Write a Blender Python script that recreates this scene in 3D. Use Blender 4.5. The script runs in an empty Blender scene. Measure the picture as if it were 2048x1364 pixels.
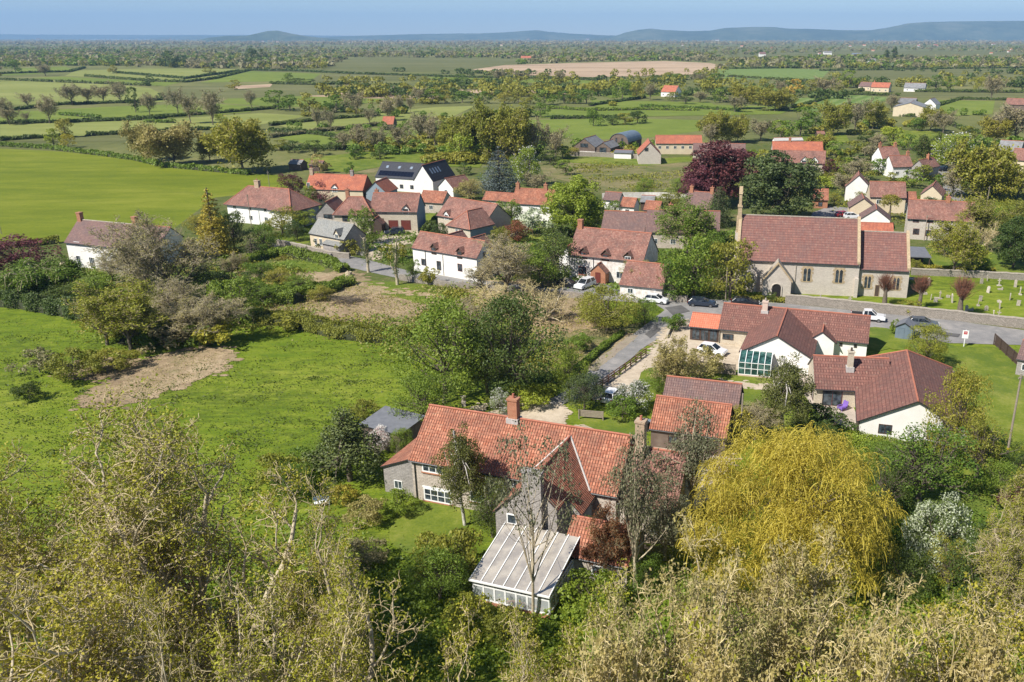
import bpy, bmesh, math, random
import numpy as np
from mathutils import Vector, Matrix
R_ = math.radians
scene = bpy.context.scene
COL = scene.collection

# ------------------------------------------------------------------ camera, sky, sun, exposure
F, CX, CY, HY, CAMH = 1700.0, 1200.0, 682.0, 74.0, 42.0      # photo pixels (2048 x 1364) and metres
PITCH = math.atan((CY - HY) / F)
cam_d = bpy.data.cameras.new("camera"); cam = bpy.data.objects.new("camera", cam_d); COL.objects.link(cam)
cam_d.sensor_width = 36.0; cam_d.lens = 36.0 * F / 2048.0
cam_d.shift_x = -(CX - 1024.0) / 2048.0
cam_d.clip_start = 0.5; cam_d.clip_end = 60000
cam.location = (0, 0, CAMH); cam.rotation_euler = (math.pi / 2 - PITCH, 0, 0)
scene.camera = cam
SUN_AZ, SUN_EL = R_(218), R_(47)
SDIR = Vector((math.cos(SUN_AZ) * math.cos(SUN_EL), math.sin(SUN_AZ) * math.cos(SUN_EL), math.sin(SUN_EL)))
world = bpy.data.worlds.new("World"); scene.world = world; world.use_nodes = True
wn = world.node_tree; bg = wn.nodes["Background"]
sky = wn.nodes.new("ShaderNodeTexSky"); sky.sky_type = 'NISHITA'; sky.sun_disc = False
sky.sun_elevation = SUN_EL; sky.sun_rotation = math.atan2(SDIR.x, SDIR.y)
sky.altitude = 1800; sky.air_density = 1.0; sky.dust_density = 0.0; sky.ozone_density = 3.5
wn.links.new(sky.outputs[0], bg.inputs[0]); bg.inputs[1].default_value = 0.077
sd = bpy.data.lights.new("sun", 'SUN'); sd.energy = 5.0; sd.angle = R_(0.5); sd.color = (1.0, 0.955, 0.88)
so = bpy.data.objects.new("sun", sd); COL.objects.link(so); so.rotation_euler = (-SDIR).to_track_quat('-Z', 'Y').to_euler(); so.location = (0, -50, 200)
vs = scene.view_settings; vs.view_transform = 'Standard'; vs.look = 'None'; vs.exposure = 0.6; vs.gamma = 1; vs.use_curve_mapping = False
scene.cycles.max_bounces = 6; scene.cycles.transparent_max_bounces = 8; scene.cycles.volume_bounces = 0
scene.cycles.use_denoising = True

# ------------------------------------------------------------------ geometry helpers
cP, sP = math.cos(PITCH), math.sin(PITCH)
def ray(x, y):
    u = (x - CX) / F; v = (CY - y) / F
    return np.array([u, cP + v * sP, -sP + v * cP])
def P(x, y, z=0.0):
    d = ray(x, y); t = (z - CAMH) / d[2]; q = d * t
    return Vector((q[0], q[1], z))
def proj(p):
    x, y, z = p[0], p[1], p[2] - CAMH
    d = y * cP - z * sP
    return CX + F * x / d, CY - F * (y * sP + z * cP) / d
def hgt(x, yb, yt):
    b = P(x, yb); d = ray(x, yt); return CAMH + b.y / d[1] * d[2]
def zdep(p): return p[1] * cP + (CAMH - p[2]) * sP

def tag(o, label=None, cat=None, group=None, kind=None):
    if label: o['label'] = label
    if cat: o['category'] = cat
    if group: o['group'] = group
    if kind: o['kind'] = kind
    return o
def empty(name, loc, rz=0.0, label=None, cat=None, group=None):
    o = bpy.data.objects.new(name, None); COL.objects.link(o); o.location = loc; o.rotation_euler = (0, 0, rz)
    o.empty_display_size = 0.5
    return tag(o, label, cat, group)
def mesh_np(name, V, Q, mats, parent=None, uv=None, midx=None, smooth=False):
    """V (n,3), Q (m,k) faces all of k corners (or a list of such arrays)"""
    me = bpy.data.meshes.new(name)
    Qs = Q if isinstance(Q, list) else [Q]
    V = np.asarray(V, dtype=np.float32)
    me.vertices.add(len(V)); me.vertices.foreach_set("co", V.ravel())
    idx = np.concatenate([q.ravel() for q in Qs]).astype(np.int32)
    tot = np.concatenate([np.full(len(q), q.shape[1]) for q in Qs]).astype(np.int32)
    st = np.concatenate([[0], np.cumsum(tot)[:-1]]).astype(np.int32)
    me.loops.add(len(idx)); me.loops.foreach_set("vertex_index", idx)
    me.polygons.add(len(tot)); me.polygons.foreach_set("loop_start", st); me.polygons.foreach_set("loop_total", tot)
    if midx is not None: me.polygons.foreach_set("material_index", np.asarray(midx, dtype=np.int32))
    if smooth: me.polygons.foreach_set("use_smooth", np.ones(len(tot), dtype=bool))
    me.update(calc_edges=True)
    if uv is not None:
        l = me.uv_layers.new(name="UVMap"); l.data.foreach_set("uv", np.asarray(uv, dtype=np.float32).ravel())
    for m in (mats if isinstance(mats, (list, tuple)) else [mats]): me.materials.append(m)
    o = bpy.data.objects.new(name, me); COL.objects.link(o)
    if parent: o.parent = parent
    return o
class MB:
    """collects polygons with metre UVs"""
    def __init__(s): s.v = []; s.f = []; s.uv = []; s.mi = []
    def poly(s, pts, uv=None, mi=0):
        n = len(s.v); pts = [Vector(p) for p in pts]; s.v += [tuple(p) for p in pts]
        s.f.append(tuple(range(n, n + len(pts))))
        if uv is None:
            nn = Vector((0, 0, 0))
            for i in range(len(pts)): nn += (pts[i] - pts[0]).cross(pts[(i + 1) % len(pts)] - pts[0])
            if nn.length < 1e-9: nn = Vector((0, 0, 1))
            nn.normalize()
            if abs(nn.z) > 0.95: uv = [(p.x, p.y) for p in pts]
            else:
                h = Vector((-nn.y, nn.x, 0)).normalized(); vv = nn.cross(h)
                if vv.z < 0: vv = -vv
                uv = [(p.dot(h), p.dot(vv)) for p in pts]
        s.uv += list(uv); s.mi.append(mi)
        return s
    def box(s, x0, x1, y0, y1, z0, z1, mi=0):
        a = [(x0, y0), (x1, y0), (x1, y1), (x0, y1)]
        for i in range(4):
            p, q = a[i], a[(i + 1) % 4]
            s.poly([(p[0], p[1], z0), (q[0], q[1], z0), (q[0], q[1], z1), (p[0], p[1], z1)], mi=mi)
        s.poly([(p[0], p[1], z1) for p in a], mi=mi); s.poly([(p[0], p[1], z0) for p in reversed(a)], mi=mi)
        return s
    def prism(s, pts, d, mi=0):
        """pts polygon in 3D, extruded by vector d"""
        d = Vector(d); pts = [Vector(p) for p in pts]; q = [p + d for p in pts]
        s.poly(pts, mi=mi); s.poly(list(reversed(q)), mi=mi)
        for i in range(len(pts)):
            j = (i + 1) % len(pts); s.poly([pts[i], q[i], q[j], pts[j]], mi=mi)
        return s
    def tube(s, p, q, r0, r1, n=8, mi=0, cap=True):
        p, q = Vector(p), Vector(q); a = (q - p).normalized(); u = a.orthogonal().normalized(); w = a.cross(u)
        A = [p + (u * math.cos(t) + w * math.sin(t)) * r0 for t in [2 * math.pi * i / n for i in range(n)]]
        B = [q + (u * math.cos(t) + w * math.sin(t)) * r1 for t in [2 * math.pi * i / n for i in range(n)]]
        for i in range(n): s.poly([A[i], A[(i + 1) % n], B[(i + 1) % n], B[i]], mi=mi)
        if cap: s.poly(B, mi=mi); s.poly(list(reversed(A)), mi=mi)
        return s
    def build(s, name, mats, parent=None, bevel=0):
        me = bpy.data.meshes.new(name); me.from_pydata(s.v, [], s.f)
        l = me.uv_layers.new(name="UVMap")
        l.data.foreach_set("uv", np.array(s.uv, dtype=np.float32).ravel())
        me.polygons.foreach_set("material_index", s.mi)
        for m in (mats if isinstance(mats, (list, tuple)) else [mats]): me.materials.append(m)
        o = bpy.data.objects.new(name, me); COL.objects.link(o)
        if parent: o.parent = parent
        if bevel:
            bm = bmesh.new(); bm.from_mesh(me); bmesh.ops.remove_doubles(bm, verts=bm.verts, dist=1e-4)
            bmesh.ops.bevel(bm, geom=[e for e in bm.edges if e.is_manifold and e.calc_face_angle(0) > 0.6], offset=bevel, segments=2, affect='EDGES', profile=0.6)
            bm.to_mesh(me); bm.free()
        return o

# ------------------------------------------------------------------ materials
def newmat(name):
    m = bpy.data.materials.new(name); m.use_nodes = True; nt = m.node_tree
    return m, nt, nt.nodes["Principled BSDF"], nt.links
def N(nt, t, **k):
    n = nt.nodes.new(t)
    for a, b in k.items():
        if a in ('loc',): continue
        setattr(n, a, b)
    return n
def mixc(nt, fac, a, b, mode='MIX'):
    n = nt.nodes.new("ShaderNodeMix"); n.data_type = 'RGBA'; n.blend_type = mode
    for s_, v in ((0, fac), (6, a), (7, b)):
        if isinstance(v, bpy.types.NodeSocket): nt.links.new(v, n.inputs[s_])
        elif s_ == 0: n.inputs[0].default_value = v
        else: n.inputs[s_].default_value = (*v[:3], 1)
    return n.outputs[2]
def ramp(nt, fac, stops):
    n = nt.nodes.new("ShaderNodeValToRGB"); nt.links.new(fac, n.inputs[0]); e = n.color_ramp.elements
    while len(e) < len(stops): e.new(0.5)
    for i, (p, c) in enumerate(stops):
        e[i].position = p; e[i].color = (*c, 1) if len(c) == 3 else (c[0],) * 3 + (1,)
    return n.outputs[0]
def noise(nt, vec, scale, detail=4, rough=0.55):
    n = nt.nodes.new("ShaderNodeTexNoise"); n.inputs['Scale'].default_value = scale; n.inputs['Detail'].default_value = detail
    n.inputs['Roughness'].default_value = rough; nt.links.new(vec, n.inputs['Vector']); return n.outputs['Fac']
def bump(nt, h, strength, dist, bs):
    b = nt.nodes.new("ShaderNodeBump"); b.inputs['Strength'].default_value = strength; b.inputs['Distance'].default_value = dist
    nt.links.new(h, b.inputs['Height']); nt.links.new(b.outputs[0], bs.inputs['Normal']); return b
def coords(nt, kind='Object'):
    return nt.nodes.new("ShaderNodeTexCoord").outputs[kind]
def geopos(nt): return nt.nodes.new("ShaderNodeNewGeometry").outputs['Position']
MC = {}
def flat(name, c, rough=0.7, c2=None, scale=3.0, metal=0.0, bmp=0.0):
    if name in MC: return MC[name]
    m, nt, bs, L = newmat(name); bs.inputs['Roughness'].default_value = rough; bs.inputs['Metallic'].default_value = metal
    if c2 is None: c2 = tuple(x * 0.8 for x in c)
    f = noise(nt, geopos(nt), scale, 5)
    f2 = ramp(nt, f, [(0.35, (0, 0, 0)), (0.68, (1, 1, 1))])
    L.new(mixc(nt, f2, c, c2), bs.inputs['Base Color'])
    if bmp: bump(nt, f, 0.6, bmp, bs)
    MC[name] = m; return m
def glass(name="window_glass", c=(0.02, 0.027, 0.032), rough=0.12):
    if name in MC: return MC[name]
    m, nt, bs, L = newmat(name); bs.inputs['Roughness'].default_value = rough
    f = noise(nt, geopos(nt), 1.7, 2)
    L.new(mixc(nt, ramp(nt, f, [(0.4, (0, 0, 0)), (0.65, (1, 1, 1))]), c, tuple(x * 3 + 0.02 for x in c)), bs.inputs['Base Color'])
    MC[name] = m; return m
def tiles(name, c1, c2, mortar, w=0.25, h=0.32, wav=0.5, lichen=(0.5, 0.42, 0.3), lich=0.25, dark=0.5, bmp=0.05, offset=0.5, patch=(0.12, 0.05, 0.04), msize=0.02):
    """clay or concrete roof tiles: courses, single tile colours, weather patches, lichen spots"""
    if name in MC: return MC[name]
    m, nt, bs, L = newmat(name); bs.inputs['Roughness'].default_value = 0.85
    uv = coords(nt, 'UV'); pos = geopos(nt)
    b = nt.nodes.new("ShaderNodeTexBrick"); L.new(uv, b.inputs['Vector'])
    b.inputs['Scale'].default_value = 1; b.inputs['Brick Width'].default_value = w; b.inputs['Row Height'].default_value = h
    b.inputs['Mortar Size'].default_value = msize; b.inputs['Mortar Smooth'].default_value = 0.4; b.offset = offset; b.inputs['Bias'].default_value = 0
    b.inputs['Color1'].default_value = (*c1, 1); b.inputs['Color2'].default_value = (*c2, 1); b.inputs['Mortar'].default_value = (*mortar, 1)
    col = b.outputs['Color']
    n1 = noise(nt, pos, 0.55, 6, 0.7)
    col = mixc(nt, ramp(nt, n1, [(0.40, (0, 0, 0)), (0.66, (dark,) * 3)]), col, patch)
    n2 = noise(nt, pos, 2.6, 4, 0.7)
    col = mixc(nt, ramp(nt, n2, [(0.58, (0, 0, 0)), (0.72, (lich,) * 3)]), col, lichen)
    # each course darkens a little towards its lower, overlapped edge
    sx = nt.nodes.new("ShaderNodeSeparateXYZ"); L.new(uv, sx.inputs[0])
    mt = nt.nodes.new("ShaderNodeMath"); mt.operation = 'MULTIPLY'; L.new(sx.outputs[0], mt.inputs[0]); mt.inputs[1].default_value = 2 * math.pi / w
    sn = nt.nodes.new("ShaderNodeMath"); sn.operation = 'SINE'; L.new(mt.outputs[0], sn.inputs[0])
    dv = nt.nodes.new("ShaderNodeMath"); dv.operation = 'DIVIDE'; L.new(sx.outputs[1], dv.inputs[0]); dv.inputs[1].default_value = h
    fr = nt.nodes.new("ShaderNodeMath"); fr.operation = 'FRACT'; L.new(dv.outputs[0], fr.inputs[0])
    a1 = nt.nodes.new("ShaderNodeMath"); a1.operation = 'MULTIPLY_ADD'; L.new(sn.outputs[0], a1.inputs[0]); a1.inputs[1].default_value = wav; 
    ng = nt.nodes.new("ShaderNodeMath"); ng.operation = 'MULTIPLY'; L.new(fr.outputs[0], ng.inputs[0]); ng.inputs[1].default_value = -0.9
    L.new(ng.outputs[0], a1.inputs[2])
    a2 = nt.nodes.new("ShaderNodeMath"); a2.operation = 'ADD'; L.new(a1.outputs[0], a2.inputs[0]); L.new(n2, a2.inputs[1])
    L.new(col, bs.inputs['Base Color']); bump(nt, a2.outputs[0], 0.9, bmp, bs)
    MC[name] = m; return m
def stone(name, c1, c2, mortar, w=0.45, h=0.16, msize=0.018, patch=None, bmp=0.03, pf=0.5):
    if name in MC: return MC[name]
    m, nt, bs, L = newmat(name); bs.inputs['Roughness'].default_value = 0.9
    uv = coords(nt, 'UV'); pos = geopos(nt)
    nv = noise(nt, pos, 2.0, 2); 
    wv = nt.nodes.new("ShaderNodeVectorMath"); wv.operation = 'MULTIPLY_ADD'
    cb = nt.nodes.new("ShaderNodeCombineXYZ"); L.new(nv, cb.inputs[0]); L.new(nv, cb.inputs[1])
    L.new(cb.outputs[0], wv.inputs[0]); wv.inputs[1].default_value = (0.35, 0.12, 0); L.new(uv, wv.inputs[2])
    b = nt.nodes.new("ShaderNodeTexBrick"); L.new(wv.outputs[0], b.inputs['Vector'])
    b.inputs['Scale'].default_value = 1; b.inputs['Brick Width'].default_value = w; b.inputs['Row Height'].default_value = h
    b.inputs['Mortar Size'].default_value = msize; b.inputs['Mortar Smooth'].default_value = 0.5; b.inputs['Bias'].default_value = 0
    b.inputs['Color1'].default_value = (*c1, 1); b.inputs['Color2'].default_value = (*c2, 1); b.inputs['Mortar'].default_value = (*mortar, 1)
    col = b.outputs['Color']
    n1 = noise(nt, pos, 0.9, 5, 0.7)
    col = mixc(nt, ramp(nt, n1, [(0.4, (0, 0, 0)), (0.7, (pf,) * 3)]), col, patch or tuple(x * 0.6 for x in c1))
    n3 = noise(nt, pos, 9.0, 3, 0.7)
    col = mixc(nt, ramp(nt, n3, [(0.45, (0, 0, 0)), (0.75, (0.5,) * 3)]), col, tuple(min(1, x * 1.35) for x in c2))
    L.new(col, bs.inputs['Base Color'])
    ad = nt.nodes.new("ShaderNodeMath"); ad.operation = 'SUBTRACT'; L.new(n3, ad.inputs[0]); L.new(b.outputs['Fac'], ad.inputs[1])
    bump(nt, ad.outputs[0], 0.7, bmp, bs)
    MC[name] = m; return m
def leafmat(name, c1, c2, trans=0.38, var=0.18, rough=0.6):
    if name in MC: return MC[name]
    m, nt, bs, L = newmat(name); bs.inputs['Roughness'].default_value = rough
    g = nt.nodes.new("ShaderNodeNewGeometry"); oi = nt.nodes.new("ShaderNodeObjectInfo")
    col = mixc(nt, g.outputs['Random Per Island'], c1, c2)
    n1 = noise(nt, g.outputs['Position'], 0.35, 3)
    col = mixc(nt, ramp(nt, n1, [(0.4, (0, 0, 0)), (0.66, (0.45,) * 3)]), col, tuple(x * 0.5 + y * 0.2 for x, y in zip(c1, c2)))
    hs = nt.nodes.new("ShaderNodeHueSaturation"); L.new(col, hs.inputs['Color'])
    mr = nt.nodes.new("ShaderNodeMapRange"); L.new(oi.outputs['Random'], mr.inputs[0]); mr.inputs[3].default_value = 1 - var; mr.inputs[4].default_value = 1 + var
    L.new(mr.outputs[0], hs.inputs['Value'])
    mh = nt.nodes.new("ShaderNodeMapRange"); L.new(oi.outputs['Random'], mh.inputs[0]); mh.inputs[3].default_value = 0.515; mh.inputs[4].default_value = 0.485
    L.new(mh.outputs[0], hs.inputs['Hue'])
    L.new(hs.outputs[0], bs.inputs['Base Color'])
    tr = nt.nodes.new("ShaderNodeBsdfTranslucent"); L.new(hs.outputs[0], tr.inputs[0])
    mx = nt.nodes.new("ShaderNodeMixShader"); mx.inputs[0].default_value = trans
    L.new(bs.outputs[0], mx.inputs[1]); L.new(tr.outputs[0], mx.inputs[2]); L.new(mx.outputs[0], nt.nodes["Material Output"].inputs[0])
    MC[name] = m; return m
def groundmat(name, stops, scales=(0.02, 0.25, 2.5), tuft=None, tuft_scale=0.5, tuft_amt=0.5, bmp=0.08, stretch=(1, 1), stripes=None):
    """grass, soil, gravel: three octaves of colour, dark tussocks of their own, bump"""
    if name in MC: return MC[name]
    m, nt, bs, L = newmat(name); bs.inputs['Roughness'].default_value = 0.95; bs.inputs['Specular IOR Level'].default_value = 0.15
    mp = nt.nodes.new("ShaderNodeMapping"); L.new(geopos(nt), mp.inputs[0]); mp.inputs['Scale'].default_value = (stretch[0], stretch[1], 1)
    v = mp.outputs[0]
    a = noise(nt, v, scales[0], 4, 0.6); b = noise(nt, v, scales[1], 5, 0.6); c = noise(nt, v, scales[2], 4, 0.7)
    s1 = nt.nodes.new("ShaderNodeMath"); s1.operation = 'ADD'; L.new(a, s1.inputs[0]); L.new(b, s1.inputs[1])
    s2 = nt.nodes.new("ShaderNodeMath"); s2.operation = 'MULTIPLY_ADD'; L.new(c, s2.inputs[0]); s2.inputs[1].default_value = 0.8; L.new(s1.outputs[0], s2.inputs[2])
    s3 = nt.nodes.new("ShaderNodeMath"); s3.operation = 'MULTIPLY'; L.new(s2.outputs[0], s3.inputs[0]); s3.inputs[1].default_value = 1 / 2.8
    col = ramp(nt, s3.outputs[0], stops)
    h = c
    if tuft:
        t = noise(nt, v, tuft_scale, 5, 0.7)
        t2 = noise(nt, v, 0.045, 3, 0.6)
        tm = nt.nodes.new("ShaderNodeMath"); tm.operation = 'MULTIPLY_ADD'; L.new(t2, tm.inputs[0]); tm.inputs[1].default_value = 0.7; L.new(t, tm.inputs[2])
        k = ramp(nt, tm.outputs[0], [(0.82, (0, 0, 0)), (0.98, (tuft_amt,) * 3)])
        col = mixc(nt, k, col, tuft)
    if stripes:
        sx = nt.nodes.new("ShaderNodeTexWave"); sx.inputs['Scale'].default_value = stripes[0]; sx.inputs['Distortion'].default_value = 1.2; sx.inputs['Detail'].default_value = 1
        mq = nt.nodes.new("ShaderNodeMapping"); mq.inputs['Rotation'].default_value = (0, 0, stripes[1]); L.new(geopos(nt), mq.inputs[0]); L.new(mq.outputs[0], sx.inputs[0])
        col = mixc(nt, ramp(nt, sx.outputs['Fac'], [(0.3, (0, 0, 0)), (0.8, (stripes[3],) * 3)]), col, stripes[2])
    L.new(col, bs.inputs['Base Color']); bump(nt, h, 0.8, bmp, bs)
    MC[name] = m; return m

M_ = {}
M_['pasture'] = groundmat('pasture_grass', [(0.40, (0.095, 0.150, 0.010)), (0.5, (0.155, 0.205, 0.015)), (0.6, (0.235, 0.260, 0.036))], scales=(0.03, 0.5, 4.0), tuft=(0.070, 0.105, 0.010), tuft_scale=0.7, tuft_amt=0.75, bmp=0.15, stretch=(0.6, 1.3))
M_['meadow'] = groundmat('smooth_meadow_grass', [(0.40, (0.105, 0.140, 0.009)), (0.5, (0.150, 0.180, 0.013)), (0.6, (0.200, 0.215, 0.026))], scales=(0.012, 0.12, 1.6), tuft=(0.10, 0.13, 0.010), tuft_scale=0.15, tuft_amt=0.4, bmp=0.05, stretch=(0.5, 1.4))
M_['plain'] = groundmat('levels_grassland', [(0.40, (0.09, 0.10, 0.035)), (0.5, (0.14, 0.148, 0.045)), (0.62, (0.21, 0.19, 0.08))], scales=(0.004, 0.02, 0.3), bmp=0.05)
M_['pale'] = groundmat('pale_field_grass', [(0.40, (0.165, 0.185, 0.045)), (0.5, (0.205, 0.225, 0.06)), (0.6, (0.25, 0.26, 0.08))], scales=(0.008, 0.05, 0.5), bmp=0.03, stretch=(0.4, 1.5))
M_['emerald'] = groundmat('rich_green_field', [(0.40, (0.11, 0.15, 0.022)), (0.5, (0.145, 0.185, 0.03)), (0.6, (0.18, 0.215, 0.04))], scales=(0.008, 0.05, 0.5), bmp=0.03)
M_['olive'] = groundmat('dull_olive_field', [(0.40, (0.095, 0.105, 0.035)), (0.5, (0.125, 0.130, 0.045)), (0.6, (0.17, 0.165, 0.07))], scales=(0.006, 0.04, 0.5), bmp=0.03, stretch=(0.4, 1.5))
M_['brownfield'] = groundmat('brown_marsh_field', [(0.40, (0.13, 0.10, 0.055)), (0.5, (0.165, 0.135, 0.07)), (0.6, (0.14, 0.15, 0.06))], scales=(0.01, 0.05, 0.4), bmp=0.03, stretch=(0.4, 1.5))
M_['reed'] = groundmat('dry_reed_bed', [(0.40, (0.27, 0.19, 0.12)), (0.5, (0.40, 0.29, 0.19)), (0.6, (0.50, 0.37, 0.25))], scales=(0.008, 0.04, 0.3), bmp=0.03, stretch=(0.35, 1.6))
M_['stripe'] = groundmat('mown_striped_field', [(0.40, (0.10, 0.155, 0.035)), (0.5, (0.12, 0.180, 0.04)), (0.6, (0.14, 0.20, 0.05))], scales=(0.008, 0.05, 0.5), bmp=0.03, stripes=(0.035, R_(25), (0.19, 0.24, 0.075), 0.8))
M_['rough'] = groundmat('rough_dry_grass', [(0.38, (0.10, 0.125, 0.03)), (0.5, (0.19, 0.165, 0.075)), (0.62, (0.30, 0.235, 0.13))], scales=(0.03, 0.25, 2.5), tuft=(0.05, 0.09, 0.015), tuft_scale=0.3, tuft_amt=0.6, bmp=0.15, stretch=(0.7, 1.4))
M_['clear'] = groundmat('cleared_ground_brash', [(0.40, (0.19, 0.135, 0.085)), (0.5, (0.34, 0.25, 0.15)), (0.6, (0.47, 0.355, 0.225))], scales=(0.08, 0.8, 6.0), tuft=(0.09, 0.12, 0.03), tuft_scale=0.5, tuft_amt=0.3, bmp=0.2)
M_['lawn'] = groundmat('garden_lawn', [(0.40, (0.09, 0.130, 0.014)), (0.5, (0.145, 0.180, 0.022)), (0.6, (0.225, 0.230, 0.05))], scales=(0.05, 0.35, 3), bmp=0.05, tuft=(0.08, 0.125, 0.018), tuft_scale=0.25, tuft_amt=0.7)
M_['garden'] = groundmat('garden_soil_and_plants', [(0.40, (0.055, 0.085, 0.016)), (0.5, (0.10, 0.12, 0.03)), (0.6, (0.17, 0.14, 0.07))], scales=(0.1, 0.6, 3), bmp=0.2)
M_['gravel'] = groundmat('pale_gravel', [(0.40, (0.36, 0.29, 0.21)), (0.5, (0.47, 0.39, 0.29)), (0.6, (0.56, 0.47, 0.36))], scales=(0.1, 1.0, 8), bmp=0.03)
M_['asphalt'] = groundmat('worn_asphalt', [(0.38, (0.17, 0.165, 0.16)), (0.5, (0.23, 0.22, 0.21)), (0.62, (0.32, 0.295, 0.27))], scales=(0.1, 0.7, 8), bmp=0.01)
M_['patchtar'] = groundmat('dark_tar_repair', [(0.38, (0.085, 0.082, 0.082)), (0.5, (0.11, 0.105, 0.10)), (0.62, (0.14, 0.135, 0.13))], scales=(0.2, 1.2, 8), bmp=0.01)
M_['track'] = groundmat('worn_lane_edge', [(0.40, (0.22, 0.175, 0.13)), (0.5, (0.30, 0.25, 0.19)), (0.6, (0.14, 0.14, 0.06))], scales=(0.1, 0.7, 4), bmp=0.03)
M_['paving'] = stone('patio_paving', (0.42, 0.35, 0.28), (0.50, 0.43, 0.36), (0.25, 0.21, 0.17), w=0.6, h=0.6)

# roofs
M_['pantile'] = tiles('red_pantiles', (0.40, 0.135, 0.072), (0.58, 0.25, 0.15), (0.12, 0.04, 0.028), w=0.26, h=0.34, wav=1.3, dark=0.85, lich=0.6, patch=(0.21, 0.09, 0.06), lichen=(0.50, 0.36, 0.22))
M_['pantile2'] = tiles('weathered_pantiles', (0.27, 0.115, 0.082), (0.39, 0.20, 0.15), (0.11, 0.045, 0.035), w=0.26, h=0.34, wav=0.8, dark=0.85, lich=0.5, patch=(0.15, 0.08, 0.065))
M_['orange'] = tiles('mottled_orange_tiles', (0.56, 0.18, 0.09), (0.44, 0.14, 0.08), (0.25, 0.07, 0.04), w=0.28, h=0.36, wav=0.7, dark=0.75, lich=0.45, patch=(0.28, 0.09, 0.06), lichen=(0.6, 0.42, 0.3))
M_['bright'] = tiles('new_orange_tiles', (0.60, 0.17, 0.09), (0.66, 0.21, 0.12), (0.35, 0.10, 0.06), w=0.33, h=0.4, wav=0.4, dark=0.1, lich=0.05)
M_['concrete'] = tiles('brown_red_concrete_tiles', (0.185, 0.08, 0.06), (0.27, 0.122, 0.09), (0.085, 0.028, 0.024), w=0.33, h=0.42, wav=0.4, dark=0.65, lich=0.25, patch=(0.12, 0.062, 0.05), msize=0.035)
M_['church'] = tiles('church_roof_tiles', (0.215, 0.09, 0.07), (0.29, 0.135, 0.10), (0.10, 0.042, 0.038), w=0.45, h=0.5, wav=0.5, dark=0.7, lich=0.4, patch=(0.15, 0.085, 0.075), offset=0.0, msize=0.05, lichen=(0.45, 0.36, 0.26))
M_['brown'] = tiles('dull_brown_tiles', (0.17, 0.095, 0.082), (0.24, 0.14, 0.115), (0.08, 0.05, 0.045), w=0.28, h=0.34, wav=0.5, dark=0.6, lich=0.3, patch=(0.12, 0.085, 0.085))
M_['slate'] = tiles('grey_slates', (0.21, 0.215, 0.205), (0.30, 0.30, 0.28), (0.10, 0.10, 0.10), w=0.3, h=0.25, wav=0.0, dark=0.3, lich=0.3, patch=(0.30, 0.27, 0.21), lichen=(0.4, 0.38, 0.3))
M_['darkslate'] = tiles('dark_slates', (0.042, 0.045, 0.055), (0.06, 0.063, 0.074), (0.02, 0.02, 0.025), w=0.3, h=0.25, wav=0.0, dark=0.2, lich=0.0, patch=(0.05, 0.05, 0.055))
M_['felt'] = flat('grey_roof_felt', (0.16, 0.165, 0.18), 0.8, (0.12, 0.125, 0.14), 1.5)
M_['tin'] = flat('grey_corrugated_sheet', (0.24, 0.24, 0.24), 0.6, (0.15, 0.145, 0.14), 0.9)
M_['bluetin'] = flat('blue_grey_sheet_metal', (0.12, 0.16, 0.20), 0.5, (0.17, 0.21, 0.25), 0.7)
# walls
M_['stonewall'] = stone('grey_buff_rubble_stone', (0.44, 0.37, 0.30), (0.58, 0.50, 0.42), (0.36, 0.31, 0.26))
M_['stonegrey'] = stone('grey_rubble_stone', (0.28, 0.255, 0.235), (0.40, 0.365, 0.335), (0.22, 0.20, 0.18))
M_['stonecream'] = stone('cream_stone', (0.50, 0.42, 0.31), (0.58, 0.51, 0.40), (0.42, 0.36, 0.28), pf=0.25)
M_['lias'] = stone('pale_grey_lias_stone', (0.50, 0.44, 0.37), (0.60, 0.53, 0.45), (0.44, 0.39, 0.33), h=0.14, pf=0.35, patch=(0.36, 0.30, 0.26))
M_['lane'] = stone('drystone_boundary', (0.27, 0.235, 0.19), (0.42, 0.37, 0.31), (0.12, 0.10, 0.08), w=0.35, h=0.14, msize=0.03)
M_['ham'] = stone('golden_ham_stone', (0.39, 0.29, 0.17), (0.50, 0.38, 0.235), (0.30, 0.22, 0.13), w=0.6, h=0.3, pf=0.6, patch=(0.30, 0.23, 0.16))
M_['coping'] = flat('lichened_stone_coping', (0.42, 0.36, 0.29), 0.95, (0.28, 0.25, 0.20), 3.0)
M_['white'] = flat('white_render', (0.80, 0.78, 0.74), 0.85, (0.74, 0.71, 0.66), 0.8)
M_['white2'] = flat('flaking_white_limewash', (0.76, 0.73, 0.69), 0.9, (0.52, 0.46, 0.40), 1.6)
M_['cream'] = flat('cream_render', (0.62, 0.52, 0.36), 0.9, (0.56, 0.46, 0.32), 0.8)
M_['pinkish'] = flat('pale_pink_render', (0.58, 0.45, 0.37), 0.9, (0.50, 0.38, 0.31), 0.8)
M_['blueg'] = flat('blue_grey_wall_and_painted_shade', (0.26, 0.31, 0.35), 0.85, (0.22, 0.27, 0.31), 0.8)  # blue-grey wall colour, also used to paint shade onto right-facing house walls
M_['brick'] = stone('orange_red_brick', (0.42, 0.15, 0.075), (0.50, 0.21, 0.11), (0.35, 0.26, 0.18), w=0.23, h=0.08, msize=0.012)
M_['buffbrick'] = stone('buff_brick', (0.46, 0.32, 0.20), (0.54, 0.39, 0.26), (0.45, 0.38, 0.3), w=0.23, h=0.08, msize=0.012)
M_['boards'] = flat('dark_brown_boards', (0.060, 0.038, 0.027), 0.75, (0.085, 0.055, 0.04), 4)
M_['weathered'] = flat('weathered_grey_brown_boards', (0.12, 0.085, 0.065), 0.9, (0.17, 0.13, 0.10), 1.2)
M_['frame'] = flat('white_window_frame', (0.82, 0.82, 0.80), 0.45, (0.76, 0.76, 0.74))
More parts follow.
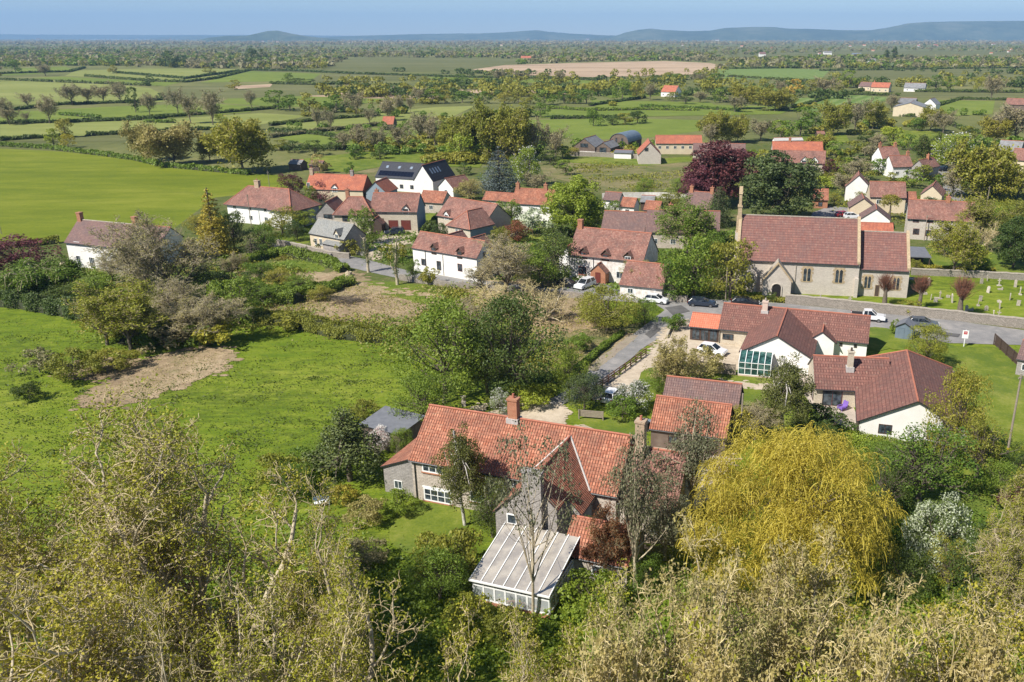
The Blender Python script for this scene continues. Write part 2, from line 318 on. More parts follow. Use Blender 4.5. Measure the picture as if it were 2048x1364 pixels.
M_['redframe'] = flat('dark_red_brown_joinery', (0.16, 0.035, 0.025), 0.5, (0.12, 0.03, 0.022))
M_['brownframe'] = flat('brown_timber_joinery', (0.085, 0.045, 0.03), 0.6, (0.065, 0.035, 0.025))
M_['gutter'] = flat('dark_gutter', (0.035, 0.033, 0.035), 0.5)
M_['lead'] = flat('pale_lead_flashing', (0.50, 0.47, 0.44), 0.6, (0.38, 0.36, 0.34), 4)
M_['clay'] = flat('clay_chimney_pot', (0.42, 0.15, 0.09), 0.8)
M_['timber'] = flat('grey_timber', (0.30, 0.25, 0.19), 0.9, (0.22, 0.18, 0.14), 5)
M_['fencewood'] = flat('brown_fence_timber', (0.17, 0.09, 0.055), 0.85, (0.12, 0.065, 0.045), 5)
M_['bark'] = flat('grey_brown_bark', (0.17, 0.135, 0.095), 0.95, (0.10, 0.08, 0.06), 6, bmp=0.02)
M_['ashbark'] = flat('pale_ash_bark', (0.56, 0.48, 0.34), 0.95, (0.30, 0.24, 0.15), 5, bmp=0.02)
M_['twig'] = flat('tan_twigs', (0.52, 0.43, 0.24), 0.95, (0.36, 0.28, 0.15), 2)
M_['tanTwig'] = flat('pale_tan_twigs', (0.62, 0.51, 0.26), 0.95, (0.42, 0.34, 0.16), 2)
M_['greytwig'] = flat('grey_brown_twigs', (0.42, 0.36, 0.235), 0.95, (0.30, 0.25, 0.155), 2)
M_['birchbark'] = flat('white_birch_bark', (0.62, 0.58, 0.52), 0.8, (0.30, 0.27, 0.24), 3)
M_['redtwig'] = flat('reddish_brown_twigs', (0.25, 0.11, 0.065), 0.9, (0.17, 0.08, 0.05), 3)
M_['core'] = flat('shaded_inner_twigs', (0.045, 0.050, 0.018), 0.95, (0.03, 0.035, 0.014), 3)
# foliage
LM = {
 'green': leafmat('mid_green_leaves', (0.115, 0.195, 0.014), (0.24, 0.325, 0.036)),
 'dark': leafmat('dark_green_leaves', (0.062, 0.105, 0.015), (0.15, 0.20, 0.034)),
 'ever': leafmat('evergreen_leaves', (0.052, 0.080, 0.018), (0.14, 0.17, 0.04), trans=0.12),
 'bright': leafmat('fresh_bright_leaves', (0.21, 0.29, 0.020), (0.35, 0.41, 0.045)),
 'yel': leafmat('yellow_green_leaves', (0.28, 0.29, 0.022), (0.45, 0.41, 0.045)),
 'olive': leafmat('olive_young_leaves', (0.215, 0.225, 0.020), (0.39, 0.365, 0.05)),
 'tan': leafmat('tan_flowers_and_buds', (0.30, 0.265, 0.075), (0.50, 0.43, 0.15)),
 'brown': leafmat('brown_buds', (0.25, 0.225, 0.10), (0.38, 0.335, 0.165)),
 'willow': leafmat('golden_willow_leaves', (0.42, 0.325, 0.028), (0.74, 0.56, 0.09), var=0.1),
 'copper': leafmat('copper_beech_leaves', (0.085, 0.024, 0.028), (0.19, 0.048, 0.05), trans=0.2),
 'cedar': leafmat('blue_cedar_needles', (0.075, 0.105, 0.095), (0.15, 0.18, 0.16), trans=0.1),
 'white': leafmat('white_blossom', (0.55, 0.55, 0.48), (0.78, 0.76, 0.7), trans=0.2),
 'pink': leafmat('pale_pink_blossom', (0.45, 0.33, 0.3), (0.62, 0.5, 0.45), trans=0.2),
 'gold': leafmat('golden_conifer_sprays', (0.34, 0.26, 0.02), (0.60, 0.44, 0.06), trans=0.15, var=0.1),
 'euc': leafmat('grey_green_leaves', (0.12, 0.13, 0.06), (0.24, 0.235, 0.13), trans=0.15),
 'birch': leafmat('small_birch_leaves', (0.12, 0.14, 0.03), (0.23, 0.23, 0.06)),
 'white2': leafmat('creamy_whitebeam_leaves', (0.30, 0.36, 0.19), (0.66, 0.70, 0.52), trans=0.2),
 'bud': leafmat('yellow_green_buds', (0.26, 0.26, 0.014), (0.52, 0.48, 0.045), var=0.12),
 'grass': leafmat('grass_tuft_blades', (0.085, 0.125, 0.010), (0.17, 0.20, 0.022)),
 'rust': leafmat('rusty_orange_leaves', (0.264, 0.083, 0.039), (0.374, 0.143, 0.066)),
}

# ------------------------------------------------------------------ plants
def nrm(a): return a / np.maximum(np.linalg.norm(a, axis=-1, keepdims=True), 1e-9)
def kids(rng, pts, rad, k, tr, ang, length, n=4, up=0.1, wig=0.25, rr=0.6, taper=0.3, droop=0.0, minr=0.0):
    """k children on every branch of (B,n,3) pts; length is a ratio of the parent's length"""
    Bn, m, _ = pts.shape; seg = np.linalg.norm(np.diff(pts, axis=1), axis=2); Lp = seg.sum(1)
    t = np.linspace(tr[0], tr[1], k)[None, :] + rng.uniform(-0.5, 0.5, (Bn, k)) * (tr[1] - tr[0]) / max(k, 1); t = np.clip(t, 0.02, 1.0)
    x = t * (m - 1); i = np.minimum(x.astype(int), m - 2); f = (x - i)[..., None]; ar = np.arange(Bn)[:, None]
    base = pts[ar, i] * (1 - f) + pts[ar, i + 1] * f
    tan = nrm(pts[ar, i + 1] - pts[ar, i]); r0 = (rad[ar, i] * (1 - f[..., 0]) + rad[ar, i + 1] * f[..., 0]) * rr
    u = nrm(np.cross(tan, np.array([0.31, 0.22, 0.93]))); w = np.cross(tan, u)
    phi = (np.arange(k) * 2.399)[None, :] + rng.uniform(0, 6.28, (Bn, 1)) + rng.uniform(-0.5, 0.5, (Bn, k))
    a = R_(1) * rng.uniform(ang[0], ang[1], (Bn, k))
    d = np.cos(a)[..., None] * tan + np.sin(a)[..., None] * (np.cos(phi)[..., None] * u + np.sin(phi)[..., None] * w)
    Lk = (Lp[:, None] * length * (1.12 - 0.5 * t) * rng.uniform(0.75, 1.25, (Bn, k)))
    d = d.reshape(-1, 3); p = base.reshape(-1, 3); Lk = Lk.reshape(-1); r0 = np.maximum(r0.reshape(-1), minr)
    out = [p]; upv = np.array([0, 0, 1.0])
    for s in range(n - 1):
        d = nrm(d + upv * (up - droop * (s + 1)) + rng.normal(0, wig, d.shape)); p = p + d * (Lk / (n - 1))[:, None]; out.append(p)
    P_ = np.stack(out, 1); rd = r0[:, None] * np.linspace(1, taper, n)[None, :]
    return P_, rd
def tubes(pts, rad, s=3):
    Bn, m, _ = pts.shape
    ax = nrm(pts[:, -1] - pts[:, 0]); u = nrm(np.cross(ax, np.array([0.13, 0.87, 0.47]))); w = np.cross(ax, u)
    th = np.arange(s) * 2 * np.pi / s
    ring = np.cos(th)[None, :, None] * u[:, None] + np.sin(th)[None, :, None] * w[:, None]          # B,s,3
    V = pts[:, :, None, :] + rad[:, :, None, None] * ring[:, None]                                     # B,m,s,3
    b = (np.arange(Bn) * m * s)[:, None, None]; j = (np.arange(m - 1) * s)[None, :, None]; k = np.arange(s)[None, None, :]; k2 = (k + 1) % s
    Q = np.stack([b + j + k, b + j + k2, b + j + s + k2, b + j + s + k], -1).reshape(-1, 4)
    return V.reshape(-1, 3), Q
def leaves(rng, c, size, flat_=0.6, nrmv=None, ratio=0.62, droop=False):
    n = len(c); size = np.broadcast_to(size, (n,)) * rng.uniform(0.7, 1.3, n)
    nn = nrm(rng.normal(0, 1, (n, 3)) * (1 - flat_) + (np.array([0, 0, 1.0]) if nrmv is None else nrmv) * flat_ * 1.6)
    a = nrm(np.cross(nn, rng.normal(0, 1, (n, 3))))
    if droop:
        a = nrm(np.array([0, 0, -1.0]) + rng.normal(0, 0.35, (n, 3)))
    b = np.cross(nn, a); a = a * size[:, None] * 0.5; b = b * size[:, None] * 0.5 * ratio
    V = np.stack([c - a, c - b + a * 0.1, c + a, c + b + a * 0.1], 1).reshape(-1, 3)
    return V, np.arange(n * 4).reshape(-1, 4)
def joinm(parts):
    V = []; Q = []; o = 0
    for v, q in parts: V.append(v); Q.append(q + o); o += len(v)
    return np.concatenate(V), np.concatenate(Q)

PROTO = {}
def proto(key, trunk, crown, mats, R, H, names=('trunk', 'crown'), mi=None):
    """keep a tree as two meshes: trunk (with limbs) and crown"""
    out = []
    for nm, (V, Q), m, ix in zip(names, (trunk, crown), mats, (None, mi)):
        me_o = mesh_np(nm, V, Q, m, midx=ix); me = me_o.data
        bpy.data.objects.remove(me_o); out.append(me)
    PROTO[key] = (out, R, H, names)

def trunk_line(rng, h, r, lean=0.0, n=7, wig=0.03):
    z = np.linspace(0, h, n); x = np.cumsum(rng.normal(0, wig * h / n * 2, n)); y = np.cumsum(rng.normal(0, wig * h / n * 2, n)); x[0] = y[0] = 0
    return np.stack([x + lean * z, y, z], 1)[None], (r * np.linspace(1, 0.45, n))[None]

def twiggy(key, seed, H=16.0, R=7.5, cfg=(7, 8, 7, 6, 4), tr=0.32, leaf=0.16, nleaf=2, lmat='bud', bmat='ashbark', tmat='twig', twr=0.018, spread=(28, 62), tipup=0.10, dens=1.0, leafflat=0.3, fork=0.42, leafshare=0.5, wig=1.0):
    rng = np.random.default_rng(seed)
    p0, r0 = trunk_line(rng, H * fork, H * tr / 16, 0.03)
    L1 = kids(rng, p0, r0, cfg[0], (0.35, 1.0), spread, 1.0, n=8, up=0.20, wig=0.16 * wig, rr=0.72, taper=0.35)
    p, r = L1
    L = np.linalg.norm(np.diff(p, axis=1), axis=2).sum(1)
    sc = (H * 0.52) / L.mean(); p = p[:, :1] + (p - p[:, :1]) * sc; L1 = (p, r)
    L2 = kids(rng, *L1, cfg[1], (0.15, 1.0), (25, 65), 0.50, n=7, up=0.12, wig=0.22 * wig, rr=0.6, taper=0.35)
    L3 = kids(rng, *L2, cfg[2], (0.12, 1.0), (25, 70), 0.48, n=6, up=tipup, wig=0.26 * wig, rr=0.6, taper=0.4, minr=twr * 1.3)
    L4 = kids(rng, *L3, cfg[3], (0.10, 1.0), (25, 70), 0.55, n=4, up=tipup, wig=0.28 * wig, rr=0.65, taper=0.5, minr=twr)
    tr_ = joinm([tubes(*(p0, r0), 9), tubes(*L1, 7), tubes(*L2, 5)])
    parts = [tubes(*L3, 4), tubes(*L4, 3)]; tips = L4
    if cfg[4]:
        L5 = kids(rng, *L4, cfg[4], (0.15, 1.0), (25, 70), 0.6, n=3, up=tipup, wig=0.3 * wig, rr=0.7, taper=0.6, minr=twr * 0.75)
        parts.append(tubes(*L5, 3)); tips = L5
    tw = joinm(parts)
    pt = tips[0]; c = np.concatenate([pt[:, -1], pt[:, -2] * 0.5 + pt[:, -1] * 0.5])[:]
    c = c[rng.random(len(c)) < leafshare]
    c = np.repeat(c, nleaf, axis=0) + rng.normal(0, leaf * (0.6 + 0.08 * nleaf), (len(c) * nleaf, 3))
    lv = leaves(rng, c, leaf, leafflat)
    cr = joinm([tw, lv]); mi = np.concatenate([np.zeros(len(tw[1]), int), np.ones(len(lv[1]), int)])
    allp = pt[:, -1]; rad = np.percentile(np.hypot(allp[:, 0], allp[:, 1]), 96); top = np.percentile(allp[:, 2], 99.5)
    proto(key, tr_, cr, [M_[bmat], [M_[tmat], LM[lmat]]], rad, top, mi=mi)

def leafy(key, seed, H=10.0, R=4.5, n=6000, leaf=0.26, clumps=70, zb=0.04, shape='round', lmat='green', bmat='bark', crn=0.26, flat_=0.45, limbs=7, shell=0.62, droop=False, tw=True, trunkr=0.25, extra=None, lobes=0.22, ratio=0.62, strands=0):
    rng = np.random.default_rng(seed)
    zc = H * (zb + (1 - zb) * 0.5); rz = H * (1 - zb) * 0.5
    d = nrm(rng.normal(0, 1, (clumps, 3))); d[:, 2] = np.where(d[:, 2] < -0.88, -d[:, 2], d[:, 2]); d = nrm(d)
    lob = 1 + lobes * np.sin(d[:, 0] * 3.1 + seed) * np.cos(d[:, 1] * 4.3 + seed * 2) + rng.normal(0, 0.07, clumps)
    rr = rng.uniform(shell, 0.86, clumps) * lob
    inner = rng.random(clumps) < 0.18; rr[inner] *= rng.uniform(0.2, 0.8, inner.sum())
    cc = d * rr[:, None] * np.array([R, R, rz]) + np.array([0, 0, zc])
    if shape == 'cone':
        t = np.clip((cc[:, 2] - H * zb) / (H * (1 - zb)), 0, 1); k = (1.05 - t) * 1.25; cc[:, :2] *= k[:, None]
    if shape == 'dome':
        t = np.clip((cc[:, 2] - H * zb) / (H * (1 - zb)), 0, 1); cc[:, :2] *= (1.22 - 0.35 * t)[:, None]
    if shape == 'column':
        t = np.clip((cc[:, 2] - H * zb) / (H * (1 - zb)), 0, 1); k = np.minimum(1, (1.08 - t) * 1.9); cc[:, :2] *= k[:, None]
    rc = R * crn * rng.uniform(0.7, 1.3, clumps)
    ci = rng.choice(clumps, n, p=rc ** 2 / (rc ** 2).sum())
    q = nrm(rng.normal(0, 1, (n, 3)) + np.array([0, 0, 0.35]) + d[ci] * 0.5)
    rad = rc[ci] * rng.uniform(0.55, 1.08, n) * (1 + 0.15 * np.sin(q[:, 0] * 7 + ci))
    c = cc[ci] + q * rad[:, None] * np.array([1, 1, 0.8])
    if droop: c[:, 2] -= rng.uniform(0, 1, n) ** 2 * R * 0.25
    lv = leaves(rng, c, leaf, flat_, q, ratio, droop=droop)
    p0, r0 = trunk_line(rng, H * (0.55 if shape == 'round' else 0.9), trunkr)
    tp = [tubes(p0, r0, 7)]
    # limbs reach the clumps
    sel = rng.choice(clumps, min(limbs * 4, clumps), replace=False)
    tt = rng.uniform(0.35, 0.95, len(sel)); ix = (tt * 6).astype(int); b = p0[0][ix]
    mid = b * 0.45 + cc[sel] * 0.55 + rng.normal(0, R * 0.05, (len(sel), 3)) - np.array([0, 0, R * 0.06])
    Pp = np.stack([b, mid, cc[sel]], 1); Rr = np.stack([np.full(len(sel), trunkr * 0.42), np.full(len(sel), trunkr * 0.26), np.full(len(sel), trunkr * 0.1)], 1)
    L1 = (Pp, Rr); tp.append(tubes(*L1, 5))
    parts = [lv]; mi = [np.ones(len(lv[1]), int)]
    if tw:
        L2 = kids(rng, *L1, 5, (0.4, 1.0), (25, 70), 0.35, n=3, up=0.1, wig=0.25, rr=0.5, taper=0.5, minr=leaf * 0.08)
        t2 = tubes(*L2, 3); parts.append(t2); mi.append(np.zeros(len(t2[1]), int))
    if strands:                                                       # fine hanging shoots, each a narrow bent ribbon
        ns = clumps * strands; k = rng.integers(0, clumps, ns); q0 = nrm(rng.normal(0, 1, (ns, 3)) + np.array([0, 0, 0.9])); a0 = cc[k] + q0 * (rc[k] * rng.uniform(0.7, 1.15, ns))[:, None]
        dd = nrm(q0 * np.array([1, 1, 0.3]) + rng.normal(0, 0.3, (ns, 3))); Ls = rng.uniform(0.3, 1.05, ns); pts = [a0]
        for _ in range(4): dd = nrm(dd + np.array([0, 0, -0.55])); pts.append(pts[-1] + dd * (Ls / 4)[:, None])
        S = np.stack(pts, 1); wd = nrm(np.cross(dd, rng.normal(0, 1, (ns, 3)))) * 0.022; A_, B_ = S + wd[:, None], S - wd[:, None]
        V = np.stack([A_, B_], 2).reshape(-1, 3); ii = (np.arange(ns) * 10)[:, None] + (np.arange(4) * 2)[None]; Qs = np.stack([ii, ii + 1, ii + 3, ii + 2], -1).reshape(-1, 4)
        parts.append((V, Qs)); mi.append(np.ones(len(Qs), int))
    if extra:
        em, share, es = extra
        m2 = int(n * share); c2 = cc[rng.choice(clumps, m2)]; q2 = nrm(rng.normal(0, 1, (m2, 3)) + np.array([0, 0, 0.6]))
        cb = rng.choice(clumps, m2); l2 = leaves(rng, cc[cb] + q2 * (rc[cb] * rng.uniform(0.95, 1.15, m2))[:, None], es, 0.4, q2); parts.append(l2); mi.append(np.full(len(l2[1]), 2))
    mats = [M_['bark'], LM[lmat]] + ([LM[extra[0]]] if extra else [])
    cr = joinm(parts)
    Rm = np.percentile(np.hypot(c[:, 0], c[:, 1]), 95); top = np.percentile(c[:, 2], 99)
    proto(key, joinm(tp), cr, [M_[bmat], mats], Rm, top, mi=np.concatenate(mi))

def hanging(key, seed, H=12.0, R=9.0, nstr=900, per=16, leaf=0.30, lmat='willow', tmat='twig', zb=0.05, bmat='ashbark'):
    """weeping willow: a dome of arching branches whose strands hang down"""
    rng = np.random.default_rng(seed)
    p0, r0 = trunk_line(rng, H * 0.42, 0.55)
    L1 = kids(rng, p0, r0, 11, (0.5, 1.0), (25, 72), 1.35, n=7, up=0.22, wig=0.12, rr=0.6, taper=0.3, droop=0.05)
    L2 = kids(rng, *L1, 9, (0.25, 1.0), (25, 75), 0.42, n=6, up=0.20, wig=0.16, rr=0.5, taper=0.35, droop=0.08, minr=0.03)
    L3 = kids(rng, *L2, 7, (0.2, 1.0), (30, 80), 0.5, n=5, up=0.05, wig=0.22, rr=0.5, taper=0.5, droop=0.10, minr=0.02)
    for q in (L1, L2, L3): q[0][..., 2] = np.minimum(q[0][..., 2], H * (1.02 - 0.35 * (np.hypot(q[0][..., 0], q[0][..., 1]) / (H * 0.85)) ** 2))
    b = np.concatenate([L3[0][:, -1], L3[0][:, -2], L3[0][:, 2], L2[0][:, -1]]); b = b[rng.choice(len(b), min(nstr, len(b)), replace=False)]
    n = 6; out = rng.normal(0, 0.35, (len(b), 3)); out[:, 2] = 0; out += nrm(b * np.array([1, 1, 0])) * 0.5
    Ls = rng.uniform(0.08, 0.30, len(b)) * H * np.clip(b[:, 2] / H + 0.3, 0.3, 1.1)
    pts = [b]; d = nrm(out + np.array([0, 0, 0.35]))
    for s in range(n - 1):
        d = nrm(d + np.array([0, 0, -0.62]) + rng.normal(0, 0.12, d.shape)); pts.append(pts[-1] + d * (Ls / (n - 1))[:, None])
    S = np.stack(pts, 1); S[..., 2] = np.maximum(S[..., 2], zb * H); Sr = np.full(S.shape[:2], 0.014)
    t = rng.random((len(b), per)) * (n - 1); i = np.minimum(t.astype(int), n - 2); f = (t - i)[..., None]; ar = np.arange(len(b))[:, None]
    c = (S[ar, i] * (1 - f) + S[ar, i + 1] * f).reshape(-1, 3) + rng.normal(0, 0.09, (len(b) * per, 3))
    lv = leaves(rng, c, leaf, 0.35, None, 0.42)
    tw = joinm([tubes(*L3, 3), tubes(S[::4], Sr[::4], 3)])
    cr = joinm([tw, lv]); mi = np.concatenate([np.zeros(len(tw[1]), int), np.ones(len(lv[1]), int)])
    rad = np.percentile(np.hypot(c[:, 0], c[:, 1]), 96); top = np.percentile(c[:, 2], 99.5)
    proto(key, joinm([tubes(p0, r0, 9), tubes(*L1, 7), tubes(*L2, 5)]), cr, [M_[bmat], [M_[tmat], LM[lmat]]], rad, top, mi=mi)

def layered(key, seed, H=12.0, R=4.0, tiers=13, n=7000, leaf=0.3, lmat='ever', zb=0.06, power=0.9, flat_=0.5, droop=0.12):
    """conifer: tiers of boughs that shorten towards the top, sprays of needles along them"""
    rng = np.random.default_rng(seed)
    p0, r0 = trunk_line(rng, H, 0.28, n=8, wig=0.01); B = []
    for k in range(tiers):
        t = (k + 0.5) / tiers; z = H * (zb + (1 - zb) * t); L = R * (1 - t) ** power * 1.02 + 0.15; m = max(5, int(13 - 7 * t))
        for j in range(m):
            a = j * 2 * math.pi / m + k * 1.1 + rng.uniform(-0.25, 0.25); l = L * rng.uniform(0.72, 1.1)
            d = np.array([math.cos(a), math.sin(a), 0.0]); z0 = z + rng.uniform(-0.3, 0.3) * H / tiers
            B.append([[0, 0, z0], d * l * 0.55 + [0, 0, z0 + l * 0.08], d * l + [0, 0, z0 - l * droop]])
    B = np.array(B); L1 = (B, np.tile(np.array([[0.07, 0.045, 0.015]]), (len(B), 1)))
    ln = np.linalg.norm(B[:, 2] - B[:, 0], axis=1); ci = rng.choice(len(B), n, p=ln ** 1.3 / (ln ** 1.3).sum())
    t = rng.uniform(0.15, 1.05, n) ** 0.75; f = t[:, None]
    c = np.where(f < 0.5, B[ci, 0] * (1 - 2 * f) + B[ci, 1] * 2 * f, B[ci, 1] * (2 - 2 * f) + B[ci, 2] * (2 * f - 1))
    sp = (0.10 + 0.13 * (1 - np.abs(t - 0.6)))[:, None] * ln[ci][:, None]
    c = c + rng.normal(0, 1, (n, 3)) * sp * np.array([0.8, 0.8, 0.35])
    lv = leaves(rng, c, leaf, flat_, None, 0.5)
    cr = joinm([lv, tubes(*L1, 3)]); mi = np.concatenate([np.ones(len(lv[1]), int), np.zeros(len(B) * 2 * 3, int)])
    proto(key, tubes(p0, r0, 7), cr, [M_['bark'], [M_['bark'], LM[lmat]]], np.percentile(np.hypot(c[:, 0], c[:, 1]), 95), np.percentile(c[:, 2], 99.7), mi=mi)

# kinds of tree, each in a few hand-tuned versions
twiggy('ashA', 3, H=15, cfg=(7, 7, 6, 5, 3), leaf=0.12, nleaf=8, leafshare=0.26, twr=0.021, tr=0.55, spread=(30, 75), fork=0.36, tipup=0.03, wig=1.25)
twiggy('ashB', 8, H=14, cfg=(8, 7, 6, 5, 2), leaf=0.12, nleaf=9, leafshare=0.36, twr=0.022, tr=0.5, spread=(38, 82), fork=0.32, tipup=0.02, wig=1.3)
twiggy('tanA', 21, H=13, cfg=(8, 8, 7, 5, 3), leaf=0.13, nleaf=4, leafshare=0.5, twr=0.021, tmat='tanTwig', lmat='tan', spread=(38, 84), tr=0.55, fork=0.32, tipup=0.03, wig=1.3)
twiggy('tanB', 27, H=13, cfg=(8, 7, 7, 5, 3), leaf=0.13, nleaf=8, leafshare=0.26, twr=0.022, tmat='tanTwig', lmat='bud', spread=(38, 84), tr=0.55, fork=0.32, tipup=0.03, wig=1.3)
twiggy('bareM', 31, H=11, cfg=(8, 8, 7, 5, 3), leaf=0.16, nleaf=1, leafshare=0.35, twr=0.022, tmat='greytwig', lmat='tan', bmat='bark')
twiggy('budM', 37, H=11, cfg=(8, 8, 6, 5, 3), leaf=0.26, nleaf=2, leafshare=0.6, twr=0.020, tmat='twig', lmat='olive', bmat='bark')
twiggy('bareF', 41, H=11, cfg=(7, 7, 6, 5, 0), leaf=0.5, nleaf=1, leafshare=0.5, twr=0.05, tmat='greytwig', lmat='brown', bmat='bark')
twiggy('oakF', 43, H=11, cfg=(8, 8, 6, 5, 0), leaf=0.5, nleaf=3, leafshare=0.8, twr=0.04, tmat='twig', lmat='olive', bmat='bark', spread=(35, 80), fork=0.3)
twiggy('multi', 47, H=7, cfg=(9, 7, 7, 5, 0), leaf=0.10, nleaf=1, leafshare=0.3, twr=0.016, tmat='tanTwig', lmat='tan', bmat='ashbark', fork=0.12, tr=0.5)
leafy('leafN', 1, n=9000, leaf=0.23, clumps=90)
leafy('leafN2', 5, n=9000, leaf=0.23, clumps=70, crn=0.30, lobes=0.3)
leafy('leafM', 2, n=3800, leaf=0.36, clumps=60)
leafy('leafM2', 12, n=3800, leaf=0.36, clumps=45, crn=0.32, lobes=0.3)
leafy('leafF', 4, n=900, leaf=0.75, clumps=34, limbs=3, tw=False)
leafy('leafF2', 14, n=900, leaf=0.75, clumps=26, crn=0.33, lobes=0.32, limbs=3, tw=False)
leafy('airyN', 6, n=5200, leaf=0.20, clumps=110, crn=0.17, shell=0.35, limbs=14)
leafy('airyM', 7, n=2600, leaf=0.30, clumps=80, crn=0.18, shell=0.35, limbs=12)
leafy('birchN', 9, H=10, R=2.4, n=15000, leaf=0.15, clumps=110, crn=0.20, shape='column', lmat='birch', bmat='birchbark', zb=0.10, droop=True, shell=0.3, trunkr=0.13, limbs=14)
leafy('eucN', 10, H=13, R=3.2, n=6000, leaf=0.20, clumps=46, crn=0.27, lmat='euc', bmat='ashbark', zb=0.25, shell=0.25, lobes=0.5, trunkr=0.22, limbs=11, droop=True)
leafy('shrubN', 11, H=3, R=2, n=3400, leaf=0.17, clumps=34, zb=0.0, limbs=5, trunkr=0.07)
leafy('shrubM', 13, H=3, R=2, n=1100, leaf=0.28, clumps=26, zb=0.0, limbs=3, trunkr=0.07, tw=False)
leafy('blossomN', 15, H=4, R=2.2, n=3600, leaf=0.15, clumps=46, zb=0.05, crn=0.24, lmat='green', extra=('white', 0.9, 0.14), trunkr=0.1)
leafy('beam', 16, H=5, R=3.0, n=9000, leaf=0.17, clumps=60, zb=0.02, crn=0.24, lmat='white2', trunkr=0.15, extra=('dark', 0.35, 0.2))
leafy('chestnut', 17, H=10, R=5, n=4200, leaf=0.42, clumps=44, crn=0.28, lmat='bright', extra=('white', 0.22, 0.34))
leafy('cone', 18, H=10, R=3.6, n=8000, leaf=0.24, clumps=110, crn=0.24, shape='cone', lmat='ever', zb=0.0, shell=0.5)
leafy('poplar', 19, H=12, R=2.2, n=1200, leaf=0.6, clumps=40, crn=0.4, shape='column', lmat='dark', zb=0.05, tw=False)
leafy('willow', 20, H=11, R=7.5, n=80000, leaf=0.14, clumps=330, crn=0.125, lmat='willow', bmat='bark', zb=-0.06, shell=0.58, lobes=0.24, trunkr=0.22, limbs=4, droop=False, ratio=0.35, flat_=0.3, shape='dome', strands=30)
leafy('denseN', 91, n=15000, leaf=0.30, clumps=120, crn=0.2, zb=0.02, lobes=0.18)
hanging('willowS', 22, H=6, R=4.2, nstr=1500, per=14, leaf=0.22, lmat='green', tmat='greytwig')
layered('cedar', 23, H=15, R=6, n=6500, leaf=0.5, lmat='cedar', droop=0.05, power=0.7)
layered('goldfir', 24, H=12, R=3.6, n=11000, leaf=0.34, lmat='gold', power=0.72)
layered('yew', 25, H=11, R=6.0, n=9000, leaf=0.42, lmat='ever', power=0.55, droop=0.2, zb=0.0)
layered('smallfir', 26, H=6, R=1.8, n=3200, leaf=0.22, lmat='ever')

def plant(key, loc, H, R, rz=0.0, name='tree', label=None, cat='tree', group=None, lmat=None, parts=True, tilt=0.0):
    (tm, cm), pR, pH, nm = PROTO[key]
    t = empty(name, loc, rz, label, cat, group); t.rotation_euler[0] = tilt
    sx = R / pR; sz = H / pH
    t.scale = (sx, sx, sz)
    for nn, me in zip(nm, (tm, cm)):
        if nn == 'trunk' and not parts: continue
        o = bpy.data.objects.new(nn, me); COL.objects.link(o); o.parent = t
        if lmat and nn == 'crown':
            s = o.material_slots[1]; s.link = 'OBJECT'; s.material = LM[lmat]
    return t
_tn = [0]
def tree(kind, x, yb, yt, w, label, lmat=None, name='tree', cat='tree', group=None, rz=None, parts=True):
    """base and top of the tree and its width as they stand in the photograph -> place, height and spread in metres"""
    b = P(x, yb); h = max(0.8, hgt(x, yb, yt)); z = zdep((b.x, b.y, h * 0.5)); R = max(0.4, w * 0.5 * z / F)
    _tn[0] += 1
    return plant(kind, b, h, R, (_tn[0] * 2.399) % 6.28 if rz is None else rz, name, label, cat, group, lmat, parts)

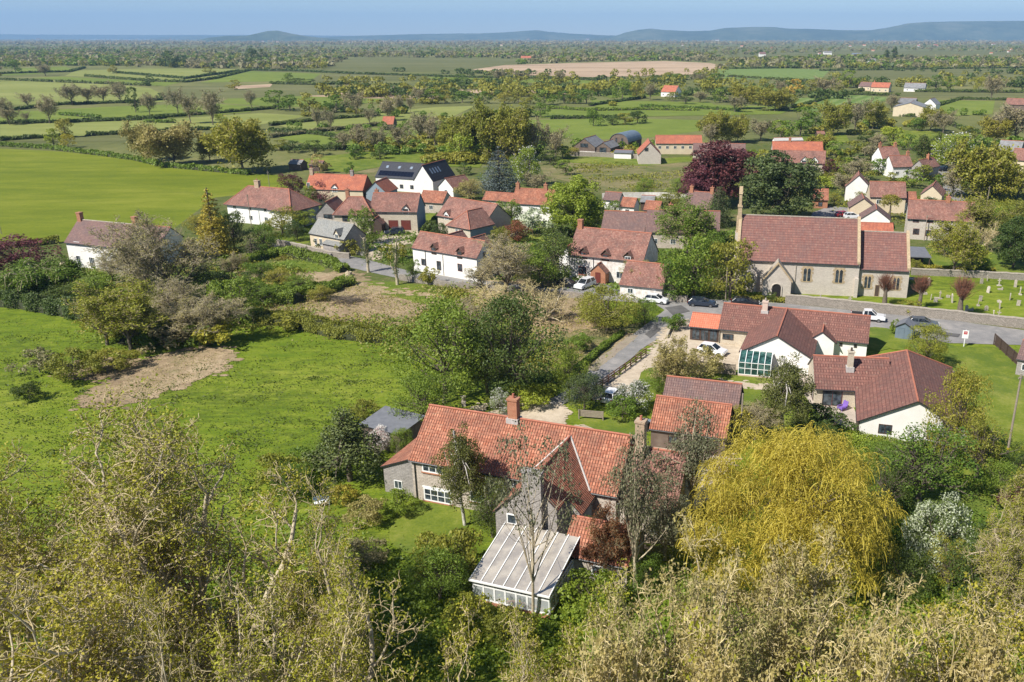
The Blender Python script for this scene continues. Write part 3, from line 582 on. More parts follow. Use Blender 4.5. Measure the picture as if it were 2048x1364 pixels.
def foliage_strip(name, label, pts, h, w, lmat, leaf=None, cat='hedge', group=None, z0=0.0, dens=1.0, seed=0, rag=0.25, gap=0.0, parts=False):
    """hedge along a ground polyline (metres): leaf mesh over an inner mass of twigs"""
    rng = np.random.default_rng(seed + 77)
    p = np.array([[q[0], q[1]] for q in pts]); seg = np.linalg.norm(np.diff(p, axis=0), axis=1); L = seg.sum()
    D = np.linalg.norm(p.mean(0)); leaf = leaf or max(0.16, D * 0.0021)
    cs = np.concatenate([[0], np.cumsum(seg)])
    def at(s): return np.stack([np.interp(s, cs, p[:, 0]), np.interp(s, cs, p[:, 1])], 1)
    def nor(s):
        a, b = at(np.clip(s - 0.5, 0, L)), at(np.clip(s + 0.5, 0, L)); d = nrm(b - a); return np.stack([-d[:, 1], d[:, 0]], 1)
    area = L * (w + 2 * h); n = int(min(26000, dens * 2.4 * area / (leaf * leaf * 0.4)))
    s = rng.uniform(0, L, n)
    ph = rng.uniform(0, 6, 4)
    hv = lambda s: h * (1 + rag * (0.5 * np.sin(s * 0.55 + ph[0]) + 0.35 * np.sin(s * 1.7 + ph[1]) + 0.3 * np.sin(s * 0.19 + ph[2])))
    if gap:
        keep = np.sin(s * 0.31 + ph[3]) + 0.6 * np.sin(s * 0.11 + ph[0]) > gap * 2 - 1.6; s = s[keep]; n = len(s)
    th = rng.uniform(0, math.pi, n); rr = rng.uniform(0.75, 1.08, n)
    sg = np.sign(np.cos(th)) * np.abs(np.cos(th)) ** 0.55; sz_ = np.abs(np.sin(th)) ** 0.55
    c2 = at(s) + nor(s) * (sg * w * 0.5 * rr * (1 + 0.18 * np.sin(s * 1.3 + ph[2])))[:, None]
    z = z0 + hv(s) * sz_ * rr * 0.98
    c = np.concatenate([c2, z[:, None]], 1)
    nv = np.concatenate([nor(s) * sg[:, None], np.full((n, 1), 0.7)], 1)
    lv = leaves(rng, c, leaf, 0.45, nrm(nv))
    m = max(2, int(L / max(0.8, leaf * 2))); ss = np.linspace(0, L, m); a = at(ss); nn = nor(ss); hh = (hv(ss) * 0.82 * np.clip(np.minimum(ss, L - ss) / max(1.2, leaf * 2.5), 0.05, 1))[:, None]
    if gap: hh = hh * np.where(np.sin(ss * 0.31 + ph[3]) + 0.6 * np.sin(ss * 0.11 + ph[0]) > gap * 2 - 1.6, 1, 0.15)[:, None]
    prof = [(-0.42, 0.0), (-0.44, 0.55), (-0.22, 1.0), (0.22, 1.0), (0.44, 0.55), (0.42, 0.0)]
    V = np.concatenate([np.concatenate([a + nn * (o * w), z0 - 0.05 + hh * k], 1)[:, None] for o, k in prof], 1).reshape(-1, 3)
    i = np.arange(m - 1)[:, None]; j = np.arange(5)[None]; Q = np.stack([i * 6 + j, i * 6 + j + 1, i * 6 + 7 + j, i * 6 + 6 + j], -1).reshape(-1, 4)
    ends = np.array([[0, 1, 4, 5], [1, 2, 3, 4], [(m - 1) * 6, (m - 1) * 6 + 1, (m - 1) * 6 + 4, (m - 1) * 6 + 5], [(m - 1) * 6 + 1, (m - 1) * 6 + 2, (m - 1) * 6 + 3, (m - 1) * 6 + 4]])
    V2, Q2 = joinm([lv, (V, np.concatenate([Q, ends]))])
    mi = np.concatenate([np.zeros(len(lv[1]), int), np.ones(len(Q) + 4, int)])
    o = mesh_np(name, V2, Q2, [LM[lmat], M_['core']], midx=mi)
    return tag(o, label, cat, group)
def hedge(label, px, h, w, lmat='green', **k):
    pts = [P(x, y) for x, y in px]
    k.setdefault('seed', int(px[0][0] + px[0][1])); return foliage_strip(k.pop('name', 'hedge'), label, pts, h, w, lmat, **k)

# ------------------------------------------------------------------ buildings
TAN = lambda d: math.tan(R_(d))
class Bd:
    """a building set out from its front eaves line: local x runs along the eaves, y away from the camera, z up"""
    def __init__(s, name, label, cat, e0, e1, he, group=None, zb=None):
        A, B = P(e0[0], e0[1], he), P(e1[0], e1[1], he)
        d = B - A; s.L = math.hypot(d.x, d.y); s.az = math.atan2(d.y, d.x); s.he = he
        s.o = Vector((A.x, A.y, 0)); s.root = empty(name, s.o, s.az, label, cat, group)
        s.c, s.s = math.cos(s.az), math.sin(s.az)
    def w(s, x, y, z): return Vector((s.o.x + x * s.c - y * s.s, s.o.y + x * s.s + y * s.c, z))
    def l(s, p):
        dx, dy = p[0] - s.o.x, p[1] - s.o.y; return Vector((dx * s.c + dy * s.s, -dx * s.s + dy * s.c, p[2]))
    def g(s, x, y, z=0): return s.l(P(x, y, z))                   # photo point on level z -> local
    def on(s, x, y, plane='y', v=0.0):                             # photo point on a vertical wall -> local
        d = Vector(ray(x, y)); q = Vector((d.x * s.c + d.y * s.s, -d.x * s.s + d.y * s.c, d.z))
        o = s.l((0, 0, CAMH)); k = (v - (o.y if plane == 'y' else o.x)) / (q.y if plane == 'y' else q.x)
        return o + q * k
    def depth(s, rx, ry, pitch, lo=2.0, hi=16.0):
        """half depth at which the ridge of a roof of this pitch stands where the photograph shows it"""
        t = TAN(pitch); best = None
        for i in range(600):
            a = 0.8 + i * 0.02
            # the point of the ridge seen at column rx
            x = s.L * 0.5
            for _ in range(6):
                q = proj(s.w(x, a, s.he + a * t)); q2 = proj(s.w(x + 1, a, s.he + a * t)); x += (rx - q[0]) / (q2[0] - q[0])
            q = proj(s.w(x, a, s.he + a * t)); e = abs(q[1] - ry)
            if best is None or e < best[0]: best = (e, a)
        return min(max(best[1] * 2, lo), hi)
    # --- masses
    def roof(s, x0, x1, y0, y1, he, hr, mat, axis='x', hip=(0, 0), ov=0.28, ovx=0.15, t=0.13, name='roof', ridge=True, off=0.0, ridgem='clay', gut=True):
        """two slopes (and hips) over the rectangle; off moves the ridge off centre"""
        sw = (lambda p: (p[1], p[0], p[2])) if axis == 'y' else (lambda p: p)
        if axis == 'y': x0, x1, y0, y1 = y0, y1, x0, x1
        ym = (y0 + y1) / 2 + off; tf = (hr - he) / (ym - y0); tb = (hr - he) / (y1 - ym); up = 0.05
        X0, X1 = x0 - (ovx if not hip[0] else ov), x1 + (ovx if not hip[1] else ov)
        Y0, Y1 = y0 - ov, y1 + ov; zf, zb = he - ov * tf + up, he - ov * tb + up
        r0, r1 = (x0 + hip[0] if hip[0] else X0), (x1 - hip[1] if hip[1] else X1)
        A, B, C, D = (X0, Y0, zf), (X1, Y0, zf), (X1, Y1, zb), (X0, Y1, zb); E0, E1 = (r0, ym, hr + up), (r1, ym, hr + up)
        m = MB(); dn = lambda p: (p[0], p[1], p[2] - t)
        def uvs(pts, e):
            """metres along the eaves, metres up the slope"""
            e0, e1 = Vector(pts[e[0]]), Vector(pts[e[1]]); h = (e1 - e0).normalized(); out = []
            nn = (Vector(pts[1]) - Vector(pts[0])).cross(Vector(pts[2]) - Vector(pts[0])).normalized(); vv = nn.cross(h)
            if vv.z < 0: vv = -vv
            return [((Vector(p) - e0).dot(h), (Vector(p) - e0).dot(vv)) for p in pts]
        fs = [[A, B, E1, E0], [C, D, E0, E1]]
        if hip[0]: fs.append([D, A, E0])
        if hip[1]: fs.append([B, C, E1])
        for f in fs:
            m.poly([sw(p) for p in f], uvs(f, (0, 1))); m.poly([sw(dn(p)) for p in reversed(f)], mi=1)
        rim = [A, B] + ([] if hip[1] else [E1]) + [C, D] + ([] if hip[0] else [E0])
        rim = [A, B, C, D] if (hip[0] and hip[1]) else ([A, B, E1, C, D] if hip[0] else ([A, B, C, D, E0] if hip[1] else [A, B, E1, C, D, E0]))
        for i in range(len(rim)):
            p, q = rim[i], rim[(i + 1) % len(rim)]; m.poly([sw(p), sw(q), sw(dn(q)), sw(dn(p))], mi=1)
        o = m.build(name, [M_[mat], M_['gutter']], s.root)
        if ridge:
            rm = MB(); rr = 0.11
            lines = [(E0, E1)] + ([(A, E0), (D, E0)] if hip[0] else []) + ([(B, E1), (C, E1)] if hip[1] else [])
            for p, q in lines:
                p, q = Vector(sw(p)), Vector(sw(q)); rm.tube(p + Vector((0, 0, 0.02)), q + Vector((0, 0, 0.02)), rr, rr, 6)
            rm.build('ridge_tiles', M_[ridgem], o)
        if gut:
            for p, q in ((A, B), (C, D)):
                p, q = Vector(sw((p[0], p[1], p[2] - t * 0.8))), Vector(sw((q[0], q[1], q[2] - t * 0.8)))
                MB().tube(p, q, 0.065, 0.065, 6).build('gutter', M_['gutter'], o)
        return o
    def walls(s, x0, x1, y0, y1, he, hr, mat, axis='x', hip=(0, 0), off=0.0, name='wall', z0=-0.3, sidem=None):
        sw = (lambda p: (p[1], p[0], p[2])) if axis == 'y' else (lambda p: p)
        if axis == 'y': x0, x1, y0, y1 = y0, y1, x0, x1
        ym = (y0 + y1) / 2 + off; m = MB()
        m.poly([sw(p) for p in [(x0, y0, z0), (x1, y0, z0), (x1, y0, he), (x0, y0, he)]])
        m.poly([sw(p) for p in [(x1, y1, z0), (x0, y1, z0), (x0, y1, he), (x1, y1, he)]])
        for X, hp, k in ((x0, hip[0], 1), (x1, hip[1], 2)):
            pts = [(X, y0, z0), (X, y1, z0), (X, y1, he)] + ([] if hp else [(X, ym, hr)]) + [(X, y0, he)]
            m.poly([sw(p) for p in pts], mi=1 if (sidem and k == 2) else 0)
        return m.build(name, [M_[mat]] + ([M_[sidem]] if sidem else []), s.root)
    def mass(s, x0, x1, y0, y1, he, pitch, wall='white', roof='pantile', axis='x', hip=(0, 0), sidem=None, hr=None, **k):
        sp = (y1 - y0) if axis == 'x' else (x1 - x0); off = k.get('off', 0.0)
        if hr is None: hr = he + (sp / 2 + off) * TAN(pitch)
        s.walls(x0, x1, y0, y1, he, hr, wall, axis, hip, off, sidem=sidem); s.roof(x0, x1, y0, y1, he, hr, roof, axis, hip, **k)
        return hr
    def lean(s, x0, x1, y0, y1, zl, zh, side, wall, roof, ov=0.2, t=0.12, name='lean_to_roof', z0=-0.3):
        """single slope; side is the side where it is high: front back left right"""
        def z(x, y):
            f = {'back': (y - y0) / (y1 - y0), 'front': (y1 - y) / (y1 - y0), 'right': (x - x0) / (x1 - x0), 'left': (x1 - x) / (x1 - x0)}[side]
            return zl + (zh - zl) * f
        m = MB(); c = [(x0, y0), (x1, y0), (x1, y1), (x0, y1)]
        for i in range(4):
            p, q = c[i], c[(i + 1) % 4]; m.poly([(*p, z0), (*q, z0), (*q, z(*q)), (*p, z(*p))])
        m.build('wall', M_[wall], s.root)
        e = {'back': (ov, ov, ov, 0), 'front': (ov, ov, 0, ov), 'right': (ov, 0, ov, ov), 'left': (0, ov, ov, ov)}[side]
        c = [(x0 - e[0], y0 - e[2]), (x1 + e[1], y0 - e[2]), (x1 + e[1], y1 + e[3]), (x0 - e[0], y1 + e[3])]
        T = [(*p, z(*p) + 0.04 + t) for p in c]; Bq = [(*p, z(*p) + 0.04) for p in c]; m = MB()
        if side in ('left', 'right'):
            m.poly(T, [(p[1], p[0] * (1 if side == 'right' else -1)) for p in T])
        else: m.poly(T, [(p[0], p[1] * (1 if side == 'back' else -1)) for p in T])
        m.poly(list(reversed(Bq)), mi=1)
        for i in range(4): m.poly([Bq[i], Bq[(i + 1) % 4], T[(i + 1) % 4], T[i]], mi=1)
        return m.build(name, [M_[roof], M_['gutter']], s.root)
    # --- openings: parts of the building, glass is a sub-part
    def win(s, x, z, w, h, face='front', v=0.0, fr='frame', nx=2, ny=1, sill=None, name='window', glassm=None, lintel=None, bar=0.07, door=False):
        """centre (x or y along the wall, z), size; v is the wall's plane"""
        def tr(a, n, z):                                           # along, outwards, up
            return {'front': (a, v - n, z), 'back': (a, v + n, z), 'left': (v - n, a, z), 'right': (v + n, a, z)}[face]
        def bx(m, a0, a1, n0, n1, z0, z1, mi=0):
            p, q = tr(a0, n0, z0), tr(a1, n1, z1); m.box(min(p[0], q[0]), max(p[0], q[0]), min(p[1], q[1]), max(p[1], q[1]), z0, z1, mi); return m
        m = MB(); a0, a1, z0, z1 = x - w / 2, x + w / 2, z - h / 2, z + h / 2
        bx(m, a0, a1, -0.02, 0.06, z1 - bar, z1); bx(m, a0, a1, -0.02, 0.06, z0, z0 + bar)
        bx(m, a0, a0 + bar, -0.02, 0.057, z0 + bar, z1 - bar); bx(m, a1 - bar, a1, -0.02, 0.057, z0 + bar, z1 - bar)
        for i in range(1, nx): bx(m, a0 + w * i / nx - bar * 0.35, a0 + w * i / nx + bar * 0.35, -0.02, 0.052, z0 + bar, z1 - bar)
        for j in range(1, ny): bx(m, a0 + bar, a1 - bar, -0.02, 0.047, z0 + h * j / ny - bar * 0.25, z0 + h * j / ny + bar * 0.25)
        o = m.build(name, M_[fr], s.root)
        g = MB(); bx(g, a0 + bar * 0.5, a1 - bar * 0.5, -0.03, 0.025, z0 + bar * 0.5, z1 - bar * 0.5); g.build('pane' if not door else 'panel', glassm or glass(), o)
        if sill: k = MB(); bx(k, a0 - 0.08, a1 + 0.08, -0.02, 0.13, z0 - 0.12, z0 - 0.003); k.build('sill', M_[sill], o)
        if lintel: k = MB(); bx(k, a0 - 0.12, a1 + 0.12, -0.02, 0.03, z1 + 0.003, z1 + 0.2); k.build('lintel', M_[lintel], o)
        return o
    def winp(s, px, py, w, h, face='front', v=0.0, **k):
        """window whose centre is seen at a point of the photograph"""
        q = s.on(px, py, 'y' if face in ('front', 'back') else 'x', v)
        return s.win(q.x if face in ('front', 'back') else q.y, q.z, w, h, face, v, **k)
    def chimney(s, x, y, z0, z1, w=0.9, d=0.6, mat='brick', pots=1, potm='clay', base=None, cap=True):
        m = MB().box(x - w / 2, x + w / 2, y - d / 2, y + d / 2, z0, z1 - (0.2 if cap else 0))
        if cap: m.box(x - w / 2 - 0.07, x + w / 2 + 0.07, y - d / 2 - 0.07, y + d / 2 + 0.07, z1 - 0.2, z1)
        o = m.build('chimney', M_[mat], s.root)
        if base: MB().box(x - w / 2 - 0.14, x + w / 2 + 0.14, y - d / 2 - 0.14, y + d / 2 + 0.14, z0, z0 + base).build('flashing', M_['lead'], o)
        for i in range(pots):
            px = x + (i - (pots - 1) / 2) * 0.42
            MB().tube((px, y, z1), (px, y, z1 + 0.42), 0.14, 0.115, 8).build('chimney_pot', M_[potm], o)
        return o
    def pipe(s, x, y, z0, z1, mat='gutter', r=0.05):
        return MB().tube((x, y, z0), (x, y, z1), r, r, 6).build('downpipe', M_[mat], s.root)
    def dormer(s, x, w, zs, h, pitch=45, roof='pantile', wall='white', fr='brownframe', v=0.0, slope=1.0, rise=None, nx=2, deep=None, sidewall=None):
        """gabled dormer standing on the front wall line"""
        z1 = zs + h; zr = z1 + w / 2 * TAN(pitch); dp = deep or ((zr - s.he) / slope + 0.3)
        m = MB(); a, b = x - w / 2, x + w / 2; f = v - 0.04
        m.poly([(a, f, zs), (b, f, zs), (b, f, z1), (x, f, zr), (a, f, z1)])
        m.poly([(a, f, zs), (a, dp, zs), (a, dp, z1), (a, f, z1)]); m.poly([(b, dp, zs), (b, f, zs), (b, f, z1), (b, dp, z1)])
        o = m.build('dormer', M_[wall], s.root)
        k = MB(); t = 0.09; ov = 0.22; tp = TAN(pitch)
        for sg in (-1, 1):
            e = (x + sg * (w / 2 + ov), z1 - ov * tp)
            top = [(e[0], f - 0.2, e[1] + 0.05), (x, f - 0.2, zr + 0.05), (x, dp, zr + 0.05), (e[0], dp, e[1] + 0.05)]
            k.poly(top, [(p[1], p[2] * 1.4) for p in top]); k.poly([(p[0], p[1], p[2] - t) for p in reversed(top)], mi=1)
            for i in range(4):
                p, q = top[i], top[(i + 1) % 4]; k.poly([p, q, (q[0], q[1], q[2] - t), (p[0], p[1], p[2] - t)], mi=1)
        k.build('dormer_roof', [M_[roof], M_['boards']], o)
        wo = s.win(x, zs + h * 0.5, w * 0.74, h * 0.86, 'front', v - 0.045, fr=fr, nx=nx); 
        return o
    def verge(s, pts, mat='coping', t=0.3, h=0.25, name='coping'):
        m = MB()
        for a, b in zip(pts[:-1], pts[1:]):
            a, b = Vector(a), Vector(b)
            m.prism([a + Vector((-t / 2, 0, 0)), a + Vector((t / 2, 0, 0)), a + Vector((t / 2, 0, h)), a + Vector((-t / 2, 0, h))], b - a)
        return m.build(name, M_[mat], s.root)
    def block(s, name, mat, *boxes, parent=None, bevel=0):
        m = MB()
        for b in boxes: m.box(*b)
        return m.build(name, M_[mat], parent or s.root, bevel)

def wallrun(name, label, px, h, th, mat, cat='wall', group=None, cope=None, rag=0.05, step=0.9, z0=-0.2, base=None):
    pts = [P(x, y) for x, y in px]; p = np.array([[q.x, q.y] for q in pts]); seg = np.linalg.norm(np.diff(p, axis=0), axis=1); L = seg.sum(); cs = np.concatenate([[0], np.cumsum(seg)])
    n = max(2, int(L / step)); m = MB(); rng = random.Random(int(px[0][0])); prev = None; s_ = [L * i / n for i in range(n + 1)]; u = 0
    root = tag(empty(name, pts[0], 0, label, cat, group), kind='thing'); o0 = pts[0]
    cm = MB()
    for i, s0 in enumerate(s_):
        a = np.array([np.interp(s0, cs, p[:, 0]), np.interp(s0, cs, p[:, 1])]); b = np.array([np.interp(min(L, s0 + 0.2), cs, p[:, 0]), np.interp(min(L, s0 + 0.2), cs, p[:, 1])])
        if s0 + 0.2 > L: b = a; a0 = np.array([np.interp(L - 0.2, cs, p[:, 0]), np.interp(L - 0.2, cs, p[:, 1])]); d = b - a0
        else: d = b - a
        d = d / (np.linalg.norm(d) + 1e-9); nn = np.array([-d[1], d[0]]) * th / 2; hh = h * (1 + rng.uniform(-rag, rag)); a = a - np.array([o0.x, o0.y])
        cur = [(a[0] - nn[0], a[1] - nn[1]), (a[0] + nn[0], a[1] + nn[1]), hh]
        if prev:
            (p0, p1, h0), (q0, q1, h1) = prev, cur; ds = L / n
            m.poly([(*p0, z0), (*q0, z0), (*q0, h1), (*p0, h0)], [(u, z0), (u + ds, z0), (u + ds, h1), (u, h0)])
            m.poly([(*q1, z0), (*p1, z0), (*p1, h0), (*q1, h1)], [(u + ds, z0), (u, z0), (u, h0), (u + ds, h1)])
            m.poly([(*p0, h0), (*q0, h1), (*q1, h1), (*p1, h0)])
            if cope:
                k = 1.18; c = [((p0[0] - (p0[0] + p1[0]) / 2) * k + (p0[0] + p1[0]) / 2, (p0[1] - (p0[1] + p1[1]) / 2) * k + (p0[1] + p1[1]) / 2), ((q0[0] - (q0[0] + q1[0]) / 2) * k + (q0[0] + q1[0]) / 2, (q0[1] - (q0[1] + q1[1]) / 2) * k + (q0[1] + q1[1]) / 2),
                     ((q1[0] - (q0[0] + q1[0]) / 2) * k + (q0[0] + q1[0]) / 2, (q1[1] - (q0[1] + q1[1]) / 2) * k + (q0[1] + q1[1]) / 2), ((p1[0] - (p0[0] + p1[0]) / 2) * k + (p0[0] + p1[0]) / 2, (p1[1] - (p0[1] + p1[1]) / 2) * k + (p0[1] + p1[1]) / 2)]
                hs = [h0, h1, h1, h0]; lo = [(*c[i2], hs[i2] - 0.02) for i2 in range(4)]; hi = [(*c[i2], hs[i2] + 0.12) for i2 in range(4)]
                cm.poly(hi)
                for i2 in range(4): cm.poly([lo[i2], lo[(i2 + 1) % 4], hi[(i2 + 1) % 4], hi[i2]])
            u += ds
        else: m.poly([(*cur[0], z0), (*cur[1], z0), (*cur[1], hh), (*cur[0], hh)])
        prev = cur
    m.poly([(*prev[0], z0), (*prev[1], z0), (*prev[1], prev[2]), (*prev[0], prev[2])])
    m.build('masonry', M_[mat], root)
    if cope: cm.build('coping', M_[cope], root)
    return root

def sheet(name, px, mat, z, jag=0.0, seed=1, step=4.0, smooth=False, kind='structure'):
    """a piece of ground: outline given where it is seen, laid flat at its own small height"""
    rng = random.Random(seed); pts = [P(x, y, z) for x, y in px]; out = []
    n = len(pts)
    for i in range(n):
        a, b = pts[i], pts[(i + 1) % n]; L = (b - a).length; st = max(step, (a.length + b.length) * 0.004); k = max(1, min(60, int(L / st))) if (jag or smooth) else 1
        for j in range(k):
            t = j / k
            if smooth:
                p0, p1, p2, p3 = pts[i - 1], a, b, pts[(i + 2) % n]
                q = 0.5 * ((2 * p1) + (-p0 + p2) * t + (2 * p0 - 5 * p1 + 4 * p2 - p3) * t * t + (-p0 + 3 * p1 - 3 * p2 + p3) * t * t * t)
            else: q = a.lerp(b, t)
            q = Vector((q.x + rng.uniform(-jag, jag), q.y + rng.uniform(-jag, jag), z)); out.append(q)
    bm = bmesh.new(); vs_ = [bm.verts.new(q) for q in out]
    f = bm.faces.new(vs_); bm.normal_update()
    if f.normal.z < 0: f.normal_flip()
    bmesh.ops.triangulate(bm, faces=[f])
    if mat in ('clear', 'rough', 'gravel') and name != 'field':      # ragged edge: the surface breaks up into scattered patches
        per = sum((out[i] - out[i - 1]).length for i in range(len(out))); wd = 0.35 if mat == 'gravel' else 1.0
        for _ in range(int(min(3200, per * (8 if mat == 'gravel' else 16)))):
            i = rng.randrange(len(out)); q = out[i].lerp(out[i - 1], rng.random()); rr = rng.uniform(0.08, 0.3) if mat == 'gravel' else rng.uniform(0.12, 0.65)
            cx_, cy_ = q.x + rng.gauss(0, wd), q.y + rng.gauss(0, wd); a0 = rng.uniform(0, 6.28); zq = z + rng.uniform(0.0005, 0.0045)
            bm.faces.new([bm.verts.new((cx_ + 1.5 * rr * rng.uniform(0.7, 1.2) * math.cos(a0 + k * 1.05), cy_ + rr * rng.uniform(0.6, 1.2) * math.sin(a0 + k * 1.05), zq)) for k in range(6)])
    me = bpy.data.meshes.new(name); bm.to_mesh(me); bm.free(); me.materials.append(M_[mat])
    o = bpy.data.objects.new(name, me); COL.objects.link(o); return tag(o, kind=kind)

# ------------------------------------------------------------------ ground, fields, roads, water, hills, haze
def terrain():
    m = MB(); m.poly([(-16000, -300, 0), (16000, -300, 0), (16000, 24000, 0), (-16000, 24000, 0)]); return tag(m.build('ground', M_['plain']), kind='structure')
terrain()
Z = [0.02]
def zz(d=0.004): Z[0] += d; return Z[0]
# near pasture on the left and round the village
sheet('pasture', [(-700, 600), (0, 604), (190, 648), (330, 640), (560, 610), (820, 600), (1150, 560), (1500, 600), (2048, 640), (2600, 700), (2900, 1500), (1024, 1500), (-1200, 1500)], 'pasture', zz())
sheet('meadow', [(-900, 330), (-200, 296), (0, 297), (120, 303), (300, 322), (440, 345), (560, 350), (640, 372), (600, 400), (460, 400), (420, 450), (330, 475), (135, 485), (0, 500), (-700, 520)], 'meadow', zz())
sheet('garden_ground', [(-400, 500), (0, 497), (130, 484), (330, 470), (430, 395), (600, 375), (760, 372), (900, 345), (1000, 330), (1160, 300), (1400, 290), (1560, 270), (1800, 275), (2048, 290), (2600, 300), (2600, 700), (1900, 660), (1500, 600), (1150, 590), (1150, 700), (1100, 760), (1000, 740), (820, 640), (560, 610), (300, 640), (190, 640), (0, 600), (-400, 590)], 'garden', zz())
# far fields, front to back, each where it is seen
_fi = [0]
def fld(px, mat, z=None):
    _fi[0] += 1; return sheet('field', px, mat, 0.05 + 0.012 * (_fi[0] % 6) if z is None else z)
fld([(0, 282), (200, 283), (330, 279), (430, 283), (440, 262), (330, 258), (190, 272), (0, 278)], 'olive')
fld([(0, 249), (110, 246), (330, 238), (520, 226), (620, 232), (470, 258), (330, 264), (0, 280)], 'pale')
fld([(-200, 222), (60, 222), (200, 214), (420, 206), (520, 214), (500, 224), (330, 236), (120, 243), (-200, 248)], 'emerald')
fld([(-300, 158), (0, 158), (90, 160), (220, 168), (300, 176), (340, 196), (330, 204), (150, 208), (-300, 214)], 'pale')
fld([(40, 136), (130, 133), (160, 142), (40, 150), (0, 151)], 'emerald')
fld([(150, 141), (300, 137), (470, 138), (480, 143), (370, 164), (130, 152)], 'pale')
fld([(120, 153), (360, 165), (330, 172), (230, 168), (60, 156)], 'emerald')
fld([(500, 142), (630, 147), (655, 148), (620, 162), (540, 163), (400, 165)], 'emerald')
fld([(640, 148), (850, 152), (870, 160), (720, 163), (620, 163)], 'olive')
fld([(330, 172), (540, 170), (700, 172), (650, 190), (500, 196), (320, 200)], 'olive')
fld([(460, 172), (545, 168), (540, 174), (470, 178)], 'reed')
fld([(540, 178), (700, 168), (870, 176), (850, 192), (700, 192), (560, 190)], 'brownfield')
fld([(470, 184), (700, 186), (900, 192), (880, 198), (680, 196), (470, 188)], 'reed')
fld([(470, 190), (600, 192), (780, 198), (700, 212), (560, 214), (440, 206)], 'emerald')
fld([(540, 246), (700, 232), (870, 214), (950, 212), (900, 236), (760, 252), (600, 262)], 'pale')
fld([(560, 262), (760, 256), (880, 240), (960, 250), (940, 280), (760, 292), (620, 290), (560, 276)], 'emerald')
fld([(600, 318), (760, 300), (880, 290), (980, 302), (960, 335), (780, 330), (700, 345), (620, 340)], 'lawn')
fld([(640, 325), (760, 320), (780, 335), (720, 352), (650, 350)], 'rough')
fld([(830, 152), (1120, 156), (1200, 160), (1180, 167), (850, 163)], 'emerald')
fld([(850, 178), (1130, 182), (1210, 184), (1200, 190), (1000, 188), (840, 184)], 'reed')
fld([(1180, 182), (1400, 180), (1420, 188), (1220, 196)], 'emerald')
fld([(720, 112), (1000, 117), (1100, 120), (960, 140), (720, 145), (640, 138)], 'olive')
fld([(945, 139), (1010, 130), (1180, 125), (1330, 122), (1420, 126), (1450, 132), (1400, 148), (1300, 152), (1180, 154), (1050, 150)], 'reed', 0.3)
fld([(1150, 149), (1290, 154), (1200, 161), (1120, 156)], 'olive')
fld([(1430, 138), (1560, 136), (1660, 140), (1640, 160), (1450, 158)], 'stripe')
fld([(1450, 100), (1800, 100), (2048, 104), (2300, 112), (2300, 130), (1700, 122), (1460, 118)], 'olive')
fld([(1660, 140), (2048, 134), (2300, 140), (2300, 160), (1700, 158)], 'olive')
fld([(1480, 172), (1610, 168), (1600, 180), (1490, 182)], 'emerald')
fld([(1060, 222), (1300, 206), (1600, 214), (1560, 228), (1240, 234), (1080, 236)], 'emerald')
fld([(1050, 240), (1250, 236), (1400, 240), (1400, 262), (1290, 276), (1160, 280), (1050, 268)], 'emerald')
fld([(1180, 200), (1420, 205), (1440, 214), (1200, 220)], 'emerald')
fld([(1600, 196), (1720, 190), (1790, 196), (1700, 218), (1620, 222), (1560, 216)], 'stripe')
fld([(1720, 182), (1800, 180), (2048, 184), (2300, 188), (2300, 198), (2010, 196), (1790, 194)], 'olive')
fld([(1870, 200), (1990, 202), (1985, 228), (1900, 232), (1790, 226)], 'emerald')
fld([(1790, 260), (1880, 262), (1910, 285), (1780, 290)], 'lawn')
fld([(1600, 268), (1690, 266), (1700, 285), (1610, 286)], 'lawn')
fld([(1080, 332), (1180, 318), (1300, 322), (1390, 318), (1400, 380), (1240, 388), (1090, 352)], 'rough')
fld([(1100, 322), (1180, 312), (1300, 318), (1390, 312), (1390, 322), (1290, 332), (1150, 326)], 'lawn')
fld([(1900, 395), (2048, 400), (2200, 420), (2200, 455), (2048, 446), (1930, 440)], 'lawn')
# village gardens and greens
def pat(name, px, mat, jag=0.22, smooth=False, **k):
    return sheet(name, px, mat, zz(0.003), 0.06 if mat in ('asphalt', 'paving') else jag, smooth=smooth or mat not in ('asphalt', 'paving'), step=1.2, seed=int(px[0][0]), **k)
pat('lawn', [(420, 548), (500, 535), (580, 520), (650, 536), (600, 552), (470, 560)], 'lawn')
pat('soil', [(480, 548), (560, 545), (640, 552), (600, 562), (500, 560)], 'clear')
pat('lawn', [(560, 470), (628, 440), (650, 460), (610, 488), (560, 485)], 'lawn')
pat('lawn', [(760, 345), (900, 350), (960, 372), (900, 385), (800, 372)], 'rough')
pat('lawn', [(1060, 470), (1140, 480), (1140, 500), (1060, 520), (1030, 500)], 'lawn')
pat('lawn', [(850, 430), (880, 425), (880, 452), (845, 458)], 'lawn')
pat('churchyard_grass', [(1480, 585), (1820, 590), (1822, 548), (2048, 556), (2300, 570), (2300, 660), (2048, 642), (1800, 625), (1600, 606), (1500, 606)], 'pasture')
pat('lawn', [(1850, 500), (1960, 500), (2048, 530), (2048, 548), (1830, 540)], 'lawn')
pat('rough_ground', [(545, 600), (640, 560), (690, 548), (760, 580), (860, 590), (870, 620), (840, 650), (720, 640), (600, 625)], 'clear', 0.5, True)
pat('rough_grass', [(700, 560), (860, 570), (960, 590), (960, 610), (870, 612), (760, 585)], 'lawn', 0.5, True)
pat('rough_ground', [(192, 790), (262, 748), (335, 716), (400, 700), (452, 708), (425, 738), (352, 764), (295, 788), (230, 806), (190, 804)], 'clear', 0.5, True)
pat('rough_ground', [(148, 735), (200, 725), (258, 730), (240, 745), (170, 748)], 'clear', 0.3, True)
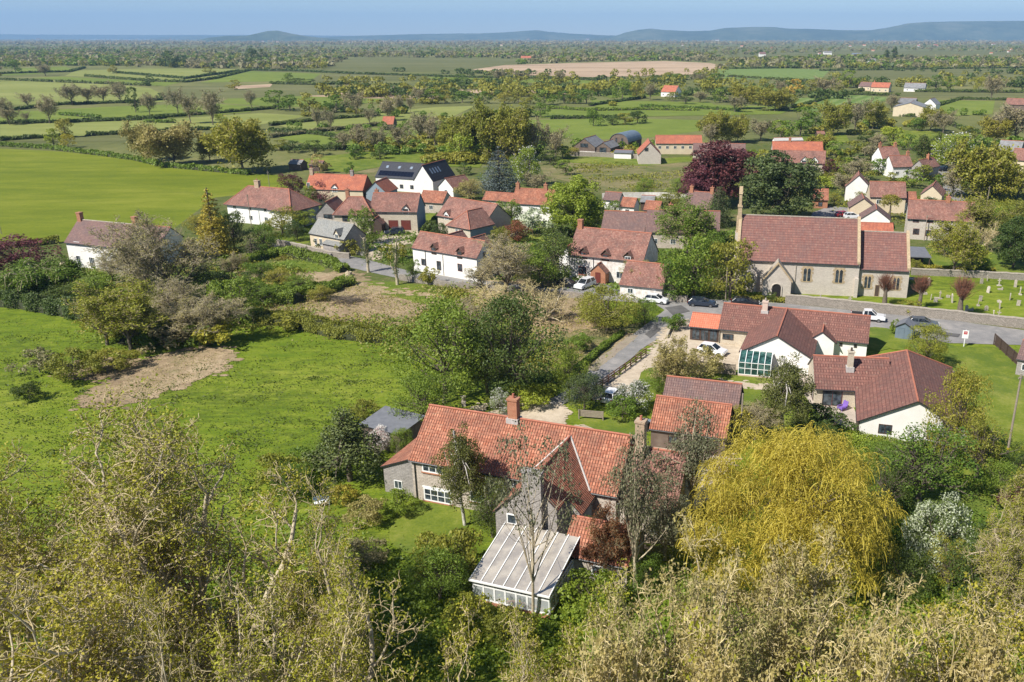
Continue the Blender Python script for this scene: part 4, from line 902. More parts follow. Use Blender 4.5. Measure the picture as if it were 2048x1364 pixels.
pat('rough_ground', [(930, 575), (1060, 565), (1160, 585), (1180, 640), (1260, 668), (1190, 720), (1130, 740), (1100, 700), (1000, 640)], 'clear', 0.5, True)
pat('rough_grass', [(1130, 680), (1280, 655), (1295, 665), (1180, 735), (1120, 760), (1090, 740)], 'rough', 0.4, True)
pat('lane', [(545, 486), (640, 500), (730, 518), (830, 545), (960, 560), (1120, 578), (1290, 590), (1290, 606), (1120, 594), (960, 576), (820, 562), (700, 535), (640, 520), (545, 502)], 'asphalt')
pat('lane', [(1280, 590), (1420, 598), (1560, 606), (1720, 622), (1900, 640), (2048, 660), (2300, 690), (2300, 740), (2048, 690), (1900, 686), (1700, 655), (1560, 645), (1400, 640), (1350, 655), (1280, 700), (1215, 760), (1190, 782), (1105, 818), (1085, 806), (1130, 782), (1175, 745), (1270, 665), (1330, 620)], 'asphalt')
pat('lane_edge', [(1172, 740), (1262, 668), (1275, 672), (1190, 742)], 'track')
pat('driveway', [(770, 470), (800, 455), (850, 462), (850, 480), (800, 492), (775, 512), (745, 520), (742, 500)], 'gravel')
pat('driveway', [(895, 830), (1020, 800), (1100, 808), (1130, 815), (1120, 850), (1060, 868), (1180, 850), (1270, 868), (1260, 890), (1100, 890), (820, 880), (800, 870), (850, 842)], 'gravel')
pat('lawn', [(920, 826), (1000, 798), (1060, 800), (1000, 818), (930, 830)], 'lawn')
pat('lawn', [(1160, 838), (1250, 836), (1300, 860), (1260, 872), (1200, 862)], 'lawn')
pat('driveway', [(1190, 785), (1300, 705), (1340, 660), (1380, 680), (1300, 760), (1230, 800), (1200, 800)], 'gravel')
pat('driveway', [(1350, 648), (1440, 660), (1480, 672), (1475, 735), (1350, 715), (1320, 690)], 'gravel')
pat('lawn', [(1300, 735), (1475, 742), (1600, 770), (1640, 800), (1560, 860), (1480, 850), (1300, 790)], 'lawn')
pat('garden_path', [(1385, 757), (1475, 764), (1580, 776), (1580, 783), (1470, 770), (1385, 763)], 'gravel')
pat('lawn', [(1735, 655), (1800, 662), (1900, 690), (2048, 700), (2400, 760), (2400, 900), (2080, 900), (1990, 880), (1930, 820), (1880, 760), (1800, 700), (1740, 700)], 'lawn')
pat('patio', [(1600, 780), (1640, 745), (1700, 800), (1722, 850), (1720, 868), (1640, 830)], 'paving')
pat('patio', [(1560, 735), (1625, 725), (1620, 775), (1545, 765)], 'paving')
pat('lawn', [(1690, 930), (1780, 900), (1930, 910), (2048, 960), (2048, 1060), (1850, 1060), (1700, 1000)], 'lawn')
pat('lawn', [(790, 1030), (850, 1005), (940, 1020), (930, 1060), (850, 1110), (780, 1090)], 'lawn')
pat('yard', [(1290, 900), (1450, 880), (1440, 960), (1340, 1060), (1250, 1080), (1240, 960)], 'gravel')
pat('courtyard', [(1625, 425), (1660, 412), (1740, 420), (1740, 440), (1690, 446), (1620, 440)], 'asphalt')
pat('lane', [(1872, 335), (1905, 335), (1925, 380), (1960, 420), (1935, 425), (1890, 385)], 'asphalt')
pat('yard', [(1100, 596), (1140, 560), (1190, 560), (1240, 580), (1240, 590), (1140, 592)], 'asphalt')
for px in ([(1205, 765), (1222, 752), (1232, 756), (1214, 770)], [(1290, 668), (1312, 652), (1322, 658), (1300, 676)], [(1480, 622), (1540, 626), (1540, 631), (1478, 627)], [(1330, 615), (1362, 610), (1380, 622), (1345, 630)], [(1860, 660), (1920, 668), (1916, 674), (1858, 666)]):
    sheet('lane_repair', px, 'patchtar', zz(0.003), 0.05)
# distant water and hills
w = MB(); w.poly([(-9000, 15500, 0.6), (-1500, 15500, 0.6), (-1500, 22000, 0.6), (-12000, 22000, 0.6)]); wm, nt, bs, L = newmat('pale_estuary_water'); bs.inputs['Base Color'].default_value = (0.35, 0.38, 0.40, 1); bs.inputs['Roughness'].default_value = 0.35
tag(w.build('water', wm), kind='structure')
hm = groundmat('wooded_hillside', [(0.42, (0.035, 0.055, 0.030)), (0.5, (0.065, 0.090, 0.045)), (0.6, (0.14, 0.15, 0.09))], scales=(0.0012, 0.005, 0.03), bmp=0.0)
def hills(name, D, depth, prof, seed, n=160, m=14):
    """a range of hills at its true distance: prof gives its skyline as seen, height comes from the distance"""
    rng = np.random.default_rng(seed); xs = np.linspace(prof[0][0], prof[-1][0], n); ys = np.interp(xs, [p[0] for p in prof], [p[1] for p in prof])
    ys = ys + np.convolve(rng.normal(0, 0.35, n + 8), np.ones(9) / 9, 'valid')[:n] * 1.3
    V = []
    for j in range(m):
        t = j / (m - 1); y = D + depth * (t - 0.5) * 2
        for i in range(n):
            d = ray(xs[i], ys[i]); h = CAMH + D / d[1] * d[2]; h = max(h, 1.0); X = D / d[1] * d[0]
            k = math.sin(math.pi * t) ** 1.1 * (1 + 0.12 * math.sin(i * 0.5 + j * 1.9) * math.sin(j * 2.3 + i * 0.13) * (1 - abs(2 * t - 1)) * 0.0 + 0.10 * math.sin(i * 0.37 + j) * (t < 0.45) * t)
            V.append((X * y / D, y, max(h * min(k, 1.0), 0) - 1.0))
    a = np.arange(n - 1)[None] + (np.arange(m - 1) * n)[:, None]; Q = np.stack([a, a + 1, a + n + 1, a + n], -1).reshape(-1, 4)
    o = mesh_np(name, V, Q, hm, smooth=True); return tag(o, kind='structure')
hills('hills', 14500, 1500, [(560, 75.5), (640, 75), (700, 72), (780, 69.5), (860, 67.5), (960, 66.5), (1000, 65), (1040, 62), (1075, 60), (1095, 63), (1140, 67), (1200, 70), (1240, 71), (1300, 71)], 1)
hills('hills', 12500, 1400, [(1180, 77), (1225, 74), (1250, 65), (1275, 59.5), (1300, 57), (1330, 60), (1380, 62), (1420, 61), (1450, 55.5), (1500, 53.5), (1550, 54), (1575, 57), (1620, 57.5), (1680, 60), (1740, 60.5), (1770, 56), (1815, 46.5), (1860, 43.5), (1950, 42), (2048, 41.5), (2200, 42), (2500, 50)], 2, n=220)
hills('hills', 9500, 700, [(395, 80), (420, 74.5), (450, 71.5), (495, 71), (512, 67), (535, 61.5), (556, 61), (575, 65), (600, 70), (640, 75), (680, 79)], 3)
hills('hills', 16500, 1000, [(300, 76), (330, 73.5), (380, 71.5), (430, 73), (480, 75)], 4)
hills('hills', 21000, 2500, [(-400, 69), (0, 68), (150, 69.5), (300, 70), (500, 69.5), (700, 71), (900, 73)], 5)
# the air of the day: even pale haze round the camera and everything built
hb = MB(); hb.box(-17000, 17000, -320, 24500, -2.0, 620); ho = hb.build('haze', [])
hz = bpy.data.materials.new('haze_air'); hz.use_nodes = True; nt = hz.node_tree; nt.nodes.remove(nt.nodes['Principled BSDF'])
pv = nt.nodes.new('ShaderNodeVolumePrincipled'); pv.inputs['Color'].default_value = (0.38, 0.64, 1.0, 1); pv.inputs['Density'].default_value = 7.2e-5; pv.inputs['Anisotropy'].default_value = 0.0
nt.links.new(pv.outputs[0], nt.nodes['Material Output'].inputs['Volume']); ho.data.materials.append(hz); tag(ho, kind='stuff')

# ------------------------------------------------------------------ the stone farmhouse in front
b = Bd('farmhouse', 'long stone farmhouse with red pantile roof and front gabled wing, nearest house', 'house', (822, 914), (1043, 953), 4.5)
FH = b
W = b.on(1232, 968, 'y', 0).x; W = max(W, 17.0) if W < 15 else W
D = b.depth(868, 812, 41, 5.5, 9.0); print('farmhouse depth', D); hr = b.mass(0, W, 0, D, 4.5, 41, 'stonewall', 'pantile', ov=0.3)
q = b.on(1028, 800, 'y', D / 2)
b.chimney(b.on(1029, 860, 'y', D / 2).x, D / 2, hr - 0.9, hr + 2.1, 0.95, 0.75, 'brick', 1, base=1.0)
b.winp(865, 935, 2.2, 1.15, nx=3, ny=2, sill='brick', bar=0.12); b.winp(876, 992, 3.0, 1.35, nx=4, ny=2, sill='brick', lintel='frame', bar=0.12); b.winp(1027, 966, 1.3, 1.0, nx=2, ny=1, sill='brick', bar=0.12)
b.pipe(0.35, -0.09, 0, 4.4)
q = b.on(953, 1003, 'y', 0); b.win(q.x, 1.5, 1.3, 1.1, nx=2, sill='brick')
# lower lean-to on the left end
q = b.g(753, 944, 2.75); b.lean(q.x, -0.01, 0.25, D * 0.86, 2.75, 4.15, 'right', 'stonegrey', 'pantile')
b.winp(797, 969, 0.9, 0.9, 'front', 0.25, nx=2); 
# gabled wing towards the camera
wx0, wx1, wy, wm = 11.45, 18.35, -5.4, -3.4; xm = (wx0 + wx1) / 2; wh = 4.1 + (wx1 - wx0) / 2 * TAN(44.5)
b.walls(wx0, wx1, wm, D * 0.45, 4.1, wh, 'stonegrey', 'y'); b.roof(wx0, wx1, wm, D * 0.5, 4.1, wh, 'pantile', 'y', ov=0.25, ovx=0.05, gut=True)
# the gable proper stands further forward and is narrower on its right side
xr = 17.1; tq = TAN(44.5); zr = wh - (xr - xm) * tq; m = MB()
m.poly([(wx0, wy, -0.3), (xr, wy, -0.3), (xr, wy, zr), (xm, wy, wh), (wx0, wy, 4.1)]); m.poly([(wx0, wy, -0.3), (wx0, wm - 0.003, -0.3), (wx0, wm - 0.003, 4.1), (wx0, wy, 4.1)]); m.poly([(xr, wm - 0.003, -0.3), (xr, wy, -0.3), (xr, wy, zr), (xr, wm - 0.003, zr)]); m.build('gable_wall', M_['stonegrey'], b.root)
for sg, xe in ((-1, wx0 - 0.25), (1, xr + 0.15)):
    ze = wh - abs(xe - xm) * tq; top = [(xe, wy - 0.12, ze + 0.053), (xm, wy - 0.12, wh + 0.053), (xm, wm - 0.055, wh + 0.053), (xe, wm - 0.055, ze + 0.053)]; L_ = math.hypot(xe - xm, wh - ze)
    m = MB(); m.poly(top, [(0, 0), (0, L_), (wm - wy, L_), (wm - wy, 0)]); lo_ = [(p[0], p[1], p[2] - 0.13) for p in top]; m.poly(list(reversed(lo_)), mi=1)
    for q in range(4): m.poly([lo_[q], lo_[(q + 1) % 4], top[(q + 1) % 4], top[q]], mi=1)
    m.build('roof', [M_['pantile'], M_['gutter']], b.root)
sx = b.on(1066, 1010, 'y', wy - 0.3).x
b.chimney(sx, wy - 0.24, 0, wh + 1.15, 1.7, 0.62, 'stonegrey', 0)
b.winp(1024, 1038, 0.95, 1.0, 'front', wy, nx=1, sill='brick', bar=0.11)
yb_ = (wh - 4.5) / TAN(41)                                           # pale mortar valleys where the two roofs meet
for sg in (-1, 1):
    a = Vector((xm + sg * (wh - 4.3) / tq, (4.3 - 4.5) / TAN(41), 4.3 + 0.1)); c = Vector((xm, yb_, wh + 0.1))
    v = MB(); v.tube(a, c, 0.09, 0.09, 6); v.build('valley_mortar', M_['lead'], b.root)
b.verge([(wx0 + 0.02, wy - 0.02, 4.0), (xm, wy - 0.02, wh - 0.1)], 'coping', 0.16, 0.22); b.verge([(xr - 0.02, wy - 0.02, zr - 0.1), (xm, wy - 0.02, wh - 0.1)], 'coping', 0.16, 0.22)
# low extension to the right of the wing, with its own pantile roof
e0 = b.g(1160, 1112, 2.5); ex0 = wx1 + 0.02; ey0 = e0.y; b.mass(ex0, ex0 + 5.4, ey0, ey0 + 5.0, 2.5, 38, 'stonewall', 'pantile', ov=0.2)
b.winp(1195, 1141, 1.05, 0.95, 'front', ey0, nx=1, bar=0.1, sill='coping')
b.block('dark_cladding', 'blueg', (wx1 + 0.01, wx1 + 0.06, wy + 1.0, -0.6, 2.2, 3.7))
# lower range at the right end with the buff chimney
b.mass(W + 0.02, W + 5.2, 0.4, D - 0.3, 3.6, 43, 'stonewall', 'pantile2', ov=0.2)
b.chimney(W + 1.1, D / 2 - 0.5, 4.6, hr + 2.0, 0.85, 0.8, 'buffbrick', 1, base=0.0001)
b.win(W + 3.6, 1.4, 1.0, 1.0, 'front', 0.4, nx=2)
for k in range(2): b.win(2.2 + k * 5.0, 1.6, 1.2, 1.1, 'back', D, nx=2)
# conservatory on the wing's front
c0, c1, c2 = b.g(944, 1158, 2.15), b.g(1098, 1192, 2.15), b.g(988, 1062, 3.3)
k = Bd('conservatory', 'white framed conservatory with ribbed translucent roof built against the farmhouse gable', 'conservatory', (944, 1158), (1098, 1192), 2.15)
KL = k.L; KD = min(6.5, max(4.5, k.l(b.w((c0.x + c1.x) / 2, wy - 0.6, 0)).y)); lo, hi = 2.15, 3.35
poly, nt, bs, L = newmat('bronze_polycarbonate'); MC['poly'] = poly; bs.inputs['Base Color'].default_value = (0.30, 0.24, 0.20, 1); bs.inputs['Roughness'].default_value = 0.25; bs.inputs['Transmission Weight'].default_value = 0.25
f = noise(nt, geopos(nt), 0.8, 4); L.new(mixc(nt, ramp(nt, f, [(0.4, (0, 0, 0)), (0.65, (1, 1, 1))]), (0.36, 0.32, 0.27), (0.55, 0.49, 0.40)), bs.inputs['Base Color'])
m = MB(); rs = [(-0.12, -0.15), (KL + 0.12, -0.15), (KL + 0.12, KD), (-0.12, KD)]; zf = lambda y: lo + 0.06 + (hi - lo) * y / KD
m.prism([(x, y, zf(y)) for x, y in rs], (0, 0, 0.05)); ro = m.build('roof', poly, k.root)
m = MB(); n = 7
for i in range(n + 1):
    x = -0.1 + (KL + 0.2) * i / n; m.prism([(x - 0.035, -0.16, zf(-0.16) + 0.04), (x + 0.035, -0.16, zf(-0.16) + 0.04), (x + 0.035, -0.16, zf(-0.16) + 0.12), (x - 0.035, -0.16, zf(-0.16) + 0.12)], (0, KD + 0.16, (hi - lo) * (KD + 0.16) / KD))
m.build('glazing_bars', M_['frame'], ro); k.block('gutter', 'frame', (-0.15, KL + 0.15, -0.28, -0.17, lo - 0.02, lo + 0.12), parent=ro)
k.block('plinth', 'brick', (0, KL, 0.0, 0.14, -0.2, 0.35), (0, 0.14, 0.14, KD, -0.2, 0.35), (KL - 0.14, KL, 0.14, KD, -0.2, 0.35))
k.block('floor', 'clay', (0.15, KL - 0.15, 0.15, KD, 0.0, 0.06))
gm, nt, bs, L = newmat('clear_glass'); bs.inputs['Base Color'].default_value = (0.75, 0.8, 0.8, 1); bs.inputs['Roughness'].default_value = 0.05; bs.inputs['Alpha'].default_value = 0.28
def glazed(side, a0, a1, n, door=None):
    for i in range(n):
        x0, x1 = a0 + (a1 - a0) * i / n, a0 + (a1 - a0) * (i + 1) / n; t = 0.075
        def tr(p, q, r, s_, z0, z1): return (p, q, r, s_, z0, z1) if side == 'f' else ((0.02 + r, 0.02 + s_, p, q, z0, z1) if side == 'l' else (KL - 0.1 + r, KL - 0.1 + s_, p, q, z0, z1))
        bxs = [tr(x0, x0 + t, 0.03, 0.11, 0.352, lo), tr(x1 - t, x1 - 0.002, 0.03, 0.11, 0.352, lo), tr(x0 + t, x1 - t, 0.033, 0.107, 0.355, 0.47), tr(x0 + t, x1 - t, 0.033, 0.107, lo - 0.13, lo - 0.004), tr(x0 + t, x1 - t, 0.036, 0.104, 1.58, 1.67)]
        wo = k.block('window', 'frame', *bxs); g_ = MB(); g_.box(*tr(x0 + t, x1 - t, 0.06, 0.075, 0.47, lo - 0.13)); g_.build('pane', gm, wo)
glazed('f', 0, KL, 7); glazed('l', 0.2, KD, 5); glazed('r', 0.2, KD, 5)
st = k.w(KL * 0.45, 1.6, 0.06); s_ = empty('garden_chair', st, k.az, 'red cushioned chair inside the white conservatory', 'chair')
MB().box(-0.35, 0.35, -0.3, 0.35, 0.25, 0.45).build('seat', M_['clay'], s_); MB().box(-0.35, 0.35, 0.35, 0.48, 0.25, 0.95).build('backrest', M_['clay'], s_)
for lx in (-0.3, 0.3):
    for ly in (-0.25, 0.4): MB().tube((lx, ly, 0), (lx, ly, 0.25), 0.03, 0.03, 6).build('leg', M_['timber'], s_)

# ------------------------------------------------------------------ garage and outbuilding behind the farmhouse
b = Bd('garage', 'outbuilding with plain red tiled roof beside the eucalyptus, right of the farmhouse', 'outbuilding', (1302, 853), (1451, 873), 2.5)
D = b.depth(1380, 800, 42, 5, 7.5); h1 = b.mass(0, b.L, 0, D, 2.5, 42, 'weathered', 'pantile', ov=0.25, ridgem='clay'); b.win(b.L * 0.3, 1.3, 1.0, 0.9, nx=2, fr='brownframe'); b.win(b.L * 0.75, 1.05, 2.2, 2.1, nx=2, fr='brownframe', glassm=M_['boards'], door=True, name='door')
b = Bd('barn', 'small barn with speckled purple-brown tile roof behind the red roofed outbuilding', 'outbuilding', (1327, 797), (1475, 814), 2.6)
D = b.depth(1408, 779, 40, 4.5, 6.5); b.mass(0, b.L, 0, D, 2.6, 40, 'weathered', 'brown', ov=0.25); b.win(b.L * 0.5, 1.2, 0.9, 0.9, 'back', D, nx=2)
# grey felt roofed shed left of farmhouse
b = Bd('shed', 'low shed with flat grey felt roof left of the farmhouse gable', 'shed', (722, 850), (790, 868), 2.3)
b.lean(0, b.L + 0.6, 0, 4.2, 2.3, 2.75, 'back', 'weathered', 'felt'); b.win(1.4, 1.1, 0.9, 1.9, nx=1, fr='brownframe', glassm=M_['boards'], door=True, name='door')

# ------------------------------------------------------------------ two bungalows on the right
b = Bd('bungalow', 'long cream bungalow with brown-red tiled roof and white front gable, below the church', 'house', (1439, 654), (1735, 683), 2.55)
BA = b; D = b.depth(1600, 620, 35, 7, 10); hr = b.mass(0, b.L, 0, D, 2.55, 35, 'stonecream', 'concrete', ov=0.35)
g0 = b.g(1482, 698, 2.55); g1 = b.g(1621, 717, 2.55); x0, x1 = g0.x + 0.2, g1.x; yf = (g0.y + g1.y) / 2
wh = b.mass(x0, x1, yf, D * 0.5, 2.55, 0, 'white', 'concrete', 'y', hr=min(hr, 2.55 + (x1 - x0) / 2 * TAN(35)), ov=0.35, ovx=0.25)
b.chimney(b.on(1530, 628, 'y', D * 0.45).x, D * 0.42, hr - 1.1, hr + 1.1, 0.75, 0.75, 'pinkish', 1, potm='coping', base=0.8)
e = b.l(P(1384, 645, 2.35)); b.mass(e.x, -0.02, 0.2, D * 0.62, 2.35, 30, 'boards', 'bright', ov=0.3, name='roof', ridgem='clay')
for t in (0.2, 0.5, 0.8): b.win(e.x * t, 1.15, abs(e.x) * 0.27, 1.9, 'front', 0.2, nx=2, fr='brownframe')
b.block('white_wall', 'white', (x1 + 0.02, b.L, -0.05, -0.004, -0.2, 2.4))
for t in (0.25, 0.5, 0.78): b.win(x1 + (b.L - x1) * t, 1.75, 0.42, 0.5, 'front', -0.05, nx=1, fr='brownframe')
b.win(1.3, 1.2, 1.6, 0.9, 'front', 0, nx=3, fr='brownframe'); b.pipe(0.1, -0.08, 0, 2.4)
for t in (0.2, 0.5, 0.8): b.win(b.L * t, 1.4, 1.4, 1.1, 'back', D, nx=3)
b.mass(x1 - 0.8, x1 + 2.6, -1.3, D * 0.35, 2.5, 0, 'white', 'concrete', 'y', hr=3.75, ov=0.3)
b = Bd('bungalow', 'hip and gable bungalow with mottled brown-red roof, white gable and paved patio', 'house', (1632, 773), (1697, 776), 2.5)
BB = b
gA = b.g(1720, 839, 2.5); gB = b.g(1942, 862, 2.5)
r = Bd('range', None, None, (1720, 839), (1942, 862), 2.5)
bpy.data.objects.remove(r.root)
r.root = b.root
# the gabled range is turned against the patio range: its parts hang from the same house through a part frame
fr_ = b.root; turn = r.az
def inroot(fn):
    before = set(bpy.data.objects); fn(); new = [o for o in bpy.data.objects if o not in before and o.parent == b.root]
    M0 = Matrix.Translation(r.o) @ Matrix.Rotation(r.az, 4, 'Z'); M1 = Matrix.Translation(b.o) @ Matrix.Rotation(b.az, 4, 'Z')
    for o in new: o.data.transform(M1.inverted() @ M0)
    for o in new:
        for c in o.children: c.data.transform(M1.inverted() @ M0)
bk = r.l(P(1775, 697, 5.4)).y; print('range', r.L, bk)
def rng_():
    r.mass(0, r.L, 0, bk + 3.0, 2.5, 0, 'white', 'concrete', 'y', hip=(0, 3.2), hr=5.4, ov=0.35, ovx=0.3)
    r.winp(1770, 858, 1.4, 1.1, 'front', 0, nx=2, fr='brownframe'); r.winp(1868, 870, 1.4, 1.1, 'front', 0, nx=2, fr='brownframe')
    r.block('timber_side', 'boards', (-0.06, -0.004, 0.1, 8.0, -0.2, 2.4)); r.chimney
inroot(rng_)
D = b.depth(1690, 714, 33, 6.5, 9); hh = b.mass(0, b.L + 5.0, 0, D, 2.5, 33, 'stonecream', 'concrete', ov=0.35)
b.chimney(b.on(1698, 750, 'y', D * 0.3).x, D * 0.30, 3.5, hh + 1.4, 0.65, 0.65, 'stonecream', 1, potm='boards', base=0.9)
b.win(b.on(1664, 800, 'y', 0).x, 1.1, 2.3, 2.05, nx=2, fr='redframe'); b.pipe(0.9, -0.08, 0, 2.4); b.win(2.4, 1.1, 2.4, 2.0, 'left', 0, nx=2, fr='brownframe')

# ------------------------------------------------------------------ church
b = Bd('church', 'pale stone village church with long brown-red tiled nave, lower chancel, porch and tall bellcote', 'church', (1474, 516), (1720, 527), 5.9)
CHB = b; D = b.depth(1600, 434, 46, 8, 12.5); hr = b.mass(0, b.L, 0, D, 5.9, 46, 'lias', 'church', ov=0.3, ovx=-0.25, ridgem='coping')
cx1 = b.on(1818, 560, 'y', 0.5).x; cy0 = 0.7; cD = D - 1.6; ch = 5.0
chr_ = b.mass(b.L + 0.02, cx1, cy0, cy0 + cD, ch, 0, 'lias', 'church', hr=ch + cD / 2 * TAN(44), ov=0.3, ovx=-0.25, ridgem='coping')
tn = TAN(46)
for X, y0, dd, he_, hr_ in ((0.12, -0.15, D + 0.3, 5.75, hr), (b.L - 0.2, -0.15, D + 0.3, 5.75, hr), (cx1 - 0.2, cy0 - 0.1, cD + 0.2, ch - 0.1, chr_)):
    b.verge([(X, y0, he_), (X, y0 + dd / 2, hr_ + 0.05)], 'ham', 0.5, 0.42); b.verge([(X, y0 + dd, he_), (X, y0 + dd / 2, hr_ + 0.05)], 'ham', 0.5, 0.42)
bt = b.on(1468, 372, 'y', D / 2).z
b.block('west_buttress', 'lias', (-0.66, 0.5, D / 2 - 1.1, D / 2 + 1.1, -0.2, hr - 3.0))
bc = b.block('bellcote', 'ham', (-0.55, 0.45, D / 2 - 1.0, D / 2 + 1.0, hr - 3.0, hr - 0.3), (-0.4, 0.3, D / 2 - 0.9, D / 2 - 0.4, hr - 0.3, hr + 1.5), (-0.4, 0.3, D / 2 + 0.4, D / 2 + 0.9, hr - 0.3, hr + 1.5), (-0.48, 0.38, D / 2 - 1.0, D / 2 + 1.0, hr + 1.5, hr + 1.75), (-0.3, 0.2, D / 2 - 0.6, D / 2 + 0.6, hr + 1.75, bt - 1.3))
m = MB(); m.prism([(-0.36, D / 2 - 0.7, bt - 1.3), (-0.36, D / 2 + 0.7, bt - 1.3), (-0.36, D / 2, bt)], (0.62, 0, 0)); m.build('gablet', M_['ham'], bc)
m = MB(); m.tube((-0.05, D / 2, hr + 0.35), (-0.05, D / 2, hr + 0.95), 0.42, 0.25, 10); m.build('bell', flat('dark_bell_bronze', (0.08, 0.07, 0.05), 0.4, metal=0.6), bc)
def lancets(X, v, z0, z1, w_=0.42, n=2):
    m = MB(); tot = n * w_ + (n - 1) * 0.16; m.box(X - tot / 2 - 0.28, X + tot / 2 + 0.28, v - 0.05, v + 0.02, z0 - 0.2, z1 + 0.28)
    for s2 in (-1, 1):
        for zq in (z0 + 0.1, (z0 + z1) / 2 + 0.3, z1 - 0.2):
            xa = X + s2 * (tot / 2 + 0.28); m.box(min(xa, xa + s2 * 0.2), max(xa, xa + s2 * 0.2), v - 0.046, v + 0.02, zq - 0.15, zq + 0.2)
    o = m.build('window', M_['ham'], b.root)
    for i in range(n):
        c = X - tot / 2 + w_ / 2 + i * (w_ + 0.16); g_ = MB(); g_.prism([(c - w_ / 2, v - 0.075, z0), (c + w_ / 2, v - 0.075, z0), (c + w_ / 2, v - 0.075, z1 - 0.25), (c, v - 0.075, z1), (c - w_ / 2, v - 0.075, z1 - 0.25)], (0, 0.035, 0)); g_.build('pane', glass(), o)
        h_ = MB(); h_.box(c - 0.02, c + 0.02, v - 0.085, v - 0.07, z0, z1 - 0.1)
        for j in range(1, 4): h_.box(c - w_ / 2, c + w_ / 2, v - 0.083, v - 0.072, z0 + (z1 - z0) * j / 4, z0 + (z1 - z0) * j / 4 + 0.03)
        h_.build('leading', M_['gutter'], o)
for px, py in ((1614, 549), (1678, 552)): q = b.on(px, py); lancets(q.x, 0, q.z - 1.15, q.z + 1.15, 0.5)
for px, py in ((1735, 564), (1792, 567)): q = b.on(px, py, 'y', cy0); lancets(q.x, cy0, q.z - 1.05, q.z + 1.05, 0.42)
q = b.on(1754, 580, 'y', cy0); b.win(q.x, 1.1, 0.8, 2.1, 'front', cy0, nx=1, fr='ham', glassm=M_['boards'], door=True, name='door')
for px in (1590,): b.pipe(b.on(px, 560).x, -0.09, 0, 5.6, 'coping', 0.06)
for X in (b.L - 0.3, b.L * 0.16): b.block('buttress', 'lias', (X - 0.3, X + 0.3, -0.7, -0.003, -0.2, 3.4))
# porch
p0, p1 = b.g(1524, 592, 0).x, b.g(1580, 594, 0).x; py0 = (b.g(1526, 594, 0).y + b.g(1578, 596, 0).y) / 2; py0 = min(py0, -2.2); pw = p1 - p0; pz = 2.9; pr = pz + pw / 2 * TAN(52)
b.walls(p0, p1, py0, -0.003, pz, pr, 'lias', 'y'); b.roof(p0, p1, py0, 0.0, pz, pr, 'lead', 'y', ov=0.15, ovx=0.02, t=0.16, ridge=False, name='porch_roof', gut=False) if False else None
m = MB(); xm = (p0 + p1) / 2
for s2 in (-1, 1):
    xe = xm + s2 * (pw / 2 + 0.2); m.prism([(xe, py0 - 0.2, pz - 0.15), (xm, py0 - 0.2, pr + 0.05), (xm, py0 - 0.2, pr + 0.3), (xe, py0 - 0.2, pz + 0.1)], (0, -py0 + 0.2, 0))
m.build('porch_roof', M_['coping'], b.root)
m = MB()
for s2 in (-1, 1):
    xe = xm + s2 * (pw / 2 + 0.22); m.prism([(xe, py0 - 0.3, pz - 0.2), (xm, py0 - 0.3, pr), (xm, py0 - 0.3, pr + 0.38), (xe, py0 - 0.3, pz + 0.18)], (0, 0.32, 0))
m.build('coping', M_['ham'], b.root)
dm = MB(); v = py0 - 0.012; dw, dh = 0.85, 1.75; arc = [(xm - dw, v, 0)] + [(xm + dw * math.cos(a), v, dh + 0.75 * math.sin(a)) for a in [math.pi - math.pi * i / 8 for i in range(9)]] + [(xm + dw, v, 0)]
dm.poly(arc); do = dm.build('doorway', flat('dark_doorway', (0.012, 0.01, 0.01), 0.9), b.root)
am = MB(); arr = [Vector(p) for p in arc]
for a, c in zip(arr[:-1], arr[1:]):
    am.tube(a + Vector((0, -0.02, 0)), c + Vector((0, -0.02, 0)), 0.13, 0.13, 6)
am.build('arch', M_['lias'], do); b.block('doorstep', 'clay', (xm - dw, xm + dw, py0 - 0.5, py0 - 0.02, 0, 0.16))
tag(FH.root, None)

# ------------------------------------------------------------------ houses of the village, front to back
def std(b, n=3, z=1.5, up=None, w=1.1, h=1.1, fr='frame', v=0.0, L=None, x0=0.0, nx=2):
    L = L or b.L
    for i in range(n):
        x = x0 + L * (i + 0.5) / n; b.win(x, z, w, h, 'front', v, fr=fr, nx=nx)
        if up: b.win(x, up, w * 0.9, h * 0.85, 'front', v, fr=fr, nx=nx)
# white cottage with three dormers
b = Bd('cottage', 'white cottage with orange pantile roof, three dormers and a gabled brick porch', 'house', (1138, 506), (1286, 521), 4.7)
D = b.depth(1235, 461, 45, 6, 9); hr = b.mass(0, b.L, 0, D, 4.7, 45, 'white2', 'pantile2', sidem=None, ov=0.3)
b.chimney(0.6, D / 2, hr - 0.6, hr + 1.5, 0.9, 0.8, 'brick', 0)
for px in (1167, 1211, 1256): b.dormer(b.on(px, 505).x, 1.5, 3.9, 1.35, roof='pantile2', wall='boards', fr='redframe' if px < 1220 else 'frame')
b.winp(1165, 541, 1.5, 1.5, fr='redframe', nx=2, sill='brick'); b.pipe(b.on(1187, 520).x, -0.08, 0.2, 4.6)
q = b.on(1203, 560); px0, px1 = q.x - 1.45, q.x + 1.45; b.walls(px0, px1, -1.7, -0.003, 2.3, 3.65, 'brick', 'y'); b.roof(px0, px1, -1.7, -0.35, 2.3, 3.65, 'pantile2', 'y', ov=0.25, name='porch_roof', gut=False)
b.win(q.x, 1.05, 1.0, 2.1, 'front', -1.7, nx=1, fr='redframe', glassm=M_['redframe'], door=True, name='door')
b.win(q.x + 3.6, 1.6, 1.4, 1.3, 'front', 0, nx=2)
for px in (1300,): pass
b.mass(-3.2, -0.02, D * 0.3, D * 0.3 + 5.2, 3.4, 0, 'white', 'pantile2', 'y', hr=5.2, ov=0.2)
b = Bd('garage', 'long low white garage with mossy pantile roof beside the three-dormer cottage', 'garage', (1240, 567), (1324, 576), 2.4)
